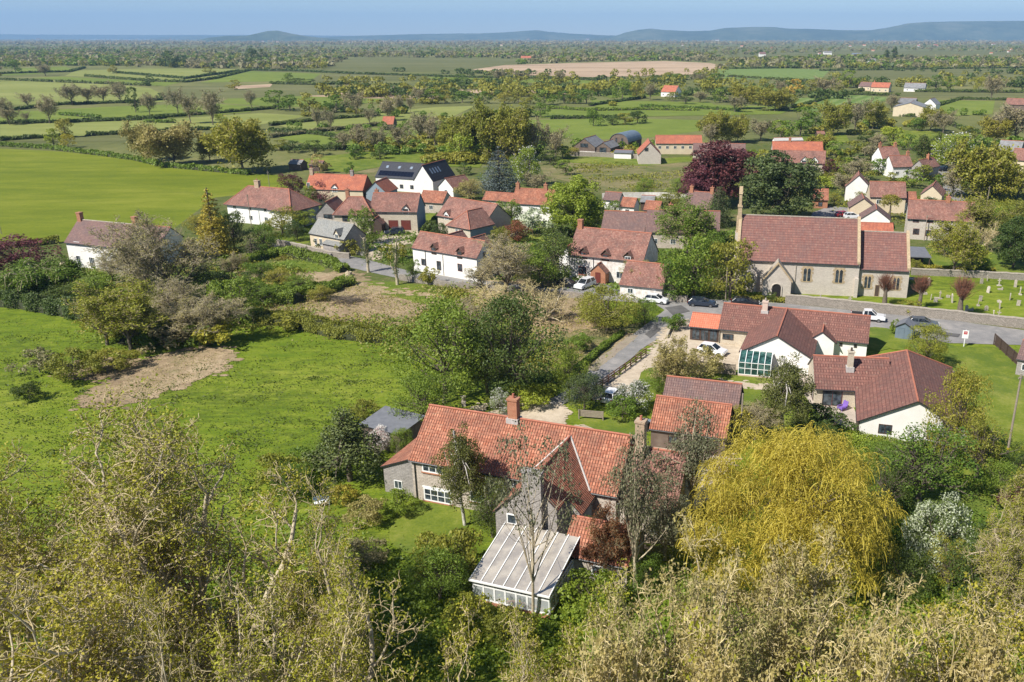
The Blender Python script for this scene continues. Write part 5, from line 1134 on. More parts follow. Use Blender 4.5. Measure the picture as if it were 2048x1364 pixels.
D = b.depth(1310, 527, 38, 5, 8); b.mass(0, b.L, 0, D, 2.4, 38, 'white2', 'pantile2', ov=0.25); b.win(b.L * 0.7, 1.05, 2.3, 2.0, nx=1, fr='frame', glassm=M_['white2'], door=True, name='door'); b.win(b.L * 0.25, 1.3, 1.0, 0.9)
# white terrace cottage
b = Bd('cottage', 'long white cottage with two pointed dormers facing the cleared ground', 'house', (825, 494), (953, 515), 4.6)
D = b.depth(900, 472, 45, 4.5, 6.5); hr = b.mass(0, b.L, 0, D, 4.6, 45, 'white', 'pantile2', ov=0.2)
for px in (868, 919): b.dormer(b.on(px, 505).x, 1.25, 3.85, 1.45, roof='pantile2', wall='boards', fr='brownframe')
b.winp(847, 524, 1.0, 1.25, fr='brownframe'); b.winp(878, 531, 1.05, 1.7, fr='brownframe'); b.winp(920, 535, 1.1, 1.4, fr='redframe')
b.pipe(b.on(851, 510).x, -0.08, 0.2, 4.5); b.pipe(b.on(886, 518).x, -0.08, 0.2, 4.5, 'coping'); b.win(D * 0.45, 4.4, 0.85, 1.5, 'right', b.L, fr='brownframe')
b.win(b.on(898, 528).x, 2.9, 1.3, 0.14, nx=1, name='awning')
b.mass(2.6, 6.8, D - 0.5, D + 4.0, 4.4, 0, 'white', 'pantile2', 'y', hr=6.6, ov=0.2); b.mass(8.6, 12.8, D - 0.5, D + 3.6, 4.4, 0, 'white', 'pantile2', 'y', hr=6.7, ov=0.2)
b.block('flat_roof', 'darkslate', (b.L - 0.8, b.L + 2.2, D + 0.3, D + 4.0, 3.3, 3.45)); b.block('annexe_wall', 'white', (b.L - 0.6, b.L + 2.0, D + 0.5, D + 3.8, -0.2, 3.295))
# grey slate cottage at the road bend
b = Bd('cottage', 'small cream cottage with grey slate roof and one dormer at the road bend', 'house', (619, 465), (688, 478), 3.6)
D = b.depth(675, 443, 43, 5.5, 8); hr = b.mass(0, b.L, 0, D, 3.6, 43, 'cream', 'slate', sidem='stonegrey', ov=0.2, ridgem='coping')
b.dormer(b.on(674, 474).x, 1.3, 3.1, 1.35, roof='slate', wall='cream', fr='frame', pitch=55); b.winp(632, 483, 0.8, 1.4); b.winp(642, 484, 0.9, 1.4); b.win(b.L * 0.9, 1.4, 0.9, 1.2)
b.lean(b.L * 0.52, b.L * 0.98, -1.3, -0.003, 2.2, 2.7, 'back', 'stonegrey', 'slate')
# stone complex with two garage doors
b = Bd('house', 'stone house with orange-brown roof and two dark red garage doors above a gravel drive', 'house', (740, 421), (833, 422), 4.9)
D = b.depth(790, 386, 42, 7, 10); hr = b.mass(0, b.L, 0, D, 4.9, 42, 'stonecream', 'pantile2', sidem='blueg', ov=0.3)  # right gable: its shade is painted in as blue-grey
for px in (787, 812): b.winp(px, 450, 2.2, 2.2, nx=1, fr='redframe', glassm=M_['redframe'], door=True, name='garage_door')
b.dormer(b.on(811, 420).x, 1.5, 4.2, 1.25, roof='pantile2', wall='white', fr='brownframe'); b.winp(769, 424, 1.1, 0.6, fr='brownframe'); b.winp(764, 445, 0.9, 1.9, fr='brownframe', door=True, name='door', nx=1)
b.mass(-7.6, 1.2, -2.2, D * 0.62, 4.5, 0, 'stonecream', 'pantile2', hip=(2.5, 3.0), hr=hr - 0.5, ov=0.3); b.win(-5.0, 3.4, 1.6, 1.2, 'front', -2.2, nx=3, fr='brownframe'); b.win(-2.0, 3.4, 1.3, 1.1, 'front', -2.2, nx=2, fr='brownframe'); b.win(-5.0, 1.2, 1.6, 1.2, 'front', -2.2, nx=3, fr='brownframe')
b.mass(-12.2, -7.2, -1.0, D - 1, 4.3, 0, 'stonegrey', 'pantile2', 'y', hr=6.9, ov=0.2); b.win(-9.5, 3.6, 2.0, 1.1, 'front', -1.0, nx=2, fr='brownframe'); b.win(-9.8, 1.2, 1.8, 1.8, 'front', -1.0, nx=2, fr='brownframe')
b.chimney(-6.0, D * 0.45, hr - 1.2, hr + 0.9, 0.8, 0.7, 'brick', 1); b.chimney(0.6, D * 0.55, hr - 0.9, hr + 0.7, 0.8, 0.7, 'brick', 1)
b.mass(0.6, 3.2, -2.6, 0.5, 2.5, 0, 'boards', 'pantile2', 'y', hr=3.7, ov=0.25)
# house with shaded blue-grey flank
b = Bd('house', 'large house with brown-pink tiled roof and shaded blue-grey long flank behind the white cottage', 'house', (875, 429), (992, 449), 4.9)
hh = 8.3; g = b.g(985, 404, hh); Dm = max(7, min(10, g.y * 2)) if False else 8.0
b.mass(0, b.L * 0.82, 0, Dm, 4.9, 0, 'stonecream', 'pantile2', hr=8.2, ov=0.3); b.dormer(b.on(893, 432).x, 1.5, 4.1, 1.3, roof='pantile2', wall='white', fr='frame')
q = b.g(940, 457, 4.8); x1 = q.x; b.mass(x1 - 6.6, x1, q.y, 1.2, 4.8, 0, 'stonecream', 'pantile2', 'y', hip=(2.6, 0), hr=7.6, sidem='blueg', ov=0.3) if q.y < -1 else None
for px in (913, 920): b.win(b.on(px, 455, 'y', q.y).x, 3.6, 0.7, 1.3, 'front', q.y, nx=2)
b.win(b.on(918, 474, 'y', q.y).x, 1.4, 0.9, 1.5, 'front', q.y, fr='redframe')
b.block('painted_shade_flank', 'blueg', (x1 + 0.005, x1 + 0.05, q.y + 0.1, 1.1, 0.6, 4.5)) if q.y < -1 else None  # thin panel that paints the flank's shade as a blue-grey colour
# left white house behind the bare trees
b = Bd('house', 'white two storey house with grey-brown roof and brick chimneys, behind bare trees at left', 'house', (131, 482), (250, 494), 5.0)
D = b.depth(200, 443, 43, 6, 8.5); hr = b.mass(0, b.L, 0, D, 5.0, 43, 'white', 'brown', ov=0.3, ridgem='coping')
b.chimney(0.5, D / 2, hr - 0.6, hr + 1.5, 0.9, 0.8, 'brick', 0); b.chimney(b.L - 0.5, D / 2, hr - 0.8, hr + 1.6, 0.9, 0.8, 'brick', 0)
b.winp(154, 488, 1.4, 0.9, nx=4); b.winp(158, 521, 1.0, 2.0, nx=2); b.winp(185, 526, 1.3, 2.3, nx=3); b.winp(220, 498, 1.3, 0.9, nx=3); b.win(b.L * 0.75, 1.4, 1.2, 1.2)
b.mass(b.L - 5.5, b.L + 1.5, D - 0.4, D + 5, 4.6, 40, 'white', 'brown', ov=0.25)
# red hipped house
b = Bd('house', 'white house with deep red hipped roof behind the golden conifer', 'house', (453, 405), (545, 414), 4.6)
b.mass(0, b.L, 0, 8.4, 4.6, 0, 'white', 'pantile2', hip=(3.4, 0.0), hr=8.2, ov=0.5); b.mass(b.L + 0.02, b.L + 6.6, -1.2, 8.0, 4.6, 0, 'white', 'pantile2', hip=(0, 4.2), hr=8.4, ov=0.5, sidem='blueg')  # right end wall gets its shade as a blue-grey colour
b.chimney(b.on(516, 378, 'y', 4.2).x, 4.2, 7.6, 9.7, 1.3, 0.8, 'buffbrick', 1)
std(b, 3, 1.5, 3.7); b.win(b.L + 4, 3.6, 1.3, 1.0, 'front', -1.2, fr='brownframe', nx=3); b.win(b.L + 4, 1.5, 1.3, 1.2, 'front', -1.2, nx=3)
# long orange roofed cottage
b = Bd('cottage', 'long cottage with brightest mottled orange tile roof behind the copper trees', 'house', (622, 377), (725, 380), 4.3)
D = b.depth(670, 349, 45, 6, 8.5); hr = b.mass(-1.5, b.L, 0, D, 4.3, 45, 'cream', 'orange', sidem='weathered', ov=0.2)
b.chimney(-1.0, D / 2, hr - 0.6, hr + 1.5, 0.9, 0.8, 'buffbrick', 1); b.chimney(b.L * 0.72, D / 2, hr - 0.6, hr + 1.2, 0.8, 0.7, 'stonegrey', 1)
b.dormer(b.on(669, 378).x, 1.6, 3.5, 1.3, roof='orange', wall='white', fr='frame'); b.winp(617, 371, 0.9, 1.5); std(b, 3, 1.4)
b.mass(b.L + 0.6, b.L + 6.2, 0.5, D + 1.5, 3.8, 0, 'blueg', 'orange', 'y', hr=6.4, ov=0.25)
# modern barn house with black roof
b = Bd('house', 'modern white barn-style house with charcoal roof and solar panels', 'house', (751, 353), (833, 358), 3.9)
D = b.depth(800, 325, 40, 6.5, 9.5); hr = b.mass(0, b.L, 0, D, 3.9, 40, 'white', 'darkslate', ov=0.15, ridgem='gutter')
q0, q1 = b.g(833, 362, 3.9), b.g(869, 352, 3.9); ry = b.g(878, 319, hr + 0.6).y
b.mass(b.L + 0.1, b.L + 6.2, -1.6, D + 2.2, 3.9, 0, 'white', 'darkslate', 'y', hr=hr + 0.5, ov=0.12, sidem='stonegrey')
m = MB(); tn = TAN(40)
for i in range(11):
    x = 0.6 + i * (b.L - 2.2) / 11; y0, y1 = 0.35, 1.75; z0, z1 = 3.9 + y0 * tn + 0.11, 3.9 + y1 * tn + 0.11; w_ = (b.L - 2.2) / 11 - 0.06
    m.poly([(x, y0, z0), (x + w_, y0, z0), (x + w_, y1, z1), (x, y1, z1)])
sp = m.build('solar_panels', flat('solar_panel_glass', (0.008, 0.01, 0.02), 0.15), b.root)
for i in range(3): x = 2 + i * 4; m = MB(); y0, y1 = 2.6, 3.3; m.poly([(x, y0, 3.9 + y0 * tn + 0.1), (x + 0.8, y0, 3.9 + y0 * tn + 0.1), (x + 0.8, y1, 3.9 + y1 * tn + 0.1), (x, y1, 3.9 + y1 * tn + 0.1)]); m.build('skylight', flat('skylight_glass', (0.25, 0.3, 0.36), 0.1), b.root)
xr = b.L + 3.15; tw = (hr + 0.5 - 3.9) / 3.05
for i in range(4): y = 0.3 + i * 1.5; m = MB(); xa, xb = xr + 0.9, xr + 1.9; za, zb_ = hr + 0.5 - 0.9 * tw + 0.1, hr + 0.5 - 1.9 * tw + 0.1; m.poly([(xa, y, za), (xb, y, zb_), (xb, y + 0.7, zb_), (xa, y + 0.7, za)]); m.build('skylight', flat('skylight_glass', (0.25, 0.3, 0.36), 0.1), b.root)
std(b, 4, 1.5, fr='brownframe')
def small(name, label, cat, e0, e1, he, r, pitch, wall, roof, lo=4.5, hi=9, chims=(), nw=2, fr='frame', zw=1.5, up=None, axis='x', hip=(0, 0), sidem=None, **k):
    b = Bd(name, label, cat, e0, e1, he)
    if axis == 'x': D = b.depth(r[0], r[1], pitch, lo, hi); hr = b.mass(0, b.L, 0, D, he, pitch, wall, roof, hip=hip, sidem=sidem, **k)
    else: D = r; hr = b.mass(0, b.L, 0, D, he, pitch, wall, roof, 'y', hip=hip, sidem=sidem, **k)
    for t in chims: b.chimney(max(0.5, b.L * t) if t < 1 else b.L - 0.5, D / 2 if axis == 'x' else D * 0.6, hr - 0.7, hr + 1.3, 0.85, 0.7, 'brick', 1)
    if nw: std(b, nw, zw, up, fr=fr)
    return b
small('cottage', 'white cottage with plain orange-pink roof left of the bright green round tree', 'house', (1024, 405), (1104, 409), 4.2, (1070, 378), 43, 'white', 'pantile', chims=(0.0, 0.75), nw=3, zw=2.8)
small('outbuilding', 'low red tiled outbuilding joined left of the white cottage by the blue cedar', 'outbuilding', (966, 398), (1022, 402), 2.6, (995, 386), 38, 'stonecream', 'pantile', lo=4, hi=6, nw=2)
small('outbuilding', 'stone outbuilding with orange roof and pale raised gable ends beside the garage house', 'outbuilding', (838, 402), (885, 405), 2.9, (862, 382), 40, 'stonewall', 'pantile', lo=4.5, hi=6.5, nw=1, ridgem='clay')
small('cottage', 'small white gabled cottage with red roof right of the modern barn house', 'house', (877, 372), (906, 376), 2.8, 7.5, 40, 'white', 'pantile2', axis='y', nw=1)
small('barn', 'long brown roofed stone barn with white gable line left of the pink-brown roof', 'barn', (1203, 458), (1288, 462), 3.2, (1245, 423), 42, 'stonegrey', 'brown', lo=6, hi=9, nw=2)
small('house', 'long pinkish brown tiled roof house between the dormer cottage and the church', 'house', (1292, 462), (1438, 466), 3.6, (1365, 421), 42, 'stonewall', 'brown', lo=6.5, hi=10, chims=(0.32,), nw=4)
small('cottage', 'tiny whitewashed cottage with red roof left of the tall copper beech', 'house', (1241, 411), (1268, 413), 2.8, (1255, 398), 40, 'white', 'pantile', lo=4, hi=6, nw=1)
small('cottage', 'white rendered cottage with pink roof at the edge of the rough paddock', 'house', (1207, 398), (1238, 400), 2.6, (1222, 387), 38, 'white', 'brown', lo=4, hi=6, nw=1)
small('shed', 'open fronted dark shed with pale grey roof behind the red roofed cottage', 'shed', (1281, 403), (1307, 404), 2.4, (1294, 391), 25, 'boards', 'tin', lo=4, hi=6, nw=0)
small('outbuilding', 'small red roofed outbuilding between copper beech and brown roofed barn', 'outbuilding', (1288, 418), (1318, 420), 2.5, (1303, 406), 40, 'stonegrey', 'pantile', lo=4, hi=6, nw=0)
small('house', 'old stone house with two brick chimneys half hidden under the copper beech', 'house', (1370, 412), (1420, 416), 3.8, (1395, 388), 46, 'stonegrey', 'brown', lo=6, hi=8, chims=(0.1, 1), nw=2)
# farm beyond the paddock
b = Bd('barn', 'weathered dark timber barn with two low gables beyond the rough paddock', 'barn', (1147, 292), (1190, 294), 3.2)
b.mass(0, b.L, 0, 12, 3.2, 0, 'weathered', 'tin', 'y', hr=6.2, ov=0.2); b.win(b.L * 0.5, 3.6, 3.2, 1.5, nx=1, fr='boards', name='opening'); b.block('white_base', 'white2', (-0.1, b.L + 0.1, -0.12, -0.02, -0.2, 1.5)); b.mass(b.L + 0.1, b.L + 6.0, 0.5, 11, 3.0, 0, 'weathered', 'tin', 'y', hr=4.9, ov=0.2); b.win(b.L + 3, 2.0, 2.8, 2.2, 'front', 0.5, nx=1, fr='boards', name='opening')
b = Bd('barn', 'dark timber dutch barn with curved blue-grey metal roof', 'barn', (1220, 283), (1256, 285), 3.8)
m = MB(); Lb, Db = b.L, 13.0; arc = [(Lb / 2 - (Lb / 2 + 0.15) * math.cos(math.pi * i / 12), 3.8 + 3.2 * math.sin(math.pi * i / 12)) for i in range(13)]
for (xa, za), (xb, zb_) in zip(arc[:-1], arc[1:]): m.prism([(xa, -0.25, za), (xb, -0.25, zb_), (xb, -0.25, zb_ + 0.12), (xa, -0.25, za + 0.12)], (0, Db + 0.5, 0))
m.build('curved_roof', M_['bluetin'], b.root); m = MB(); m.poly([(0, 0, -0.2), (Lb, 0, -0.2)] + [(x, 0, z) for x, z in reversed(arc)]); m.poly([(Lb, 0, -0.2), (Lb, Db, -0.2), (Lb, Db, 3.8), (Lb, 0, 3.8)]); m.poly([(0, 0, -0.2), (0, Db, -0.2), (0, Db, 3.8), (0, 0, 3.8)]); m.poly([(Lb, Db, -0.2), (0, Db, -0.2)] + [(x, Db, z) for x, z in arc]); m.build('boarding', M_['weathered'], b.root)
for t in (0.35, 0.68): b.win(Lb * t, 4.2, 0.8, 2.2, nx=1, fr='boards', name='opening')
b = Bd('barn', 'pale stone barn gable with vivid orange roof at the farm', 'barn', (1277, 309), (1322, 309), 3.4)
b.mass(0, b.L, 0, 13, 3.4, 0, 'lias', 'orange', 'y', hr=7.4, ov=0.2); b.winp(1293, 299, 1.3, 1.2, nx=1, fr='boards', name='opening')
small('farmhouse', 'long cream farm range with orange tile roof and a row of small windows', 'house', (1312, 286), (1404, 286), 4.2, (1360, 271), 40, 'cream', 'orange', lo=6, hi=9, nw=6, zw=2.6)
small('farmhouse', 'low farm range with faded pink-brown roof behind the copper beech', 'house', (1386, 301), (1490, 303), 3.2, (1438, 288), 38, 'stonecream', 'brown', lo=6, hi=9, nw=4)
small('lean_shed', 'white sheeted low shed beside the dutch barn', 'shed', (1228, 305), (1262, 306), 2.2, (1245, 300), 12, 'white', 'felt', lo=4, hi=6, nw=0)
# right hand group
small('house', 'orange and pink roofed range above the dark round yew', 'house', (1546, 299), (1646, 300), 3.6, (1600, 285), 40, 'stonewall', 'orange', lo=6, hi=9, chims=(0.35,), nw=3)
b = small('house', 'brown-pink roofed house with two little white gables above the dark holly', 'house', (1543, 323), (1650, 326), 3.4, (1596, 301), 40, 'stonecream', 'pantile2', lo=7, hi=10, nw=3)
for t in (0.62, 0.8): b.dormer(b.L * t, 2.4, 3.0, 1.1, roof='pantile2', wall='white')
small('greenhouse', 'long white polythene cover behind the orange roofed range', 'greenhouse', (1550, 281), (1606, 280), 1.6, (1578, 277), 30, 'white', 'lead', lo=3, hi=5, nw=0)
small('horse_shelter', 'small dark red field shelter alone on the lawn', 'shed', (1635, 268), (1650, 268), 2.0, (1642, 262), 25, 'boards', 'pantile2', lo=3, hi=4, nw=0)
small('house', 'white house with faded pink-brown roof and chimney near the lane top', 'house', (1766, 317), (1802, 316), 4.6, (1795, 293), 42, 'white', 'pantile2', chims=(0.05, 1), nw=2, up=3.7)
small('house', 'stepped pink roofed house with tall brick stack, middle of the right hill lane', 'house', (1786, 333), (1826, 332), 3.6, (1806, 311), 42, 'white', 'pantile2', chims=(1,), nw=2)
small('cottage', 'stone gable cottage with two stacks beside the lane top', 'house', (1824, 333), (1850, 336), 3.8, 9, 45, 'stonegrey', 'pantile2', axis='y', nw=1, chims=(0.5,))
small('barn', 'steep white gable end with brown roof among bare purple trees', 'barn', (1692, 372), (1740, 374), 4.0, 7.5, 44, 'white', 'pantile2', axis='y', nw=0)
small('garage', 'small orange roofed garage with dark doors in the courtyard', 'garage', (1627, 398), (1656, 399), 2.4, (1641, 378), 40, 'brick', 'pantile', lo=5, hi=7, nw=1, fr='brownframe', zw=1.1)
b = small('house', 'cream house with long brown-red roof behind the palm tree', 'house', (1741, 392), (1812, 394), 4.2, (1780, 364), 42, 'cream', 'pantile2', lo=6, hi=8.5, nw=2, zw=2.8)
small('cottage', 'low orange roofed white cottage wing beside the palm tree', 'house', (1784, 402), (1834, 403), 3.0, (1808, 384), 38, 'white', 'pantile', lo=4.5, hi=6, nw=2)
small('house', 'cream gable house with pink roof facing the camera above the long stone house', 'house', (1842, 388), (1884, 391), 3.8, 9, 42, 'cream', 'pantile2', axis='y', nw=1, zw=2.6)
small('carport', 'rear cream gabled garage with dark red roof left of the palm', 'garage', (1700, 414), (1752, 416), 2.3, 7, 36, 'cream', 'brown', axis='y', nw=0)
small('carport', 'front white gabled garage with dark red roof above the church roof', 'garage', (1722, 437), (1780, 440), 2.3, 7, 36, 'white', 'brown', axis='y', nw=0)
small('outbuilding', 'blotchy orange-red roofed outbuilding just behind the chancel', 'outbuilding', (1724, 471), (1787, 473), 2.6, (1755, 446), 38, 'lias', 'orange', lo=5, hi=7.5, nw=0)
b = small('house', 'long pale stone house with brown-orange roof right of the church', 'house', (1816, 435), (1948, 442), 4.8, (1880, 402), 42, 'lias', 'pantile2', lo=6.5, hi=9, nw=0, sidem=None)
for px, py in ((1832, 440), (1860, 441), (1832, 463), (1857, 466), (1905, 470)): b.winp(px, py, 1.3, 1.0 if py < 450 else 1.3, fr='redframe', nx=3)
b.chimney(b.on(1896, 404, 'y', 3.5).x, 3.6, 7.2, 9.2, 0.9, 0.7, 'brick', 1)
b = Bd('carport', 'open shelter with flat dark grey roof right of the chancel', 'shelter', (1818, 514), (1862, 516), 2.5)
b.block('roof', 'felt', (-0.1, b.L + 0.1, -0.1, 8.5, 2.5, 2.66)); 
for x in (0.1, b.L - 0.25):
    for y in (0.1, 8.2): b.block('post', 'boards', (x, x + 0.15, y, y + 0.15, -0.1, 2.495))
b.block('back_wall', 'boards', (0.26, b.L - 0.26, 6.0, 6.1, 0, 2.49))
# painted shed with pitched roof by the road
b = Bd('shed', 'dark blue painted timber shed with pitched felt roof beside the road', 'shed', (1792, 652), (1826, 657), 1.9)
b.mass(0, b.L, 0, 2.6, 1.9, 0, 'bluetin', 'felt', 'y', hr=2.6, ov=0.15, ridge=False, gut=False) ; b.win(b.L * 0.35, 0.95, 0.85, 1.7, nx=1, fr='bluetin', glassm=M_['bluetin'], door=True, name='door')
b = Bd('outbuilding', 'grey roofed stone outbuilding cut by the right edge of the view', 'outbuilding', (2036, 716), (2110, 730), 2.4)
b.mass(0, b.L, 0, 5, 2.4, 35, 'stonegrey', 'brown', ov=0.2); b.win(1.0, 1.3, 0.8, 0.9)
for i, (x, y) in enumerate(((577, 333), (618, 335))):
    small('shed', ('pale grey roofed' if i == 0 else 'dark roofed') + ' garden shed by the big field hedge', 'shed', (x, y - 6), (x + 24, y - 5), 2.2, (x + 12, y - 14), 30, 'boards' if i else 'weathered', 'tin' if i == 0 else 'brown', lo=3, hi=5, nw=0)
# farms far out on the levels
def far(label, e0, e1, he, r, wall, roof, **k): return small(k.pop('name', 'farmhouse'), label, k.pop('cat', 'house'), e0, e1, he, r, k.pop('pitch', 38), wall, roof, lo=8, hi=18, nw=k.pop('nw', 3), **k)
far('distant white farmhouse with orange roof at the left of the green fields', (1322, 183), (1350, 184), 3.6, (1338, 171), 'white', 'orange')
far('distant farmhouse with vivid orange roof, left of the grey roofed bungalow', (1742, 174), (1778, 175), 3.8, (1760, 165), 'cream', 'orange', chims=(0.1,))
far('distant cottage with dull pink roof beside the vivid orange one', (1717, 172), (1741, 173), 3.4, (1730, 166), 'cream', 'brown')
far('distant long white bungalow with pale grey roof on the levels', (1808, 175), (1850, 176), 3.2, (1829, 166), 'white', 'tin')
far('large cream steel barn on the levels with low grey roof', (1787, 214), (1852, 216), 5.0, 22, 'cream', 'tin', axis='y', pitch=16, name='barn', cat='barn', nw=0)
far('dark open sided barn roof behind the large cream barn', (1795, 205), (1830, 206), 5.0, (1812, 196), 'weathered', 'tin', pitch=14, name='barn', cat='barn', nw=0)
far('pale gabled farmhouse right of the large cream barn', (1846, 208), (1872, 209), 5.0, 12, 'white', 'tin', axis='y', pitch=40, nw=2)
far('dark brown roofed barn at the right edge of the levels', (2010, 208), (2060, 210), 4.5, (2035, 197), 'weathered', 'pantile2', name='barn', cat='barn', nw=0)
far('lone small orange roofed barn among the bare trees beyond the big field', (764, 248), (786, 248), 2.6, (775, 243), 'weathered', 'orange', name='barn', cat='barn', nw=0)
far('tiny orange roofed farm far off before the reed bed', (1042, 116), (1062, 116), 5.0, (1052, 112), 'cream', 'orange', nw=0)
far('far white farmhouse left among the dark woods', (1519, 108), (1532, 108), 6.0, (1526, 104), 'white', 'brown', nw=0)
far('far teal roofed barn among the dark woods', (1705, 109), (1722, 109), 7.0, (1713, 106), 'blueg', 'bluetin', name='barn', cat='barn', nw=0)
far('far long pale shed before the dark poplars', (1738, 121), (1752, 121), 5.0, (1745, 119), 'white', 'tin', name='barn', cat='barn', nw=0)
far('far white building left of the pale shed', (1648, 105), (1664, 105), 6.0, (1656, 103), 'white', 'tin', name='barn', cat='barn', nw=0)
far('grey curved barn roof beyond the lane at the right edge', (1995, 300), (2040, 303), 3.8, (2018, 285), 'stonegrey', 'tin', name='barn', cat='barn', nw=0)
far('pink roofed house right of the grey barn roof at the right edge', (2020, 318), (2070, 322), 3.8, (2045, 300), 'cream', 'pantile2', nw=2)

# ------------------------------------------------------------------ more kinds of plant
def pollard(key, seed):
    rng = np.random.default_rng(seed); p0, r0 = trunk_line(rng, 2.6, 0.34, n=5)
    L1 = kids(rng, p0, r0, 7, (0.6, 1.0), (15, 55), 0.45, n=4, up=0.3, wig=0.15, rr=0.55, taper=0.7)
    L2 = kids(rng, *L1, 34, (0.3, 1.0), (10, 60), 1.5, n=4, up=0.28, wig=0.12, rr=0.3, taper=0.4, minr=0.016)
    L3 = kids(rng, *L2, 3, (0.3, 0.9), (10, 35), 0.6, n=3, up=0.25, wig=0.12, rr=0.6, taper=0.5, minr=0.012)
    c = L2[0][:, -1]; c = c[rng.random(len(c)) < 0.5]; lv = leaves(rng, c, 0.14)
    tw = joinm([tubes(*L2, 3), tubes(*L3, 3)]); cr = joinm([tw, lv])
    proto(key, joinm([tubes(p0, r0, 8), tubes(*L1, 6)]), cr, [M_['bark'], [M_['redtwig'], LM['rust']]], 1.3, np.percentile(L3[0][:, -1, 2], 98), mi=np.concatenate([np.zeros(len(tw[1]), int), np.ones(len(lv[1]), int)]))
pollard('pollard', 71)
def palm(key, seed):
    rng = np.random.default_rng(seed); p0, r0 = trunk_line(rng, 4.0, 0.16, n=6); fr = []
    for i in range(46):
        a = rng.uniform(0, 6.28); e = rng.uniform(-0.9, 1.2); d = np.array([math.cos(a) * math.cos(e), math.sin(a) * math.cos(e), math.sin(e)]); L_ = 1.5
        fr.append([np.array([0, 0, 4.0]), np.array([0, 0, 4.0]) + d * L_ * 0.5, np.array([0, 0, 4.0]) + d * L_ * 0.85 + np.array([0, 0, -0.3])])
    fr = np.array(fr); c = np.repeat(fr[:, 2], 26, axis=0); base = np.repeat(fr[:, 1], 26, axis=0); c = c * rng.uniform(0.3, 1.1, (len(c), 1)) + base * (1 - rng.uniform(0.3, 1.1, (len(c), 1))) * 0 + base * 0; t = rng.uniform(0.1, 1.1, (len(base), 1)); c = base * (1 - t) + np.repeat(fr[:, 2], 26, axis=0) * t + rng.normal(0, 0.16, (len(base), 3))
    lv = leaves(rng, c, 0.38, 0.2, None, 0.2); tb = tubes(fr, np.tile(np.array([[0.03, 0.02, 0.01]]), (len(fr), 1)), 3); cr = joinm([tb, lv])
    proto(key, tubes(p0, r0, 8), cr, [M_['bark'], [M_['twig'], LM['olive']]], 1.6, 5.2, mi=np.concatenate([np.zeros(len(tb[1]), int), np.ones(len(lv[1]), int)]))
palm('palm', 5)
def snag(key, seed):
    rng = np.random.default_rng(seed); p0, r0 = trunk_line(rng, 7, 0.30, 0.06, n=7, wig=0.05)
    L1 = kids(rng, p0, r0, 9, (0.3, 1.0), (30, 80), 0.24, n=4, up=0.2, wig=0.3, rr=0.4, taper=0.4); L2 = kids(rng, *L1, 4, (0.3, 1.0), (30, 80), 0.5, n=3, rr=0.5, minr=0.02)
    c = np.repeat(p0[0][2:6], 260, axis=0) + rng.normal(0, 0.35, (1040, 3)); lv = leaves(rng, c, 0.2); tw = tubes(*L2, 3); cr = joinm([tw, lv])
    proto(key, joinm([tubes(p0, r0, 8), tubes(*L1, 5)]), cr, [M_['ashbark'], [M_['twig'], LM['dark']]], 1.5, 7, mi=np.concatenate([np.zeros(len(tw[1]), int), np.ones(len(lv[1]), int)]))
snag('snag', 9)
leafy('eucS', 61, H=16, R=3.6, n=1900, leaf=0.2, clumps=20, crn=0.2, lmat='euc', bmat='ashbark', zb=0.35, shell=0.45, lobes=0.5, trunkr=0.11, limbs=4, droop=True)
layered('topiary', 63, H=3, R=2.2, tiers=8, n=3000, leaf=0.16, lmat='dark', power=0.4, zb=0.0, flat_=0.7)

def K(kind, x, yb):
    D = P(x, yb).length; i = int(x) % 2
    if kind == 'leaf': return ('leafN', 'leafN2')[i] if D < 125 else (('leafM', 'leafM2')[i] if D < 260 else ('leafF', 'leafF2')[i])
    if kind == 'airy': return 'airyN' if D < 125 else 'airyM'
    if kind == 'bare': return 'bareM' if D < 240 else 'bareF'
    if kind == 'bud': return 'budM' if D < 240 else 'oakF'
    if kind == 'shrub': return 'shrubN' if D < 125 else 'shrubM'
    return kind
def T(kind, x, yb, yt, w, label, lmat=None, name='tree', cat='tree', **k): return tree(K(kind, x, yb), x, yb, yt, w, label, lmat, name, cat, **k)
ORD = ['first', 'second', 'third', 'fourth', 'fifth', 'sixth', 'seventh', 'eighth', 'ninth', 'tenth', 'eleventh', 'twelfth', 'thirteenth', 'fourteenth', 'fifteenth', 'sixteenth', 'seventeenth', 'eighteenth', 'nineteenth', 'twentieth', 'twenty-first', 'twenty-second', 'twenty-third', 'twenty-fourth', 'twenty-fifth', 'twenty-sixth', 'twenty-seventh', 'twenty-eighth']
def row(look, where, group, items, name='tree', cat='tree'):
    """a stand of trees; each is told apart by its rank from the left among its like"""
    items = sorted(items, key=lambda t: t[1])
    for i, (kind, x, yb, yt, w, *r) in enumerate(items):
        T(kind, x, yb, yt, w, '%s, %s from left %s' % (look, ORD[i], where), *(r[:1] or [None]), name=name, cat=cat, group=group)

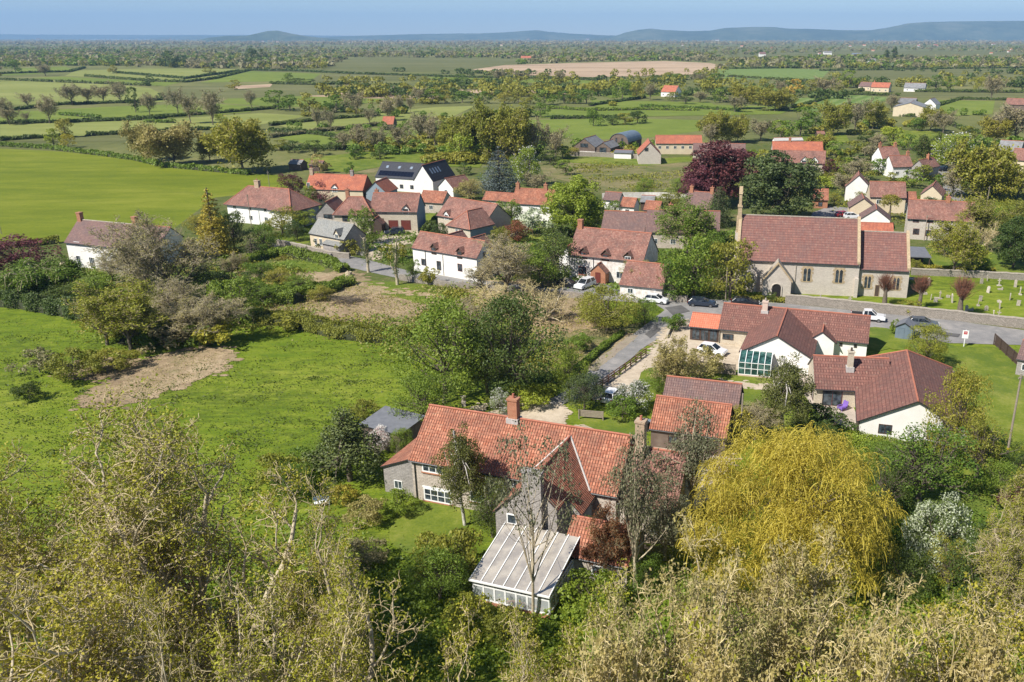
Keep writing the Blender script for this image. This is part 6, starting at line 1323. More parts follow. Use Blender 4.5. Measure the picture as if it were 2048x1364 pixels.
# foreground trees, crowns filling the bottom of the view
G1 = 'leafing ash trees in the left foreground'
for a in (('ashB', 55, 1430, 840, 500, 'tall ash in yellow-green bud at the left edge of the foreground'),
          ('ashA', 262, 1400, 800, 480, 'tallest foreground ash, its pale limbs spreading above the pasture'),
          ('ashA', 465, 1480, 905, 450, 'ash with crooked pale trunk and gap of sunlit grass beside it'),
          ('ashB', -140, 1640, 950, 460, 'ash in bud cut by the lower left edge'),
          ('ashB', 675, 1500, 985, 360, 'olive budding ash just left of the stone farmhouse lawn'),
          ('ashA', 690, 1760, 1150, 440, 'low spreading ash in bud left of the conservatory'),
          ('ashA', 150, 1800, 1110, 560, 'near ash crown low in the bottom left corner'),
          ('ashB', 420, 1850, 1215, 420, 'near ash crown at the bottom, right of the corner one'),
          ('tanB', 850, 1830, 1230, 400, 'near twiggy ash crown below the conservatory, left of middle')):
    tree(a[0], *a[1:5], a[5], name='ash_tree', cat='tree', group=G1)
G2 = 'tan twiggy trees in the right foreground'
for a in (('tanB', 1170, 1700, 1190, 360, 'tan twiggy tree with yellow-green shoots right of the conservatory'),
          ('tanA', 1360, 1740, 1180, 450, 'tan flowering ash below the willow, leftmost of the broad ones'),
          ('tanA', 1570, 1730, 1175, 520, 'broad tan flowering ash directly below the golden willow'),
          ('tanB', 1770, 1700, 1190, 450, 'tan twiggy ash below and right of the golden willow'),
          ('tanA', 1250, 2020, 1290, 560, 'nearest tan crown at the bottom edge, left one'),
          ('tanB', 1540, 2070, 1290, 600, 'nearest tan crown at the bottom edge, middle one'),
          ('tanA', 1830, 1970, 1260, 560, 'nearest tan crown at the bottom edge, right one'),
          ('tanB', 2050, 1760, 1270, 360, 'tan twiggy crown in the bottom right corner'),
          ('ashB', 1040, 1880, 1290, 380, 'leafing ash crown at the bottom edge, middle of the picture')):
    tree(a[0], *a[1:5], a[5], name='ash_tree', cat='tree', group=G2)
tree('willow', 1568, 1160, 868, 430, 'large golden-yellow weeping willow, right of the farmhouse', name='willow_tree', cat='tree', rz=0.6)
tree('birchN', 930, 1052, 866, 104, 'slender birch with white trunk before the farmhouse front', name='birch_tree', cat='tree')
tree('eucS', 1066, 1236, 850, 200, 'tall thin tree with sparse grey-green tufts standing in front of the conservatory', name='eucalyptus_tree', cat='tree')
tree('eucN', 1268, 1190, 870, 150, 'grey-green eucalyptus with pale trunk at the right end of the farmhouse', name='eucalyptus_tree', cat='tree')
tree('eucN', 1385, 1050, 812, 170, 'dark grey-green eucalyptus in front of the plain red tiled outbuilding', name='eucalyptus_tree', cat='tree')
tree('eucN', 1300, 1010, 905, 110, 'shorter eucalyptus against the lower right range of the farmhouse', name='eucalyptus_tree', cat='tree')
S = dict(name='shrub', cat='shrub')
T('bud', 1225, 1165, 1020, 110, 'rust leaved tree against the low extension roof', 'rust')
tree('eucN', 1330, 1120, 960, 130, 'lower dark eucalyptus right of the low extension', name='eucalyptus_tree')
T('leaf', 985, 1075, 960, 90, 'dark leafy tree behind the birch at the farmhouse corner', 'dark')
T('cone', 700, 962, 826, 140, 'dense dark evergreen left of the farmhouse lean-to', name='evergreen_tree')
T('shrub', 618, 955, 900, 110, 'mid green bush beside the dark evergreen', 'green', **S)
T('shrub', 560, 980, 915, 110, 'olive bush at the edge of the pasture, left of the green bush', 'olive', **S)
T('blossomN', 762, 905, 856, 62, 'pink blossom shrub before the felt roofed shed', 'pink', **S)
T('leaf', 806, 912, 858, 50, 'small green tree between shed and farmhouse gable', 'green')
T('shrub', 692, 1014, 970, 60, 'yellow flowering round bush by the garden bench', 'gold', **S)
T('shrub', 735, 1045, 1000, 90, 'pinkish brown shrub by the garden path', 'tan', **S)
T('shrub', 800, 1030, 985, 70, 'pale green climber bush against the lean-to wall', 'bright', **S)
T('shrub', 905, 1160, 1060, 150, 'rough olive hedge bush left of the conservatory', 'olive', **S)
T('leaf', 880, 1200, 1100, 130, 'spreading dark green bush below the farmhouse lawn', 'green', **S)
T('shrub', 735, 1135, 1085, 90, 'brownish shrub at the left corner of the farmhouse lawn', 'brown', **S)
T('leaf', 1190, 1130, 1045, 80, 'fresh green small tree by the low extension', 'green')
T('shrub', 935, 1265, 1205, 120, 'yellowish shrub just below the conservatory', 'yel', **S)
T('shrub', 1030, 1290, 1225, 110, 'spiky olive shrub below the conservatory doors', 'olive', **S)
T('shrub', 1180, 1230, 1150, 130, 'bright shrub right of the conservatory', 'bright', **S)
T('leaf', 890, 805, 612, 195, 'big mid green tree between pasture and cleared ground', 'green')
T('leaf', 1030, 795, 598, 190, 'big dark green tree above the farmhouse drive', 'dark')
T('leaf', 975, 790, 640, 120, 'dark tree between the two big garden trees', 'dark')
T('leaf', 850, 860, 752, 130, 'rich green rounded tree behind the farmhouse left end', 'green')
T('bare', 930, 700, 590, 130, 'greyish twiggy tree rising behind the big mid green tree')
T('shrub', 728, 838, 805, 70, 'olive bush behind the felt roofed shed', 'olive', **S)
T('blossomN', 995, 775, 714, 58, 'white blossom tree under the big dark tree', 'dark')
T('blossomN', 1000, 830, 780, 46, 'thin white blossom sapling beside the drive', 'green')
T('shrub', 1050, 812, 775, 110, 'yellow-green bushes along the farmhouse drive', 'bright', **S)
T('leaf', 1140, 800, 700, 70, 'young fresh green tree at the lane end', 'bright')
T('leaf', 1168, 820, 750, 85, 'dark holly bush where lane meets drive', 'ever', **S)
T('blossomN', 1270, 822, 764, 78, 'white hawthorn in full blossom by the parked car', 'dark')
T('shrub', 1245, 838, 795, 70, 'green bush below the white hawthorn', 'green', **S)
T('bud', 1350, 795, 678, 100, 'russet budding tree left of the glasshouse', 'tan')
T('leaf', 1325, 790, 735, 70, 'dark ivy-green bush behind the speckled barn', 'green', **S)
T('shrub', 1400, 760, 700, 90, 'pale blossoming shrub by the gravel forecourt', 'tan', **S)
T('birchN', 1566, 882, 722, 112, 'birch with bright white stem between the bungalow lawn and willow', name='birch_tree')
T('bare', 1510, 880, 795, 105, 'grey leafless bush beside the timber pole')
T('shrub', 1640, 880, 820, 120, 'dark green bushes below the patio', 'dark', **S)
T('cone', 1617, 905, 848, 22, 'small golden conifer tip behind the willow', 'gold', name='conifer')
T('leaf', 1850, 735, 650, 82, 'yellow-green round bush beside the painted shed', 'yel')
T('leaf', 1900, 930, 745, 120, 'olive tree at the right corner of the patio bungalow', 'olive')
T('airy', 1835, 1010, 850, 210, 'loose green tree standing across the white bungalow gable', 'green')
T('airy', 1770, 1040, 915, 100, 'dark loose tree left of the one across the bungalow gable', 'dark')
T('airy', 1950, 960, 830, 120, 'sparse olive tree beside the slatted garden fence', 'olive')
T('beam', 1868, 1130, 1012, 150, 'creamy white-leaved whitebeam tree', name='whitebeam_tree')
T('airy', 1895, 1185, 1080, 90, 'small yellow-leaved tree in front of the whitebeam', 'yel')
T('leaf', 1960, 1240, 1060, 160, 'dark green tree right of the whitebeam', 'dark')
tree('ashA', 2010, 1300, 1010, 190, 'young ash with white trunk in front of the greenery at the right edge', name='ash_tree')
T('bud', 2040, 1180, 950, 150, 'olive budding tree on the right edge above the young ash')
T('shrub', 2025, 1022, 975, 66, 'dark purple shrub at the right edge', 'copper', **S)
T('leaf', 2035, 960, 885, 60, 'dark hedge bush by the tall timber pole', 'dark', **S)
# left middle ground
T('bare', 350, 612, 425, 215, 'big bare many-branched tree right of the left white house')
T('bare', 268, 575, 478, 120, 'bare tree standing in front of the left white house')
T('bare', 300, 590, 450, 130, 'thin bare tree between the two large bare ones')
T('bare', 226, 562, 505, 60, 'small leafless tree before the white house windows')
T('willowS', 98, 596, 524, 140, 'weeping grey-green tree left of the white house garden')
T('leaf', 40, 552, 478, 140, 'purple-leaved plum at the left edge', 'copper')
T('leaf', -30, 560, 490, 90, 'reddish purple tree cut by the left edge', 'copper')
T('bud', 262, 700, 565, 165, 'yellow-olive willow at the top of the left pasture', 'yel')
T('airy', 215, 690, 590, 120, 'olive thin-leaved tree at the hedge corner', 'olive')
T('bare', 410, 690, 590, 160, 'grey twiggy scrub tree right of the yellow-olive willow')
T('bare', 380, 660, 560, 150, 'tan leafless scrub behind the grey twiggy one')
T('leaf', 480, 650, 555, 110, 'dark green thicket tree above the left hedge', 'green')
T('leaf', 425, 610, 540, 90, 'dark laurel mass right of the big bare tree', 'dark')
T('goldfir', 433, 512, 380, 72, 'tall golden conifer right of the bare trees', name='conifer')
T('leaf', 470, 500, 425, 65, 'dark green tree right of the golden conifer', 'dark')
T('topiary', 506, 520, 478, 50, 'clipped dark dome bush in the hedge garden', name='topiary', cat='shrub')
T('leaf', 490, 540, 508, 30, 'clipped light green ball tree in front of the dome', 'bright')
T('bare', 465, 552, 505, 55, 'white-barked leafless fruit tree by the lawn')
T('leaf', 530, 500, 450, 60, 'green tree right of the golden conifer, in front of the red hipped house', 'green')
T('leaf', 565, 470, 415, 75, 'grey-green bushy tree before the red hipped house', 'olive')
T('leaf', 610, 455, 420, 50, 'fresh green shrub between hipped house and stone complex', 'bright')
T('leaf', 584, 395, 348, 58, 'copper leaved tree left of the orange roof', 'copper')
T('leaf', 645, 408, 360, 62, 'copper leaved tree in front of the orange roof', 'copper')
T('leaf', 622, 412, 372, 26, 'pale green sapling between the copper trees', 'bright')
T('leaf', 730, 490, 416, 58, 'bright green drooping tree before the garage house', 'green')
T('shrub', 700, 512, 480, 52, 'clipped round bush at the slate cottage gable', 'olive', **S)
T('snag', 737, 545, 475, 30, 'pale dead trunk by the driveway entrance')
T('snag', 795, 570, 484, 34, 'ivy-covered leaning dead trunk above the cleared ground')
T('leaf', 826, 560, 520, 34, 'small green ball-headed tree beside the white terrace', 'green')
T('shrub', 858, 568, 536, 46, 'green shrub at the foot of the white terrace', 'olive', **S)
T('shrub', 790, 520, 488, 60, 'olive hedge bush at the driveway corner', 'olive', **S)
T('leaf', 640, 348, 308, 40, 'pale blossoming tree behind the orange roof', 'tan')
T('leaf', 700, 350, 325, 24, 'small fir behind the orange roofed cottage', 'green')
T('shrub', 800, 378, 356, 34, 'orange tinted shrub before the modern barn house', 'tan', **S)
T('leaf', 868, 384, 350, 34, 'green tree at the corner of the modern barn house', 'green')
T('leaf', 940, 400, 360, 56, 'white flowering tree left of the blue cedar', 'tan')
tree('cedar', 1000, 392, 294, 86, 'blue-grey cedar right of the modern barn house', name='cedar_tree')
T('chestnut', 1056, 372, 296, 60, 'horse chestnut in bright leaf right of the blue cedar')
T('bare', 1072, 388, 345, 66, 'tan twiggy tree with yellow top behind the white cottage')
T('denseN', 1150, 470, 356, 122, 'lime green round tree above the three-dormer cottage', 'bright')
T('leaf', 1185, 470, 400, 60, 'mid green tree at the right of the lime green one', 'green')
T('shrub', 1066, 470, 418, 72, 'white flowering thorn left of the lime green tree', 'white2', **S)
T('leaf', 1020, 455, 402, 60, 'green tree below the plain orange-pink roof', 'green')
T('leaf', 1110, 562, 470, 95, 'dense green tree against the dormer cottage gable', 'dark')
T('leaf', 1085, 575, 500, 70, 'fresh green tree left of the dense one by the cottage', 'green')
T('bare', 1010, 590, 462, 165, 'broad leafless tan tree beside the white terrace')
T('bare', 965, 580, 520, 80, 'low bare bush at the right gable of the white terrace')
T('leaf', 1035, 485, 440, 60, 'rusty young tree behind the broad leafless one', 'rust')
T('multi', 1090, 640, 560, 120, 'pale brown scrub by the dark parked car')
T('multi', 990, 620, 560, 130, 'pale brown scrub below the broad leafless tree')
T('leaf', 1215, 662, 578, 130, 'olive round bush at the lane junction', 'olive')
T('leaf', 1290, 648, 600, 60, 'small dark bush beside the lane junction', 'green')
T('leaf', 1180, 640, 590, 70, 'olive scrub left of the round bush', 'olive')
T('shrub', 1160, 700, 668, 60, 'lane side shrub below the junction', 'green', **S)
T('bud', 1285, 580, 525, 80, 'rust and green creeper tree over the white garage roof', 'tan')
T('leaf', 1385, 595, 470, 120, 'fresh green tree left of the church porch', 'green')
T('bud', 1375, 520, 405, 130, 'tall olive tree between dormer cottage and church', 'green')
T('leaf', 1350, 600, 520, 80, 'dense green tree by the parked white car', 'green')
T('leaf', 1460, 600, 480, 110, 'olive-green tree partly across the church wall', 'olive')
tree('denseN', 1438, 412, 286, 146, 'large dark purple copper beech behind the bellcote', 'copper', name='beech_tree')
tree('denseN', 1398, 418, 335, 74, 'lower left lobe of copper foliage below the large copper beech', 'copper', name='beech_tree')
tree('denseN', 1552, 446, 308, 164, 'large dense yew behind the church roof', 'ever', name='yew_tree')
T('yew', 1436, 452, 375, 62, 'dark yew beside the bellcote')
T('leaf', 1240, 460, 425, 60, 'olive bush in front of the brown roofed stone barn', 'olive')
T('leaf', 1290, 392, 358, 42, 'lone dark bush at the edge of the rough paddock', 'green')
T('leaf', 1358, 395, 358, 46, 'dark bush left of the copper beech', 'green')
T('leaf', 1340, 425, 385, 60, 'yellowish shrub below the copper beech', 'olive')
T('leaf', 1622, 362, 318, 54, 'dark holly below the white gables', 'ever')
T('leaf', 1658, 352, 318, 34, 'small copper tree right of the dark holly', 'copper')
T('shrub', 1650, 378, 352, 54, 'yellow-green hedge bush above the orange garage', 'bright', **S)
T('bare', 1715, 362, 318, 78, 'purple-brown bare tree over the steep white gable')
T('bare', 1690, 395, 345, 70, 'leafless tree before the steep white gable')
T('leaf', 1740, 395, 362, 36, 'dark green bush right of the steep white gable', 'dark')
tree('palm', 1777, 440, 388, 50, 'palm with drooping fronds among the cream gables', name='palm_tree')
T('leaf', 1820, 375, 340, 60, 'green clipped tree behind the long brown-red roof', 'green')
T('leaf', 1784, 375, 345, 34, 'golden green bush left of the clipped tree', 'olive')
T('chestnut', 1908, 342, 268, 92, 'horse chestnut in bright leaf beside the lane top')
T('bud', 1950, 400, 285, 120, 'tall olive budding tree right of the lane')
T('bare', 1905, 395, 330, 60, 'leafless pale trees between lane and budding tree')
T('bud', 1990, 400, 320, 90, 'olive tree right of the tall budding one')
T('bare', 2035, 395, 345, 60, 'bare pinkish tree at the right edge above the lawn')
T('blossomN', 1985, 385, 350, 60, 'pale blossoming bush in front of the stone wall', 'green')
T('bud', 1905, 552, 438, 105, 'yellow-green bushy tree behind the churchyard wall', 'yel')
T('bud', 1960, 480, 400, 100, 'greyish budding tree right of the long pale house')
tree('denseN', 2025, 536, 438, 96, 'very dark yew at the right edge', 'dark', name='yew_tree')
T('leaf', 1945, 530, 485, 60, 'bright shrub on the lawn behind the churchyard', 'bright')
T('multi', 1960, 500, 440, 80, 'pinkish bare shrub before the dark yew')
for x, yb, yt, w, l in ((1768, 612, 546, 46, 'pollard with reddish shoots before the chancel windows'), (1838, 618, 548, 42, 'middle pollard with reddish shoots in the churchyard'), (1918, 634, 552, 58, 'leaning pollard with longest reddish shoots, rightmost of three')):
    tree('pollard', x, yb, yt, w, l, name='pollard_tree', group='pollarded trees in the churchyard')
T('shrub', 1820, 625, 600, 50, 'green weeds bush below the middle pollard', 'olive', **S)
T('shrub', 1545, 604, 585, 30, 'round bush in front of the church porch', 'dark', **S)
T('shrub', 1350, 660, 628, 50, 'green bush at the lane corner by the orange extension', 'green', **S)
T('shrub', 1525, 745, 720, 30, 'low shrub by the glasshouse', 'olive', **S)
T('shrub', 1790, 668, 640, 30, 'dark green shrub left of the painted shed', 'green', **S)
T('shrub', 80, 745, 700, 0 + 90, 'bramble clump left of the brown patch in the pasture', 'brown', **S)
T('shrub', 150, 760, 705, 110, 'olive bramble clump touching the brown patch', 'olive', **S)
T('shrub', 230, 740, 700, 110, 'bramble clump above the brown patch', 'olive', **S)
T('shrub', 330, 695, 655, 120, 'scrub clump right above the brown patch', 'brown', **S)
T('shrub', 440, 690, 640, 120, 'yellow-green bramble mound by the left hedge', 'yel', **S)
T('shrub', 60, 800, 765, 60, 'nettle clump low in the left pasture', 'grass', **S)
# the belt of trees beyond the big meadow
row('olive oak', 'in the belt behind the big meadow', 'oaks behind the big meadow', [('bud', 288, 322, 245, 66, 'tan'), ('bud', 350, 330, 248, 108, 'tan'), ('bud', 487, 346, 240, 128, 'olive'), ('bud', 420, 322, 270, 50, 'olive')])
row('yellow-green tree', 'at the far left hedge of the big meadow', 'yellow-green trees by the meadow', [('leaf', 108, 294, 257, 32, 'bright'), ('leaf', 137, 296, 268, 34, 'yel'), ('leaf', 131, 275, 238, 40, 'olive')])
row('olive tree', 'in the tall clump above the blue cedar', 'tall clump above the cedar', [('bud', 905, 300, 245, 60, 'yel'), ('bud', 945, 315, 225, 80, 'olive'), ('bud', 985, 318, 205, 86, 'olive'), ('bud', 1030, 322, 222, 90, 'olive'), ('bare', 1065, 320, 235, 60), ('leaf', 925, 322, 268, 60, 'bright'), ('bare', 1110, 320, 255, 56)])
row('brown tree', 'in the thicket left of the olive clump', 'brown thicket trees', [('bare', 720, 300, 250, 50), ('bare', 755, 305, 255, 50), ('bare', 800, 300, 248, 56), ('bare', 840, 285, 225, 66), ('bare', 870, 290, 232, 54), ('bare', 690, 300, 262, 44)])
row('dark round bush', 'in the scrub behind the orange roof', 'dark scrub bushes', [('leaf', 590, 305, 282, 46, 'dark'), ('leaf', 630, 310, 280, 50, 'dark'), ('leaf', 670, 300, 275, 46, 'dark'), ('leaf', 710, 318, 292, 44, 'green'), ('leaf', 760, 318, 296, 44, 'dark'), ('leaf', 830, 305, 280, 50, 'green'), ('leaf', 560, 300, 280, 50, 'olive')])
row('brown tree', 'in the rows across left fields', 'left row of bare trees', [('bare', 15, 242, 195, 42), ('bare', 57, 215, 186, 36), ('bare', 100, 247, 190, 52), ('bare', 54, 245, 224, 18), ('bare', 145, 210, 168, 50), ('bare', 178, 207, 172, 44), ('bare', 207, 206, 170, 44), ('bare', 242, 206, 163, 52), ('bare', 300, 230, 186, 38), ('bare', 356, 227, 176, 42), ('bare', 382, 247, 186, 50), ('bare', 426, 250, 180, 58), ('bare', 503, 215, 180, 30), ('bare', 636, 258, 216, 26), ('bare', 662, 264, 216, 32), ('bare', 20, 250, 215, 40)])
row('green tree', 'scattered among the left green fields', 'scattered field trees', [('leaf', 272, 225, 174, 30, 'dark'), ('leaf', 441, 245, 228, 26, 'bright'), ('leaf', 556, 220, 180, 56, 'green'), ('leaf', 580, 222, 190, 42, 'green'), ('leaf', 620, 227, 186, 52, 'olive'), ('leaf', 672, 225, 190, 52, 'green'), ('leaf', 300, 172, 152, 24, 'dark'), ('leaf', 321, 197, 186, 16, 'dark'), ('leaf', 505, 260, 238, 40, 'olive')])
row('far dark tree', 'in flat fields below the low hill', 'far dark trees', [('leaf', 342, 135, 102, 38, 'dark'), ('leaf', 505, 123, 97, 26, 'dark'), ('leaf', 524, 123, 98, 24, 'dark'), ('leaf', 31, 144, 120, 30, 'green'), ('bare', 91, 152, 128, 30), ('leaf', 226, 147, 130, 22, 'olive'), ('leaf', 577, 166, 146, 22, 'green'), ('leaf', 595, 168, 156, 40, 'dark'), ('leaf', 620, 168, 158, 30, 'dark'), ('leaf', 420, 150, 134, 26, 'olive'), ('leaf', 470, 180, 160, 30, 'olive')])
row('leafless pale tree', 'on the plain above the orange barn', 'pale trees mid plain', [('bare', 713, 234, 182, 46), ('bare', 776, 242, 195, 48), ('bare', 800, 227, 190, 24), ('bare', 821, 224, 195, 18), ('bare', 840, 207, 175, 32), ('bare', 740, 250, 215, 34)])
row('pollard willow', 'along the middle ditch', 'pollard willows along the ditch', [('leaf', 868, 207, 178, 50, 'green'), ('leaf', 890, 207, 180, 36, 'olive'), ('leaf', 925, 205, 182, 46, 'green'), ('leaf', 966, 207, 183, 42, 'green'), ('leaf', 1009, 207, 185, 42, 'olive'), ('leaf', 1037, 205, 182, 42, 'olive'), ('leaf', 1090, 210, 180, 52, 'green'), ('leaf', 1128, 207, 182, 44, 'green'), ('leaf', 1173, 207, 180, 48, 'green'), ('leaf', 1060, 208, 186, 36, 'olive'), ('leaf', 1150, 207, 186, 36, 'olive')])
row('green field tree', 'left of the dutch barn', 'trees near the dutch barn field', [('leaf', 1046, 234, 204, 54, 'olive'), ('leaf', 1082, 234, 206, 44, 'green'), ('leaf', 1187, 252, 220, 34, 'green'), ('leaf', 1225, 250, 232, 40, 'dark'), ('leaf', 1250, 249, 226, 44, 'olive'), ('leaf', 1275, 247, 222, 40, 'dark'), ('leaf', 1125, 318, 292, 46, 'green'), ('leaf', 1100, 330, 300, 50, 'dark'), ('leaf', 1145, 312, 296, 34, 'olive')])
row('small tree', 'in the line beneath the dry reed bed', 'hedge trees beneath the reed bed', [('leaf', 1245, 200, 160, 42, 'green'), ('leaf', 1273, 197, 170, 34, 'olive'), ('bare', 1300, 200, 166, 34), ('leaf', 1355, 167, 147, 32, 'green'), ('bare', 1396, 170, 145, 36), ('leaf', 1432, 171, 147, 38, 'green'), ('leaf', 1310, 172, 150, 30, 'dark'), ('leaf', 1200, 180, 160, 30, 'olive'), ('bare', 1000, 165, 138, 30), ('bare', 1040, 167, 142, 34), ('leaf', 1085, 168, 145, 34, 'olive'), ('bare', 1120, 168, 140, 30), ('leaf', 920, 165, 148, 34, 'green'), ('leaf', 880, 168, 150, 30, 'dark'), ('leaf', 850, 166, 152, 26, 'olive')])
row('budding tree', 'above the copper beech', 'belt above the copper beech', [('bud', 1434, 290, 224, 66, 'olive'), ('bare', 1420, 292, 245, 50), ('bud', 1475, 285, 232, 56, 'olive'), ('bare', 1520, 282, 238, 66), ('leaf', 1600, 272, 214, 64, 'green'), ('leaf', 1630, 262, 224, 54, 'green'), ('bud', 1666, 270, 204, 62, 'olive'), ('bare', 1708, 265, 198, 64), ('bud', 1745, 258, 204, 52, 'olive'), ('leaf', 1560, 285, 240, 50, 'bright'), ('bud', 1640, 310, 268, 56, 'olive'), ('leaf', 1672, 320, 282, 58, 'green'), ('leaf', 1785, 292, 254, 66, 'bright'), ('leaf', 1736, 292, 262, 44, 'dark'), ('leaf', 1700, 320, 282, 60, 'olive'), ('bare', 1740, 322, 288, 54), ('bud', 1858, 330, 268, 50, 'dark'), ('bare', 1885, 268, 222, 58), ('bud', 1860, 262, 214, 54, 'olive'), ('bare', 2030, 284, 208, 104), ('bud', 1985, 285, 236, 62, 'olive'), ('bare', 1995, 270, 225, 60), ('leaf', 1930, 290, 252, 54, 'olive'), ('leaf', 1835, 262, 236, 40, 'green')])
row('mixed tree', 'in the rows left of the striped field', 'rows left of the striped field', [('bud', 1483, 218, 168, 54, 'olive'), ('bare', 1470, 224, 190, 46), ('bud', 1550, 222, 178, 74, 'olive'), ('leaf', 1582, 216, 190, 36, 'olive'), ('leaf', 1440, 205, 178, 40, 'green'), ('bare', 1400, 205, 182, 36), ('leaf', 1370, 208, 184, 34, 'dark'), ('leaf', 1345, 202, 184, 30, 'olive')])
row('field tree', 'near the far orange roofed farmhouse', 'trees about the far farmhouse', [('leaf', 1588, 190, 158, 34, 'gold'), ('leaf', 1621, 190, 160, 38, 'olive'), ('bare', 1650, 192, 154, 56), ('leaf', 1679, 190, 162, 34, 'yel'), ('leaf', 1698, 176, 140, 42, 'green'), ('bare', 1782, 224, 188, 32), ('leaf', 1870, 180, 150, 40, 'green'), ('leaf', 1900, 180, 152, 34, 'green'), ('leaf', 1957, 180, 155, 26, 'yel'), ('bare', 1982, 200, 150, 46), ('leaf', 1840, 172, 150, 34, 'olive'), ('leaf', 1530, 190, 158, 40, 'olive'), ('bare', 1560, 188, 160, 36)])
tree('poplar', 1788, 124, 94, 14, 'right one of two dark poplars on the plain', name='poplar_tree'); tree('poplar', 1772, 123, 100, 14, 'left, shorter one of two dark poplars on the plain', name='poplar_tree')

row('scrub bush', 'in the thicket above the left pasture', 'thicket above the left pasture', [('leaf', 520, 562, 525, 66, 'green'), ('leaf', 560, 577, 540, 64, 'olive'), ('leaf', 600, 588, 552, 66, 'green'), ('leaf', 645, 600, 570, 54, 'olive'), ('leaf', 470, 592, 548, 74, 'dark'), ('leaf', 330, 645, 590, 96, 'olive'), ('leaf', 180, 602, 560, 84, 'green'), ('leaf', 130, 612, 572, 84, 'dark'), ('leaf', 62, 602, 565, 84, 'green'), ('leaf', 0, 604, 560, 84, 'green'), ('leaf', 245, 642, 598, 84, 'green'), ('bare', 380, 640, 570, 90), ('leaf', 520, 610, 570, 80, 'green'), ('shrub', 570, 660, 628, 90, 'olive'), ('shrub', 400, 690, 650, 100, 'green'), ('shrub', 300, 690, 655, 90, 'green')], name='shrub', cat='shrub')
row('garden bush', 'among the village houses', 'bushes among the village houses', [('leaf', 452, 470, 430, 54, 'green'), ('leaf', 398, 468, 430, 50, 'olive'), ('leaf', 595, 482, 440, 46, 'dark'), ('leaf', 560, 440, 402, 40, 'green'), ('leaf', 690, 440, 412, 30, 'dark'), ('shrub', 762, 512, 486, 44, 'green'), ('leaf', 880, 478, 448, 40, 'dark'), ('leaf', 1000, 500, 455, 50, 'olive'), ('leaf', 1050, 530, 486, 66, 'green'), ('leaf', 1060, 562, 520, 70, 'olive'), ('leaf', 1125, 505, 470, 44, 'dark'), ('shrub', 1205, 590, 570, 40, 'olive'), ('leaf', 1335, 565, 515, 64, 'green'), ('leaf', 1425, 530, 460, 70, 'green'), ('leaf', 1215, 475, 440, 54, 'green'), ('leaf', 1270, 478, 448, 44, 'dark'), ('leaf', 1325, 470, 436, 50, 'olive'), ('leaf', 1230, 432, 402, 36, 'green'), ('leaf', 930, 350, 326, 34, 'dark'), ('leaf', 1130, 350, 320, 44, 'green'), ('leaf', 1170, 430, 398, 44, 'green'), ('leaf', 975, 452, 420, 44, 'green'), ('leaf', 530, 425, 398, 30, 'olive'), ('shrub', 640, 500, 478, 44, 'dark'), ('leaf', 720, 375, 350, 26, 'green'), ('leaf', 915, 392, 366, 34, 'green')], name='shrub', cat='shrub')
row('leafy bush', 'in the gardens of the upper right lanes', 'bushes of the upper right gardens', [('leaf', 1660, 335, 300, 44, 'olive'), ('leaf', 1690, 348, 315, 44, 'green'), ('leaf', 1722, 412, 384, 34, 'olive'), ('leaf', 1755, 350, 318, 44, 'green'), ('leaf', 1845, 362, 330, 44, 'olive'), ('leaf', 1872, 382, 350, 40, 'green'), ('leaf', 1800, 352, 326, 34, 'dark'), ('leaf', 1930, 455, 415, 50, 'olive'), ('leaf', 1990, 455, 418, 56, 'green'), ('leaf', 2034, 440, 400, 66, 'olive'), ('leaf', 1965, 545, 515, 40, 'green'), ('leaf', 1885, 510, 468, 56, 'green'), ('leaf', 1862, 420, 394, 40, 'dark'), ('leaf', 1830, 545, 520, 30, 'olive'), ('leaf', 1610, 380, 345, 50, 'dark'), ('leaf', 1500, 330, 300, 44, 'green'), ('leaf', 1530, 345, 300, 50, 'yel'), ('leaf', 1668, 410, 386, 30, 'olive'), ('leaf', 1940, 380, 340, 60, 'green'), ('leaf', 2010, 350, 310, 60, 'olive'), ('leaf', 1900, 320, 290, 50, 'green'), ('leaf', 1820, 300, 270, 50, 'green'), ('leaf', 1730, 312, 284, 44, 'olive'), ('bare', 1755, 300, 268, 44)], name='shrub', cat='shrub')
row('shady bush', 'along the foreground gardens', 'bushes of the foreground gardens', [('leaf', 650, 930, 880, 70, 'green'), ('leaf', 590, 1000, 930, 90, 'green'), ('leaf', 1700, 960, 905, 90, 'bright'), ('leaf', 1760, 930, 885, 80, 'green'), ('leaf', 1640, 900, 850, 80, 'dark'), ('leaf', 1800, 1200, 1110, 110, 'dark'), ('leaf', 2000, 1000, 925, 80, 'green'), ('leaf', 1480, 870, 815, 70, 'olive'), ('leaf', 1330, 1110, 1040, 90, 'brown'), ('leaf', 1290, 1180, 1110, 90, 'green'), ('leaf', 1240, 1160, 1100, 80, 'olive')], name='shrub', cat='shrub')
# ------------------------------------------------------------------ hedges
hedge('trimmed field hedge along the top edge of the big meadow', [(-300, 286), (0, 292), (90, 297), (180, 308), (270, 320), (330, 334), (440, 344), (500, 350)], 1.6, 2.0, 'green')
hedge('thick hedge where the big meadow meets the village', [(120, 486), (-30, 500), (-200, 515)], 1.5, 2.0, 'olive')
hedge('clipped green hedge bending round the small lawn', [(445, 545), (520, 520), (560, 510), (640, 522), (690, 545)], 1.7, 2.2, 'green')
hedge('clipped dark hedge beside the garage drive', [(885, 440), (870, 455), (848, 478)], 2.2, 1.8, 'dark')
hedge('low clipped hedge left of the lane wall', [(385, 560), (450, 556)], 1.3, 2.0, 'dark')
hedge('dark broad hedge at the left edge above the pasture', [(-60, 600), (60, 612), (150, 628), (200, 640)], 2.6, 4.5, 'dark')
hedge('overgrown hedge between pasture and cleared ground', [(250, 690), (340, 655), (430, 640), (520, 640), (600, 650), (680, 672), (760, 680), (815, 678)], 1.7, 3.5, 'olive')
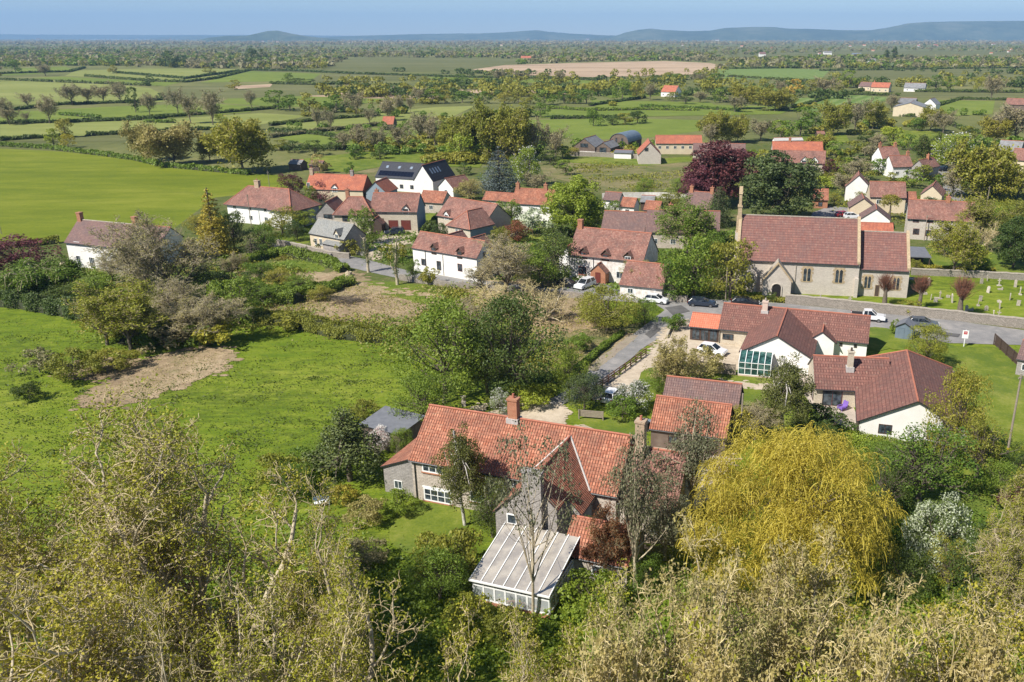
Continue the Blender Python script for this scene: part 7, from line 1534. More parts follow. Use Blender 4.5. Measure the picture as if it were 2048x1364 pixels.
hedge('dark green bank of bushes in front of the slate cottage', [(560, 578), (640, 590), (700, 566)], 1.6, 3.0, 'green')
hedge('bushy bank at the left of the cleared ground', [(470, 600), (540, 596), (600, 606)], 2.2, 4.0, 'green')
hedge('bright garden hedge below the patio bungalow', [(1690, 895), (1760, 905), (1850, 915), (1940, 925)], 1.7, 2.2, 'bright')
hedge('brambly hedge down the right hand garden side', [(1930, 830), (1960, 880), (2000, 940)], 1.6, 2.2, 'green')
hedge('rough bushes along the lane side near the brown fence', [(1150, 745), (1205, 700), (1245, 668)], 0.8, 1.0, 'green')
hedge('bank of low plants under the churchyard wall', [(1480, 600), (1560, 604), (1640, 610)], 0.8, 1.4, 'olive')
hedge('yellow flowered wall top plants behind the churchyard', [(1825, 540), (1900, 542), (1990, 548)], 1.0, 1.2, 'yel')
hedge('hedge beside the farmhouse drive', [(1010, 800), (1060, 795), (1110, 788)], 1.4, 1.8, 'bright')
hedge('hedge behind the three-dormer cottage garden', [(1085, 470), (1140, 476)], 2.2, 2.0, 'dark')
HL = [  # the hedges of the levels, front to back
 ([(560, 300), (640, 298), (720, 300), (830, 300)], 'dark'), ([(540, 262), (640, 270), (720, 284), (760, 290)], 'dark'), ([(0, 282), (90, 276), (180, 272), (330, 264), (460, 258)], 'dark'),
 ([(-100, 250), (110, 246), (300, 240), (330, 236)], 'dark'), ([(200, 243), (350, 234), (500, 222), (560, 216)], 'dark'), ([(540, 252), (650, 240), (760, 232)], 'dark'), ([(540, 276), (660, 262), (770, 250)], 'brown'),
 ([(0, 224), (120, 210), (250, 206), (330, 200)], 'dark'), ([(120, 230), (200, 236)], 'green'), ([(290, 245), (350, 246)], 'green'), ([(-60, 158), (200, 168), (300, 172)], 'dark'), ([(0, 148), (140, 144), (170, 136)], 'dark'),
 ([(170, 153), (300, 163), (370, 165)], 'dark'), ([(230, 146), (370, 158), (480, 143)], 'dark'), ([(370, 165), (430, 158), (500, 141)], 'dark'), ([(500, 141), (600, 143), (700, 148), (760, 150)], 'dark'), ([(540, 168), (640, 170), (700, 168)], 'dark'),
 ([(840, 170), (1000, 176), (1150, 178), (1220, 176)], 'green'), ([(760, 150), (950, 156), (1120, 158), (1200, 162)], 'dark'), ([(1100, 238), (1250, 236)], 'dark'), ([(1180, 212), (1290, 196)], 'dark'), ([(1280, 214), (1420, 219), (1480, 222)], 'green'),
 ([(1080, 216), (1180, 222), (1290, 220), (1400, 222)], 'green'), ([(1400, 198), (1500, 208), (1560, 214)], 'dark'), ([(1560, 222), (1620, 208), (1660, 194)], 'dark'), ([(1400, 178), (1560, 186), (1700, 190), (1800, 192)], 'dark'), ([(1700, 190), (1740, 176)], 'dark'),
 ([(1870, 214), (1920, 199), (2060, 202)], 'dark'), ([(1830, 184), (2048, 186)], 'dark'), ([(1790, 232), (1870, 236), (1930, 262), (2000, 276)], 'dark'), ([(1400, 262), (1480, 268)], 'green'), ([(1390, 150), (1560, 160), (1640, 164)], 'dark'), ([(1450, 138), (1640, 136)], 'dark'), ([(1640, 142), (1900, 138), (2060, 136)], 'dark')]
HLs = sorted(HL, key=lambda t: -t[0][0][1])
for i, (pts, lm) in enumerate(HLs):
    side = 'left' if pts[0][0] < 560 else ('middle' if pts[0][0] < 1300 else 'right'); same = [q for q in HLs if ('left' if q[0][0][0] < 560 else ('middle' if q[0][0][0] < 1300 else 'right')) == side]
    hedge('dark field hedge on the %s of the levels, %s from the front' % (side, ORD[same.index((pts, lm))]), pts, 1.7 if pts[0][1] > 190 else 2.2, 2.4, lm, gap=0.25 if i % 3 == 1 else 0.0, dens=0.8, group='field hedges of the levels')

# ------------------------------------------------------------------ far woods, one mass each
def inpoly(x, y, poly):
    c = np.zeros(len(x), bool); n = len(poly)
    for i in range(n):
        (x0, y0), (x1, y1) = poly[i], poly[(i + 1) % n]; k = ((y0 > y) != (y1 > y)) & (x < (x1 - x0) * (y - y0) / ((y1 - y0) if y1 != y0 else 1e-9) + x0); c ^= k
    return c
OPEN = [[(945, 141), (1010, 130), (1180, 124), (1330, 121), (1440, 126), (1450, 134), (1400, 148), (1180, 154)], [(0, 134), (180, 132), (470, 138), (640, 147), (640, 230), (0, 290)], [(700, 114), (1100, 118), (960, 142), (640, 144)], [(1450, 136), (1660, 138), (1660, 160), (1450, 158)], [(1700, 178), (2060, 180), (2060, 232), (1780, 226)], [(1060, 226), (1400, 200), (1560, 218), (1400, 275), (1050, 270)], [(1430, 112), (1800, 100), (2048, 106), (2048, 118), (1640, 116), (1450, 122)], [(640, 148), (870, 152), (860, 162), (640, 163)], [(830, 152), (1200, 157), (1180, 167), (850, 164)]]
def wood(name, region, n, seed, lmat, H=(6, 11), R=(3, 6), per=26, lines=0, leafk=0.42):
    rng = np.random.default_rng(seed); x = rng.uniform(min(p[0] for p in region), max(p[0] for p in region), n * 3); y = rng.uniform(min(p[1] for p in region), max(p[1] for p in region), n * 3)
    if lines:
        yl = rng.uniform(min(p[1] for p in region), max(p[1] for p in region), lines); sl = rng.normal(0, 0.012, lines); xa = rng.uniform(-200, 2200, lines); ln = rng.uniform(120, 520, lines); k = rng.integers(0, lines, n * 3)
        x = xa[k] + rng.uniform(-0.5, 0.5, n * 3) * ln[k]; y = yl[k] + sl[k] * (x - xa[k]) + rng.normal(0, 0.35, n * 3)
    ok = inpoly(x, y, region)
    for o in OPEN: ok &= ~inpoly(x, y, o)
    x, y = x[ok][:n], y[ok][:n]; c = np.array([tuple(P(a, b)) for a, b in zip(x, y)]); m = len(c)
    h = rng.uniform(*H, m); r = rng.uniform(*R, m)
    ci = np.repeat(np.arange(m), per); q = nrm(rng.normal(0, 1, (m * per, 3)) + np.array([0, 0, 0.25])); q[:, 2] = np.abs(q[:, 2]) * np.sign(q[:, 2] + 0.35)
    pos = c[ci] + np.stack([q[:, 0] * r[ci], q[:, 1] * r[ci], h[ci] * (0.52 + 0.46 * q[:, 2])], 1) * rng.uniform(0.72, 1.05, (m * per, 1)) ** np.array([1, 1, 0])
    lv = leaves(rng, pos, r[ci] * leafk * 1.9, 0.5, nrm(q + np.array([0, 0, 0.2])), 0.8)
    return tag(mesh_np(name, *lv, LM[lmat]), '%s toned %s on the far plain, %s' % ({'dark': 'dark', 'brown': 'brown', 'olive': 'olive', 'green': 'green'}[lmat], name, 'in lines' if lines and region[0][1] < 100 and region[0][1] > 80 else 'nearer belt' if region[0][1] > 120 else ('at the horizon' if region[0][1] < 80 else 'far belt')), 'woodland', None, 'stuff')
AR = [(-200, 84), (2300, 84), (2300, 136), (-200, 140)]
wood('woodland', AR, 700, 1, 'dark', H=(6, 11), R=(3, 8)); wood('woodland', AR, 2600, 2, 'brown', H=(4, 9), R=(3, 8)); wood('woodland', AR, 1300, 3, 'olive', H=(5, 9), R=(3, 7)); wood('woodland', AR, 1300, 4, 'green', H=(4, 9), R=(3, 7), lines=60); wood('woodland', AR, 1300, 14, 'brown', H=(4, 9), R=(3, 7), lines=60)
wood('woodland', [(-200, 77.5), (2300, 77.5), (2300, 90), (-200, 90)], 3200, 5, 'brown', H=(8, 14), R=(8, 18), per=16)
A2 = [(-200, 132), (2300, 132), (2300, 200), (-200, 200)]
wood('woodland', A2, 500, 6, 'olive', H=(5, 9), R=(2.5, 5), per=60, leafk=0.26, lines=46); wood('woodland', A2, 420, 7, 'dark', H=(3, 7), R=(2.5, 5), per=60, leafk=0.26, lines=40)
A3 = [(540, 196), (2200, 196), (2200, 300), (1700, 290), (1400, 300), (1050, 330), (860, 330), (560, 300)]
wood('scrub', A3, 230, 8, 'olive', H=(2, 4.5), R=(1.6, 3.4), per=150, leafk=0.2, lines=30); wood('scrub', A3, 160, 9, 'green', H=(2, 5), R=(1.6, 3.4), per=150, leafk=0.2, lines=24)

# ground cover: tussocks in the pasture and plants in the village gardens
CLEAR = [[(545, 600), (640, 560), (690, 548), (760, 580), (860, 590), (870, 620), (840, 650), (720, 640), (600, 625)], [(930, 575), (1060, 565), (1160, 585), (1180, 640), (1260, 668), (1190, 720), (1130, 740), (1100, 700), (1000, 640)], [(1160, 745), (1260, 660), (1310, 600), (1360, 600), (1350, 660), (1200, 790), (1110, 820)]]
def cover(name, region, n, seed, lmat, size, spread, clumps, zmax=0.35, label='', cat='grass'):
    rng = np.random.default_rng(seed); x0, x1, y0, y1 = min(p[0] for p in region), max(p[0] for p in region), min(p[1] for p in region), max(p[1] for p in region)
    cx_, cy_ = rng.uniform(x0, x1, clumps * 4), rng.uniform(y0, y1, clumps * 4); ok = inpoly(cx_, cy_, region); cx_, cy_ = cx_[ok][:clumps], cy_[ok][:clumps]
    for o in CLEAR: k = ~inpoly(cx_, cy_, o); cx_, cy_ = cx_[k], cy_[k]
    c = np.array([tuple(P(a, b)) for a, b in zip(cx_, cy_)]); s_ = spread * rng.uniform(0.4, 1.6, len(c)); ci = rng.integers(0, len(c), n)
    p = c[ci] + rng.normal(0, 1, (n, 3)) * s_[ci][:, None] * np.array([1.5, 1, 0]); d2 = np.linalg.norm((p - c[ci]) / s_[ci][:, None], axis=1); p[:, 2] = rng.uniform(0.05, zmax, n) * np.clip(1.3 - d2 * 0.5, 0.2, 1.2)
    return tag(mesh_np(name, *leaves(rng, p, size, 0.35), LM[lmat]), label, cat, None, 'stuff')
PS = [(0, 620), (190, 660), (340, 700), (500, 680), (800, 700), (790, 780), (700, 850), (640, 930), (620, 1010), (0, 1100)]
cover('grass_tufts', PS, 11000, 1, 'grass', 0.26, 1.1, 200, 0.2, 'dark tussocks in the near pasture')
cover('grass_tufts', PS, 7000, 2, 'grass', 0.2, 2.2, 160, 0.14, 'lighter tufts in the near pasture')
GD = [(0, 540), (430, 520), (560, 470), (620, 520), (560, 620), (800, 620), (860, 570), (1100, 590), (1180, 660), (1080, 780), (940, 730), (560, 640), (250, 680), (180, 630)]
cover('ground_plants', GD, 26000, 3, 'green', 0.42, 1.6, 190, 0.9, 'weeds and low plants about the cleared ground', 'weeds'); cover('ground_plants', GD, 20000, 4, 'olive', 0.42, 1.5, 150, 0.8, 'olive weeds about the cleared ground', 'weeds'); cover('ground_plants', GD, 12000, 5, 'tan', 0.4, 1.5, 90, 0.6, 'dry stalks about the cleared ground', 'weeds')
GV = [(440, 400), (620, 470), (700, 400), (1000, 420), (1200, 480), (1480, 460), (1480, 600), (1300, 590), (1000, 560), (640, 500)]
cover('garden_plants', GV, 20000, 6, 'green', 0.5, 1.6, 120, 1.2, 'mixed planting in the village gardens', 'plants')
GW = [(1160, 330), (1600, 330), (2048, 300), (2048, 480), (1850, 470), (1640, 400), (1200, 400)]
cover('garden_plants', GW, 24000, 7, 'olive', 0.6, 2.2, 130, 1.6, 'mixed planting about the upper lanes', 'plants')
GF = [(600, 1010), (740, 1110), (1000, 1180), (1000, 1364), (0, 1500), (0, 1120), (500, 1020)]
cover('undergrowth', GF, 30000, 8, 'green', 0.30, 1.6, 200, 0.8, 'shaded undergrowth beneath the foreground trees', 'undergrowth'); cover('undergrowth', [(1100, 1150), (2048, 1100), (2200, 1500), (1000, 1500)], 30000, 9, 'green', 0.34, 1.6, 220, 1.2, 'green undergrowth beneath the tan trees', 'undergrowth')
cover('garden_plants', [(1640, 880), (1950, 900), (2048, 960), (2048, 1250), (1850, 1200), (1700, 1000)], 14000, 10, 'green', 0.3, 1.4, 70, 0.8, 'garden plants right of the willow', 'plants')
CLEAR = []
cover('brash', [(550, 610), (690, 560), (860, 600), (850, 640), (700, 640)], 5000, 11, 'tan', 0.28, 2.0, 60, 0.22, 'cut brash on the cleared ground', 'brash'); cover('brash', [(190, 790), (400, 700), (450, 710), (300, 795)], 4000, 12, 'tan', 0.2, 1.6, 60, 0.1, 'dry stalks on the brown patch', 'brash'); cover('brash', [(930, 580), (1150, 590), (1180, 640), (1260, 668), (1130, 740)], 5000, 13, 'tan', 0.3, 2.0, 70, 0.25, 'dry brash beside the lane', 'brash')

# ------------------------------------------------------------------ vehicles
def paint(name, c): 
    if name in MC: return MC[name]
    m, nt, bs, L = newmat(name); bs.inputs['Base Color'].default_value = (*c, 1); bs.inputs['Roughness'].default_value = 0.25; bs.inputs['Coat Weight'].default_value = 0.6; MC[name] = m; return m
PT = {'black': paint('black_car_paint', (0.012, 0.013, 0.016)), 'white': paint('white_car_paint', (0.72, 0.72, 0.72)), 'navy': paint('dark_blue_car_paint', (0.02, 0.028, 0.045)), 'grey': paint('grey_car_paint', (0.10, 0.115, 0.13)), 'red': paint('red_car_paint', (0.38, 0.01, 0.015))}
def car(label, px, az, col, kind='hatch', group='parked cars', name='parked_car'):
    p = P(*px); t = empty(name, p, R_(az), label, 'car' if kind != 'pickup' else 'pickup truck', group)
    L_, W_, H_ = {'hatch': (4.1, 1.75, 1.5), 'suv': (4.5, 1.85, 1.75), 'estate': (4.7, 1.8, 1.45), 'pickup': (5.2, 1.85, 1.78)}[kind]
    # lower body: side outline swept over the width, waist narrower than sills
    prof = {'hatch': [(-2.05, .35), (-2.08, .75), (-1.95, 1.0), (1.0, .98), (1.95, .82), (2.06, .6), (2.03, .33)], 'suv': [(-2.22, .4), (-2.25, .85), (-2.15, 1.12), (1.1, 1.1), (2.1, .98), (2.24, .75), (2.22, .4)],
            'estate': [(-2.3, .35), (-2.34, .7), (-2.2, .98), (1.1, .95), (2.2, .78), (2.36, .55), (2.33, .32)], 'pickup': [(-2.6, .5), (-2.6, 1.12), (-0.75, 1.12), (1.25, 1.12), (2.4, 1.05), (2.6, .85), (2.58, .45)]}[kind]
    cab = {'hatch': [(-1.85, .99), (-1.45, 1.46), (0.15, 1.5), (1.0, .99)], 'suv': [(-2.1, 1.11), (-1.85, 1.7), (0.3, 1.75), (1.1, 1.1)], 'estate': [(-2.15, .97), (-1.6, 1.4), (0.1, 1.45), (1.1, .95)], 'pickup': [(-0.72, 1.13), (-0.6, 1.74), (0.5, 1.78), (1.3, 1.12)]}[kind]
    hw = W_ / 2; m = MB()
    def loft(pr, w0, w1, z0, z1):
        f = lambda z: w0 + (w1 - w0) * (z - z0) / (z1 - z0)
        a = [(x, -f(z), z) for x, z in pr]; b_ = [(x, f(z), z) for x, z in pr]; m.poly(list(reversed(a))); m.poly(b_)
        for i in range(len(pr)): j = (i + 1) % len(pr); m.poly([a[i], a[j], b_[j], b_[i]])
    loft(prof, hw, hw * 0.94, 0.33, 1.1)
    m.build('body', PT[col], t, bevel=0.07); m = MB(); loft(cab, hw * 0.90, hw * 0.72, cab[0][1], cab[1][1] + 0.02); m.build('windows', glass('car_glass', (0.008, 0.01, 0.012), 0.06), t, bevel=0.03)
    z1 = cab[1][1] + 0.03; m = MB(); m.prism([(cab[1][0] - 0.03, -hw * 0.71, z1 - 0.03), (cab[2][0] + 0.05, -hw * 0.71, cab[2][1]), (cab[2][0] + 0.05, hw * 0.71, cab[2][1]), (cab[1][0] - 0.03, hw * 0.71, z1 - 0.03)], (0, 0, 0.05)); m.build('roof_panel', PT[col], t)
    for s2 in (-1, 1):
        pm = MB()
        for (xa, za), (xb, zb_) in ((cab[0], cab[1]), (cab[3], cab[2])): pm.tube((xa, s2 * hw * 0.9, za), (xb, s2 * hw * 0.725, zb_), 0.045, 0.045, 6)
        xm = (cab[1][0] + cab[2][0]) / 2; pm.tube((xm, s2 * hw * 0.9, cab[0][1]), (xm, s2 * hw * 0.73, z1), 0.04, 0.04, 6); pm.build('pillar', PT[col], t)
        for wx in (-L_ * 0.31, L_ * 0.31):
            w_ = MB(); w_.tube((wx, s2 * (hw - 0.2), 0.33), (wx, s2 * (hw + 0.015), 0.33), 0.33, 0.33, 16); wo = w_.build('wheel', flat('tyre_rubber', (0.02, 0.02, 0.02), 0.85), t)
            MB().tube((wx, s2 * (hw + 0.004), 0.33), (wx, s2 * (hw + 0.028), 0.33), 0.2, 0.19, 12).build('rim', flat('wheel_rim', (0.35, 0.36, 0.37), 0.35, metal=0.8), wo)
        x_ = prof[-2][0]; z_ = prof[-2][1]; MB().box(x_ - 0.10, x_ + 0.02, s2 * hw * 0.72 - 0.16, s2 * hw * 0.72 + 0.16, z_ - 0.02, z_ + 0.14).build('headlight', flat('headlight_glass', (0.6, 0.62, 0.62), 0.15), t)
        x_ = prof[1][0]; MB().box(x_ - 0.02, x_ + 0.06, s2 * hw * 0.78 - 0.12, s2 * hw * 0.78 + 0.12, prof[1][1] - 0.02, prof[1][1] + 0.18).build('tail_light', flat('tail_light_red', (0.25, 0.01, 0.01), 0.2), t)
    if kind == 'pickup': MB().box(-2.5, -0.85, -hw * 0.82, hw * 0.82, 1.121, 1.15).build('load_bed', flat('black_load_cover', (0.02, 0.02, 0.02), 0.6), t)
    return t
car('dark blue-grey car before the dark red garage doors', (790, 470), 195, 'navy', 'suv')
car('black car in shadow beside the dense green tree', (1137, 575), -30, 'black', 'hatch')
car('white people carrier before the brick porch', (1170, 576), 235, 'white', 'suv')
car('white hatchback at the lane junction under the trees', (1312, 606), -22, 'white', 'hatch')
car('dark blue estate car behind the bright orange roof', (1404, 612), -12, 'navy', 'estate')
car('dark car behind the bungalow chimney', (1490, 611), -8, 'black', 'estate')
car('white pickup truck by the churchyard wall', (1735, 641), -16, 'white', 'pickup')
car('dark grey estate car behind the painted shed', (1845, 653), -16, 'grey', 'estate')
car('white car behind the pale garden wall on the forecourt', (1424, 708), -30, 'white', 'hatch')
car('white car with dark roof beside the white hawthorn', (1226, 800), 65, 'white', 'hatch')
car('red car in the courtyard', (1687, 434), 10, 'red', 'hatch'); car('white car beside the red car in the courtyard', (1704, 437), 5, 'white', 'hatch'); car('black car at the top of the right hand lane', (1890, 343), 5, 'black', 'suv')

# ------------------------------------------------------------------ poles, fences, walls, signs
def pole(label, x, yb, yt, r=0.13, name='utility_pole', band=False, arm=True, mat='timber'):
    p = P(x, yb); h = hgt(x, yb, yt); t = empty(name, p, 0.3, label, 'pole', 'timber poles')
    MB().tube((0, 0, -0.3), (0, 0, h), r, r * 0.75, 10).build('post', M_[mat], t)
    if arm:
        a = MB(); a.box(-0.28, 0.28, -0.05, 0.05, h - 0.5, h - 0.4); a.build('crossarm', M_[mat], t)
        for s2 in (-0.22, 0.22): MB().tube((s2, 0, h - 0.4), (s2, 0, h - 0.25), 0.045, 0.03, 6).build('insulator', M_['coping'], t)
    if band: MB().tube((0, 0, 1.9), (0, 0, 2.15), r + 0.012, r + 0.012, 10, cap=False).build('marker_band', flat('yellow_marker', (0.65, 0.5, 0.03), 0.5), t)
    return t, h
PL = [pole('tall timber pole with a small yellow band on the right lawn', 2010, 932, 748, band=True), pole('grey pole in front of the tree left of the church porch', 1451, 602, 530, 0.1, arm=False), pole('greenish timber pole at the right end of the speckled barn', 1480, 885, 787, 0.12, arm=False),
      pole('thin pole beside the red hipped house front', 503, 452, 388, 0.1), pole('pole behind the ridge of the red hipped house', 540, 380, 342, 0.1), pole('pole against the left of the white terrace', 842, 540, 482, 0.08, arm=False),
      pole('pale pole in front of the long pale stone house', 1848, 482, 430, 0.1), pole('timber pole right of the lane above the lawn', 1973, 415, 372, 0.11), pole('short timber pole left of the one above the lawn', 1922, 398, 371, 0.11), pole('thin pole cut close to the left edge of the meadow', 3, 468, 430, 0.1, arm=False), pole('slim pole before the brown roofed stone barn', 1204, 430, 385, 0.08, arm=False)]
def span(label, a, ha, b, hb_, sag=0.8):
    a = Vector((a[0].location.x, a[0].location.y, ha)); b = Vector((b[0].location.x, b[0].location.y, hb_)); pts = [a.lerp(b, i / 12) + Vector((0, 0, -sag * 4 * (i / 12) * (1 - i / 12))) for i in range(13)]
    m = MB()
    for p, q in zip(pts[:-1], pts[1:]): m.tube(p, q, 0.018, 0.018, 4, cap=False)
    return tag(m.build('overhead_wire', M_['gutter']), label, 'wire')
span('overhead wire from the hipped house pole to the pole on its ridge', PL[3], PL[3][1] - 0.3, PL[4], PL[4][1] - 0.3); span('overhead wire between the two timber poles right of the lane', PL[7], PL[7][1] - 0.3, PL[8], PL[8][1] - 0.3)
def railfence(name, label, a, b, h, rails, mat, n, posts=True, cat='fence', board=False, group=None):
    a, b = P(*a), P(*b); d = b - a; L_ = d.length; t = tag(empty(name, a, math.atan2(d.y, d.x), label, cat, group), kind='thing')
    for i in range(n + 1): x = L_ * i / n; MB().box(x - 0.06, x + 0.06, -0.06, 0.06, -0.2, h + (0.08 if i % 1 == 0 else 0)).build('post', M_[mat], t)
    for k in range(rails): z = h * (0.35 + 0.6 * k / max(1, rails - 1)); MB().box(0, L_, 0.065, 0.11, z - 0.07, z + 0.07).build('rail', M_[mat], t)
    if board:
        m = MB(); k = int(L_ / 0.16)
        for i in range(k): x = L_ * i / k; m.box(x + 0.008, x + 0.152, 0.115, 0.135, 0.03, h - 0.02 + 0.02 * math.sin(i * 2.1))
        m.build('boarding', M_[mat], t)
    return t
railfence('wooden_fence', 'brown post and rail fence along the lane above the gravel', (1193, 784), (1292, 712), 1.1, 3, 'fencewood', 9)
railfence('wooden_fence', 'dark close-boarded fence running to the right edge', (1987, 690), (2080, 776), 1.7, 2, 'boards', 7, board=True)
railfence('wooden_fence', 'weathered panel fence beside the glasshouse', (1400, 745), (1470, 752), 1.6, 2, 'timber', 3, board=True)
railfence('picket_fence', 'slatted garden fence behind the sparse olive tree', (1860, 742), (1905, 760), 1.2, 2, 'timber', 4, board=True)
railfence('field_gate', 'grey five-bar gate at the end of the farmhouse drive', (1158, 838), (1206, 842), 1.15, 5, 'timber', 1, cat='gate')
wallrun('stone_wall', 'long grey stone wall with pale coping along the churchyard and road', [(1570, 607), (1640, 613), (1720, 622), (1800, 630), (1900, 640), (2048, 657), (2200, 676)], 1.5, 0.5, 'lane', cope='coping')
wallrun('stone_wall', 'grassy topped stone wall behind the churchyard', [(1822, 550), (1900, 553), (1980, 557), (2048, 561), (2200, 570)], 1.2, 0.6, 'lane', cope='coping')
wallrun('stone_wall', 'low buff wall along the lane left of the slate cottage', [(556, 490), (615, 502), (660, 514), (700, 518)], 1.1, 0.45, 'lane', cope='coping')
wallrun('stone_wall', 'curved low wall round the slate cottage forecourt', [(660, 516), (690, 506), (730, 512)], 0.9, 0.4, 'stonegrey')
wallrun('stone_wall', 'old stone wall between the cleared ground and the dormer cottage', [(800, 560), (900, 575), (1000, 582), (1120, 592), (1180, 600)], 1.0, 0.5, 'lane', rag=0.15)
wallrun('stone_wall', 'broken pale wall by the white garage corner', [(1325, 600), (1375, 606)], 1.2, 0.45, 'lane', rag=0.15)
wallrun('garden_wall', 'low cream wall round the bungalow flower bed', [(1333, 678), (1345, 650), (1378, 645)], 0.6, 0.3, 'stonecream', rag=0.02)
wallrun('garden_wall', 'long pale garden wall beyond the paddock', [(1205, 398), (1290, 396), (1400, 398)], 1.6, 0.3, 'white2', rag=0.02)
wallrun('garden_wall', 'rubble wall below the weathered dark barn', [(1140, 312), (1200, 314), (1275, 318)], 1.6, 0.5, 'lane', cope='coping')
wallrun('garden_wall', 'high wall of the orchard right of the budding trees', [(1975, 360), (2048, 366), (2150, 376)], 2.4, 0.5, 'stonecream')
# agent's board on a post
p = P(1927, 694); t = empty('sign_board', p, R_(-14), "white estate agent's board with a red square on a post by the road", 'sign'); MB().box(-0.05, 0.05, -0.05, 0.05, -0.2, 2.6).build('post', M_['frame'], t)
MB().box(-0.42, 0.42, -0.075, -0.052, 1.35, 2.55).build('board', M_['frame'], t); k = flat('sign_red', (0.5, 0.02, 0.03), 0.5)
m = MB(); m.box(-0.24, 0.24, -0.083, -0.077, 1.95, 2.4); m.build('emblem', k, t); m = MB(); m.box(-0.15, 0.15, -0.09, -0.085, 2.13, 2.16); m.box(-0.15, 0.15, -0.09, -0.085, 2.22, 2.25); m.build('lettering', M_['frame'], t)
# gravestones
rg = random.Random(4); gs = []
GP = [(1594, 600), (1640, 604), (1700, 606), (1828, 560), (1856, 572), (1862, 600), (1871, 605), (1880, 598), (1896, 596), (1905, 606), (1963, 568), (1975, 562), (1998, 572), (2005, 580), (2030, 575), (1976, 586), (1960, 603), (1956, 612), (1999, 606), (2000, 618), (1972, 622), (1988, 632), (1996, 636), (1946, 622), (1932, 628), (2020, 600), (2036, 612), (2040, 590), (1850, 590), (1845, 585)]
looks = ['round-topped', 'square-topped', 'cross-shaped', 'low broken', 'tall narrow']
for i, (x, y) in enumerate(GP):
    lk = looks[i % 5] if y < 640 else 'low broken'; s_ = Bd.__new__(Bd); p = P(x, y); w_, h_ = rg.uniform(0.5, 0.8), rg.uniform(0.8, 1.25); m = MB()
    if lk == 'round-topped': m.prism([(-w_ / 2, 0, -0.1), (w_ / 2, 0, -0.1), (w_ / 2, 0, h_ * 0.75)] + [(w_ / 2 * math.cos(a), 0, h_ * 0.75 + w_ / 2 * math.sin(a)) for a in (0.5, 1.05, 1.57, 2.09, 2.64)] + [(-w_ / 2, 0, h_ * 0.75)], (0, 0.12, 0))
    elif lk == 'square-topped': m.box(-w_ / 2, w_ / 2, 0, 0.13, -0.1, h_); m.box(-w_ / 2 - 0.05, w_ / 2 + 0.05, -0.04, 0.17, h_, h_ + 0.08)
    elif lk == 'cross-shaped': m.box(-0.35, 0.35, -0.25, 0.25, -0.1, 0.2); m.box(-0.08, 0.08, 0, 0.12, 0.2, h_ + 0.25); m.box(-0.3, -0.08, 0, 0.12, h_ - 0.2, h_ - 0.03); m.box(0.08, 0.3, 0, 0.12, h_ - 0.2, h_ - 0.03)
    elif lk == 'low broken': m.box(-w_ / 2, w_ / 2, 0, 0.8, -0.1, 0.28); m.prism([(-w_ / 2, 0, 0.28), (w_ * 0.3, 0, 0.28), (0, 0, 0.55), (-w_ / 2, 0, 0.48)], (0, 0.15, 0))
    else: m.prism([(-0.24, 0, -0.1), (0.24, 0, -0.1), (0.24, 0, h_ + 0.3), (0, 0, h_ + 0.55), (-0.24, 0, h_ + 0.3)], (0, 0.16, 0))
    o = m.build('gravestone', M_['coping' if i % 3 else 'lias']); o.location = p; o.rotation_euler = (rg.uniform(-0.12, 0.12), rg.uniform(-0.06, 0.06), R_(80) + rg.uniform(-0.4, 0.4) if i % 2 else R_(-10) + rg.uniform(-0.3, 0.3)); gs.append((x, y, lk, o))
for lk in looks:
    same = sorted([g for g in gs if g[2] == lk], key=lambda g: g[0])
    for i, g in enumerate(same): tag(g[3], '%s gravestone, %s of its shape from the left in the churchyard' % (lk, ORD[i]), 'gravestone', 'gravestones in the churchyard')
# glasshouse against the bungalow garden
b = Bd('glasshouse', 'white framed glasshouse with green panes beside the cream bungalow', 'glasshouse', (1476, 752), (1540, 758), 0.0)
W_, D_, H_ = b.L, 2.6, 2.0; fr = MB(); gp = glass('green_tinted_glass', (0.012, 0.04, 0.034), 0.08)
for i in range(6):
    x = W_ * i / 5; fr.box(x - 0.04, x + 0.04, -0.05, 0.05, 0.3, H_); fr.prism([(x - 0.04, -0.05, H_), (x + 0.04, -0.05, H_), (x + 0.04, -0.05, H_ + 0.09), (x - 0.04, -0.05, H_ + 0.09)], (0, D_, 0.75))
for z in (0.3, 1.15, H_ - 0.06): fr.box(0, W_, -0.045, 0.045, z, z + 0.07)
fr.build('frame', M_['frame'], b.root); b.block('base', 'pinkish', (-0.05, W_ + 0.05, -0.08, 0.08, -0.1, 0.298))
for i in range(5):
    g_ = MB(); g_.box(W_ * i / 5 + 0.04, W_ * (i + 1) / 5 - 0.04, -0.01, 0.01, 0.35, H_ - 0.02); g_.build('pane', gp, b.root); g_ = MB(); g_.prism([(W_ * i / 5 + 0.04, 0, H_ + 0.01), (W_ * (i + 1) / 5 - 0.04, 0, H_ + 0.01), (W_ * (i + 1) / 5 - 0.04, 0, H_ + 0.03), (W_ * i / 5 + 0.04, 0, H_ + 0.03)], (0, D_ - 0.1, 0.73)); g_.build('roof_pane', gp, b.root)
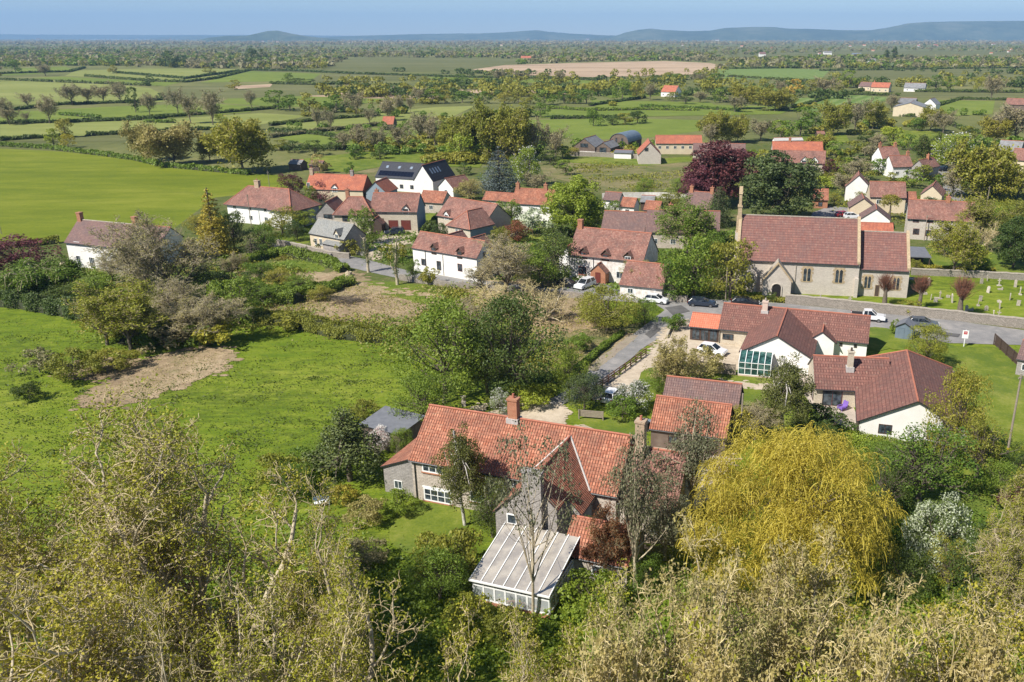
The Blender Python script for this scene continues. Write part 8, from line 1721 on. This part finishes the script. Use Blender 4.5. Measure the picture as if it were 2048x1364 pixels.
# purple garden furniture on the patio
p = P(1683, 822); t = empty('garden_chair', p, R_(-60), 'bright purple garden chair on the paved patio', 'chair'); pu = flat('purple_fabric', (0.20, 0.11, 0.42), 0.7)
MB().box(-0.4, 0.4, -0.4, 0.4, 0.38, 0.48).build('seat', pu, t); m = MB(); m.prism([(-0.4, 0.4, 0.45), (0.4, 0.4, 0.45), (0.36, 0.62, 1.15), (-0.36, 0.62, 1.15)], (0, 0.07, 0.03)); m.build('backrest', pu, t)
for s2 in (-0.36, 0.36):
    m = MB(); m.box(s2 - 0.05, s2 + 0.05, -0.38, 0.42, 0.62, 0.68); m.box(s2 - 0.03, s2 + 0.03, -0.36, -0.3, 0.48, 0.62); m.build('armrest', pu, t)
    for q in (-0.36, 0.36): MB().tube((s2, q, 0), (s2, q, 0.38), 0.03, 0.03, 6).build('leg', pu, t)
p = P(1681, 836); t = empty('planter', p, 0.2, 'round stone planter with dark soil in front of the purple chair', 'planter'); MB().tube((0, 0, 0), (0, 0, 0.5), 0.38, 0.5, 14).build('bowl', M_['coping'], t); MB().tube((0, 0, 0.5), (0, 0, 0.52), 0.42, 0.42, 14).build('soil', M_['gutter'], t)
# bench by the yellow bush
p = P(645, 1012); t = empty('garden_bench', p, 0.5, 'blue and white garden bench left of the yellow bush', 'bench'); bl = flat('blue_cushion', (0.05, 0.2, 0.42), 0.7)
MB().box(-0.7, 0.7, -0.25, 0.25, 0.42, 0.5).build('seat', M_['frame'], t); MB().box(-0.7, 0.7, 0.25, 0.33, 0.42, 0.95).build('backrest', bl, t)
for lx in (-0.62, 0.62):
    for ly in (-0.2, 0.24): MB().box(lx - 0.04, lx + 0.04, ly - 0.04, ly + 0.04, 0, 0.42).build('leg', M_['frame'], t)
# wheeled bins by the red roofed outbuilding
for i, (x, y, c, l) in enumerate(((1292, 862, 'gutter', 'black wheeled bin by the plain red outbuilding'), (1298, 858, 'bluetin', 'blue-lidded wheeled bin beside the black one'))):
    p = P(x, y); t = empty('wheeled_bin', p, -0.3, l, 'bin', 'wheeled bins'); m = MB(); m.prism([(-0.24, -0.28, 0.08), (0.24, -0.28, 0.08), (0.24, 0.28, 0.08), (-0.24, 0.28, 0.08)], (0, 0, 0.95)); m.build('body', M_['gutter'], t); MB().box(-0.28, 0.28, -0.34, 0.32, 1.03, 1.1).build('lid', M_[c], t)
    for s2 in (-0.2, 0.2): MB().tube((s2 - 0.04, 0.26, 0.1), (s2 + 0.04, 0.26, 0.1), 0.1, 0.1, 10).build('wheel', M_['gutter'], t)
# curved polythene cloche low on the right
b = Bd('polytunnel', 'small curved pale blue garden polytunnel half hidden below the whitebeam', 'polytunnel', (1925, 1135), (1995, 1150), 0.0)
m = MB(); R2 = 1.35; arc = [(-R2 * math.cos(math.pi * i / 10), R2 * math.sin(math.pi * i / 10)) for i in range(11)]
for (ya, za), (yb_, zb_) in zip(arc[:-1], arc[1:]): m.poly([(0, R2 + ya, za), (b.L, R2 + ya, za), (b.L, R2 + yb_, zb_), (0, R2 + yb_, zb_)])
m.build('cover', flat('pale_polythene', (0.45, 0.52, 0.58), 0.3, (0.32, 0.38, 0.44), 4), b.root)
for i in range(5):
    x = b.L * i / 4; m = MB()
    for (ya, za), (yb_, zb_) in zip(arc[:-1], arc[1:]): m.tube((x, R2 + ya * 1.01, za * 1.01), (x, R2 + yb_ * 1.01, zb_ * 1.01), 0.03, 0.03, 5)
    m.build('hoop', M_['lead'], b.root)
# garden parasol and ornaments
p = P(776, 373); t = empty('parasol', p, 0, 'cream garden parasol before the orange-red extension roof', 'parasol'); MB().tube((0, 0, 0), (0, 0, 2.3), 0.03, 0.03, 6).build('pole', M_['frame'], t); m = MB()
for i in range(8): a, c = 2 * math.pi * i / 8, 2 * math.pi * (i + 1) / 8; m.poly([(1.5 * math.cos(a), 1.5 * math.sin(a), 2.0), (1.5 * math.cos(c), 1.5 * math.sin(c), 2.0), (0, 0, 2.5)])
m.build('canopy', M_['frame'], t)
p = P(928, 812); t = empty('garden_urn', p, 0, 'pale stone urn on a pedestal behind the farmhouse roof', 'ornament'); MB().box(-0.25, 0.25, -0.25, 0.25, 0, 0.7).build('pedestal', M_['coping'], t); MB().tube((0, 0, 0.7), (0, 0, 1.25), 0.14, 0.36, 12).build('bowl', M_['coping'], t)
p = P(960, 820); t = empty('log_pile', p, 0.3, 'small pile of cut pale logs beside the stone urn', 'log pile')
for i in range(7): MB().tube((-0.7, (i % 4) * 0.3 - 0.45 + (0.15 if i > 3 else 0), 0.14 + (0.25 if i > 3 else 0)), (0.7, (i % 4) * 0.3 - 0.45 + (0.15 if i > 3 else 0), 0.14 + (0.25 if i > 3 else 0)), 0.14, 0.14, 8).build('log', M_['ashbark'], t)
# fallen trunk pile on the cleared ground
rg = random.Random(9); p = P(698, 605); t = empty('brush_pile', p, 0, 'dark tangled brush pile on the cleared ground', 'brush pile'); m = MB()
for i in range(150):
    a = rg.uniform(0, 6.28); q = Vector((rg.gauss(0, 1.3), rg.gauss(0, 0.9), rg.uniform(0.05, 0.9))); d = Vector((math.cos(a), math.sin(a), rg.uniform(-0.2, 0.35))) * rg.uniform(0.8, 1.9); m.tube(q, q + d, 0.05, 0.02, 4, cap=False)
m.build('branches', M_['bark'], t)
p = P(698, 552); t = empty('tree_stump', p, 0.4, 'large freshly cut stump at the top of the cleared ground', 'stump'); MB().tube((0, 0, -0.1), (0, 0, 0.8), 0.75, 0.55, 12).build('bole', M_['ashbark'], t); MB().tube((0.1, 0, 0.8), (0.12, 0, 0.83), 0.5, 0.5, 12).build('cut_face', M_['ham'], t)
for i in range(5): MB().tube((0, 0, 0.3), (1.4 * math.cos(i * 1.3), 1.4 * math.sin(i * 1.3), 0.0), 0.22, 0.06, 6).build('root', M_['ashbark'], t)
# pylons far off
for i, (x, yb, yt) in enumerate(((123, 90, 79), (236, 90, 78), (344, 90, 78), (434, 89, 78), (546, 89, 77), (645, 88, 76), (733, 87, 79), (768, 88, 80), (801, 87, 77), (884, 88, 79))):
    p = P(x, yb); h = hgt(x, yb, yt); t = empty('pylon', p, 0.3 * i, 'tiny pale electricity pylon, %s from the left on the horizon' % ORD[i], 'pylon', 'pylons on the horizon'); m = MB(); w_ = h * 0.09; r_ = h * 0.014
    for sx in (-1, 1):
        for sy in (-1, 1): m.tube((sx * w_, sy * w_, 0), (0, 0, h), r_, r_ * 0.6, 4)
    for z, l_ in ((0.62, 0.16), (0.76, 0.13), (0.9, 0.09)): m.tube((-l_ * h, 0, z * h), (l_ * h, 0, z * h), r_ * 0.8, r_ * 0.8, 4)
    m.build('lattice', M_['lead'], t)
rg = random.Random(12); FHS = []
for i in range(46):
    x = rg.uniform(60, 2040) if i % 3 else rg.uniform(1480, 2040); y = rg.uniform(80, 92) if i % 3 else rg.uniform(88, 110); p = P(x, y); s_ = p.length; w_, d_, h_ = s_ * 0.0022 * rg.uniform(0.8, 1.8), s_ * 0.0018, s_ * 0.0008 * rg.uniform(0.9, 1.4)
    t = empty('far_house', p, rg.uniform(-0.5, 0.5), None, 'house', 'far houses in the woods towards the horizon'); FHS.append((x, i, t))
    MB().box(-w_ / 2, w_ / 2, 0, d_, -1, h_).build('wall', M_['white' if i % 2 else 'cream'], t); m = MB(); m.prism([(-w_ / 2, -0.5, h_ + 0.1), (-w_ / 2, d_ + 0.5, h_ + 0.1), (-w_ / 2, d_ / 2, h_ + d_ * 0.4)], (w_, 0, 0)); m.build('roof', M_['brown' if i % 3 else 'orange'], t)

for side, lo, hi in (('above the green fields', 0, 560), ('in far woods before the reed bed', 560, 1000), ('above the reed bed', 1000, 1460), ('above the striped field', 1460, 1700), ('at the far right', 1700, 2100)):
    for wall_, par in (('white', 1), ('cream', 0)):
        q = sorted([f for f in FHS if lo <= f[0] < hi and f[1] % 2 == par], key=lambda f: f[0])
        for k, f in enumerate(q): f[2]['label'] = 'tiny %s house %s, %s from left' % (wall_, side, ORD[k])
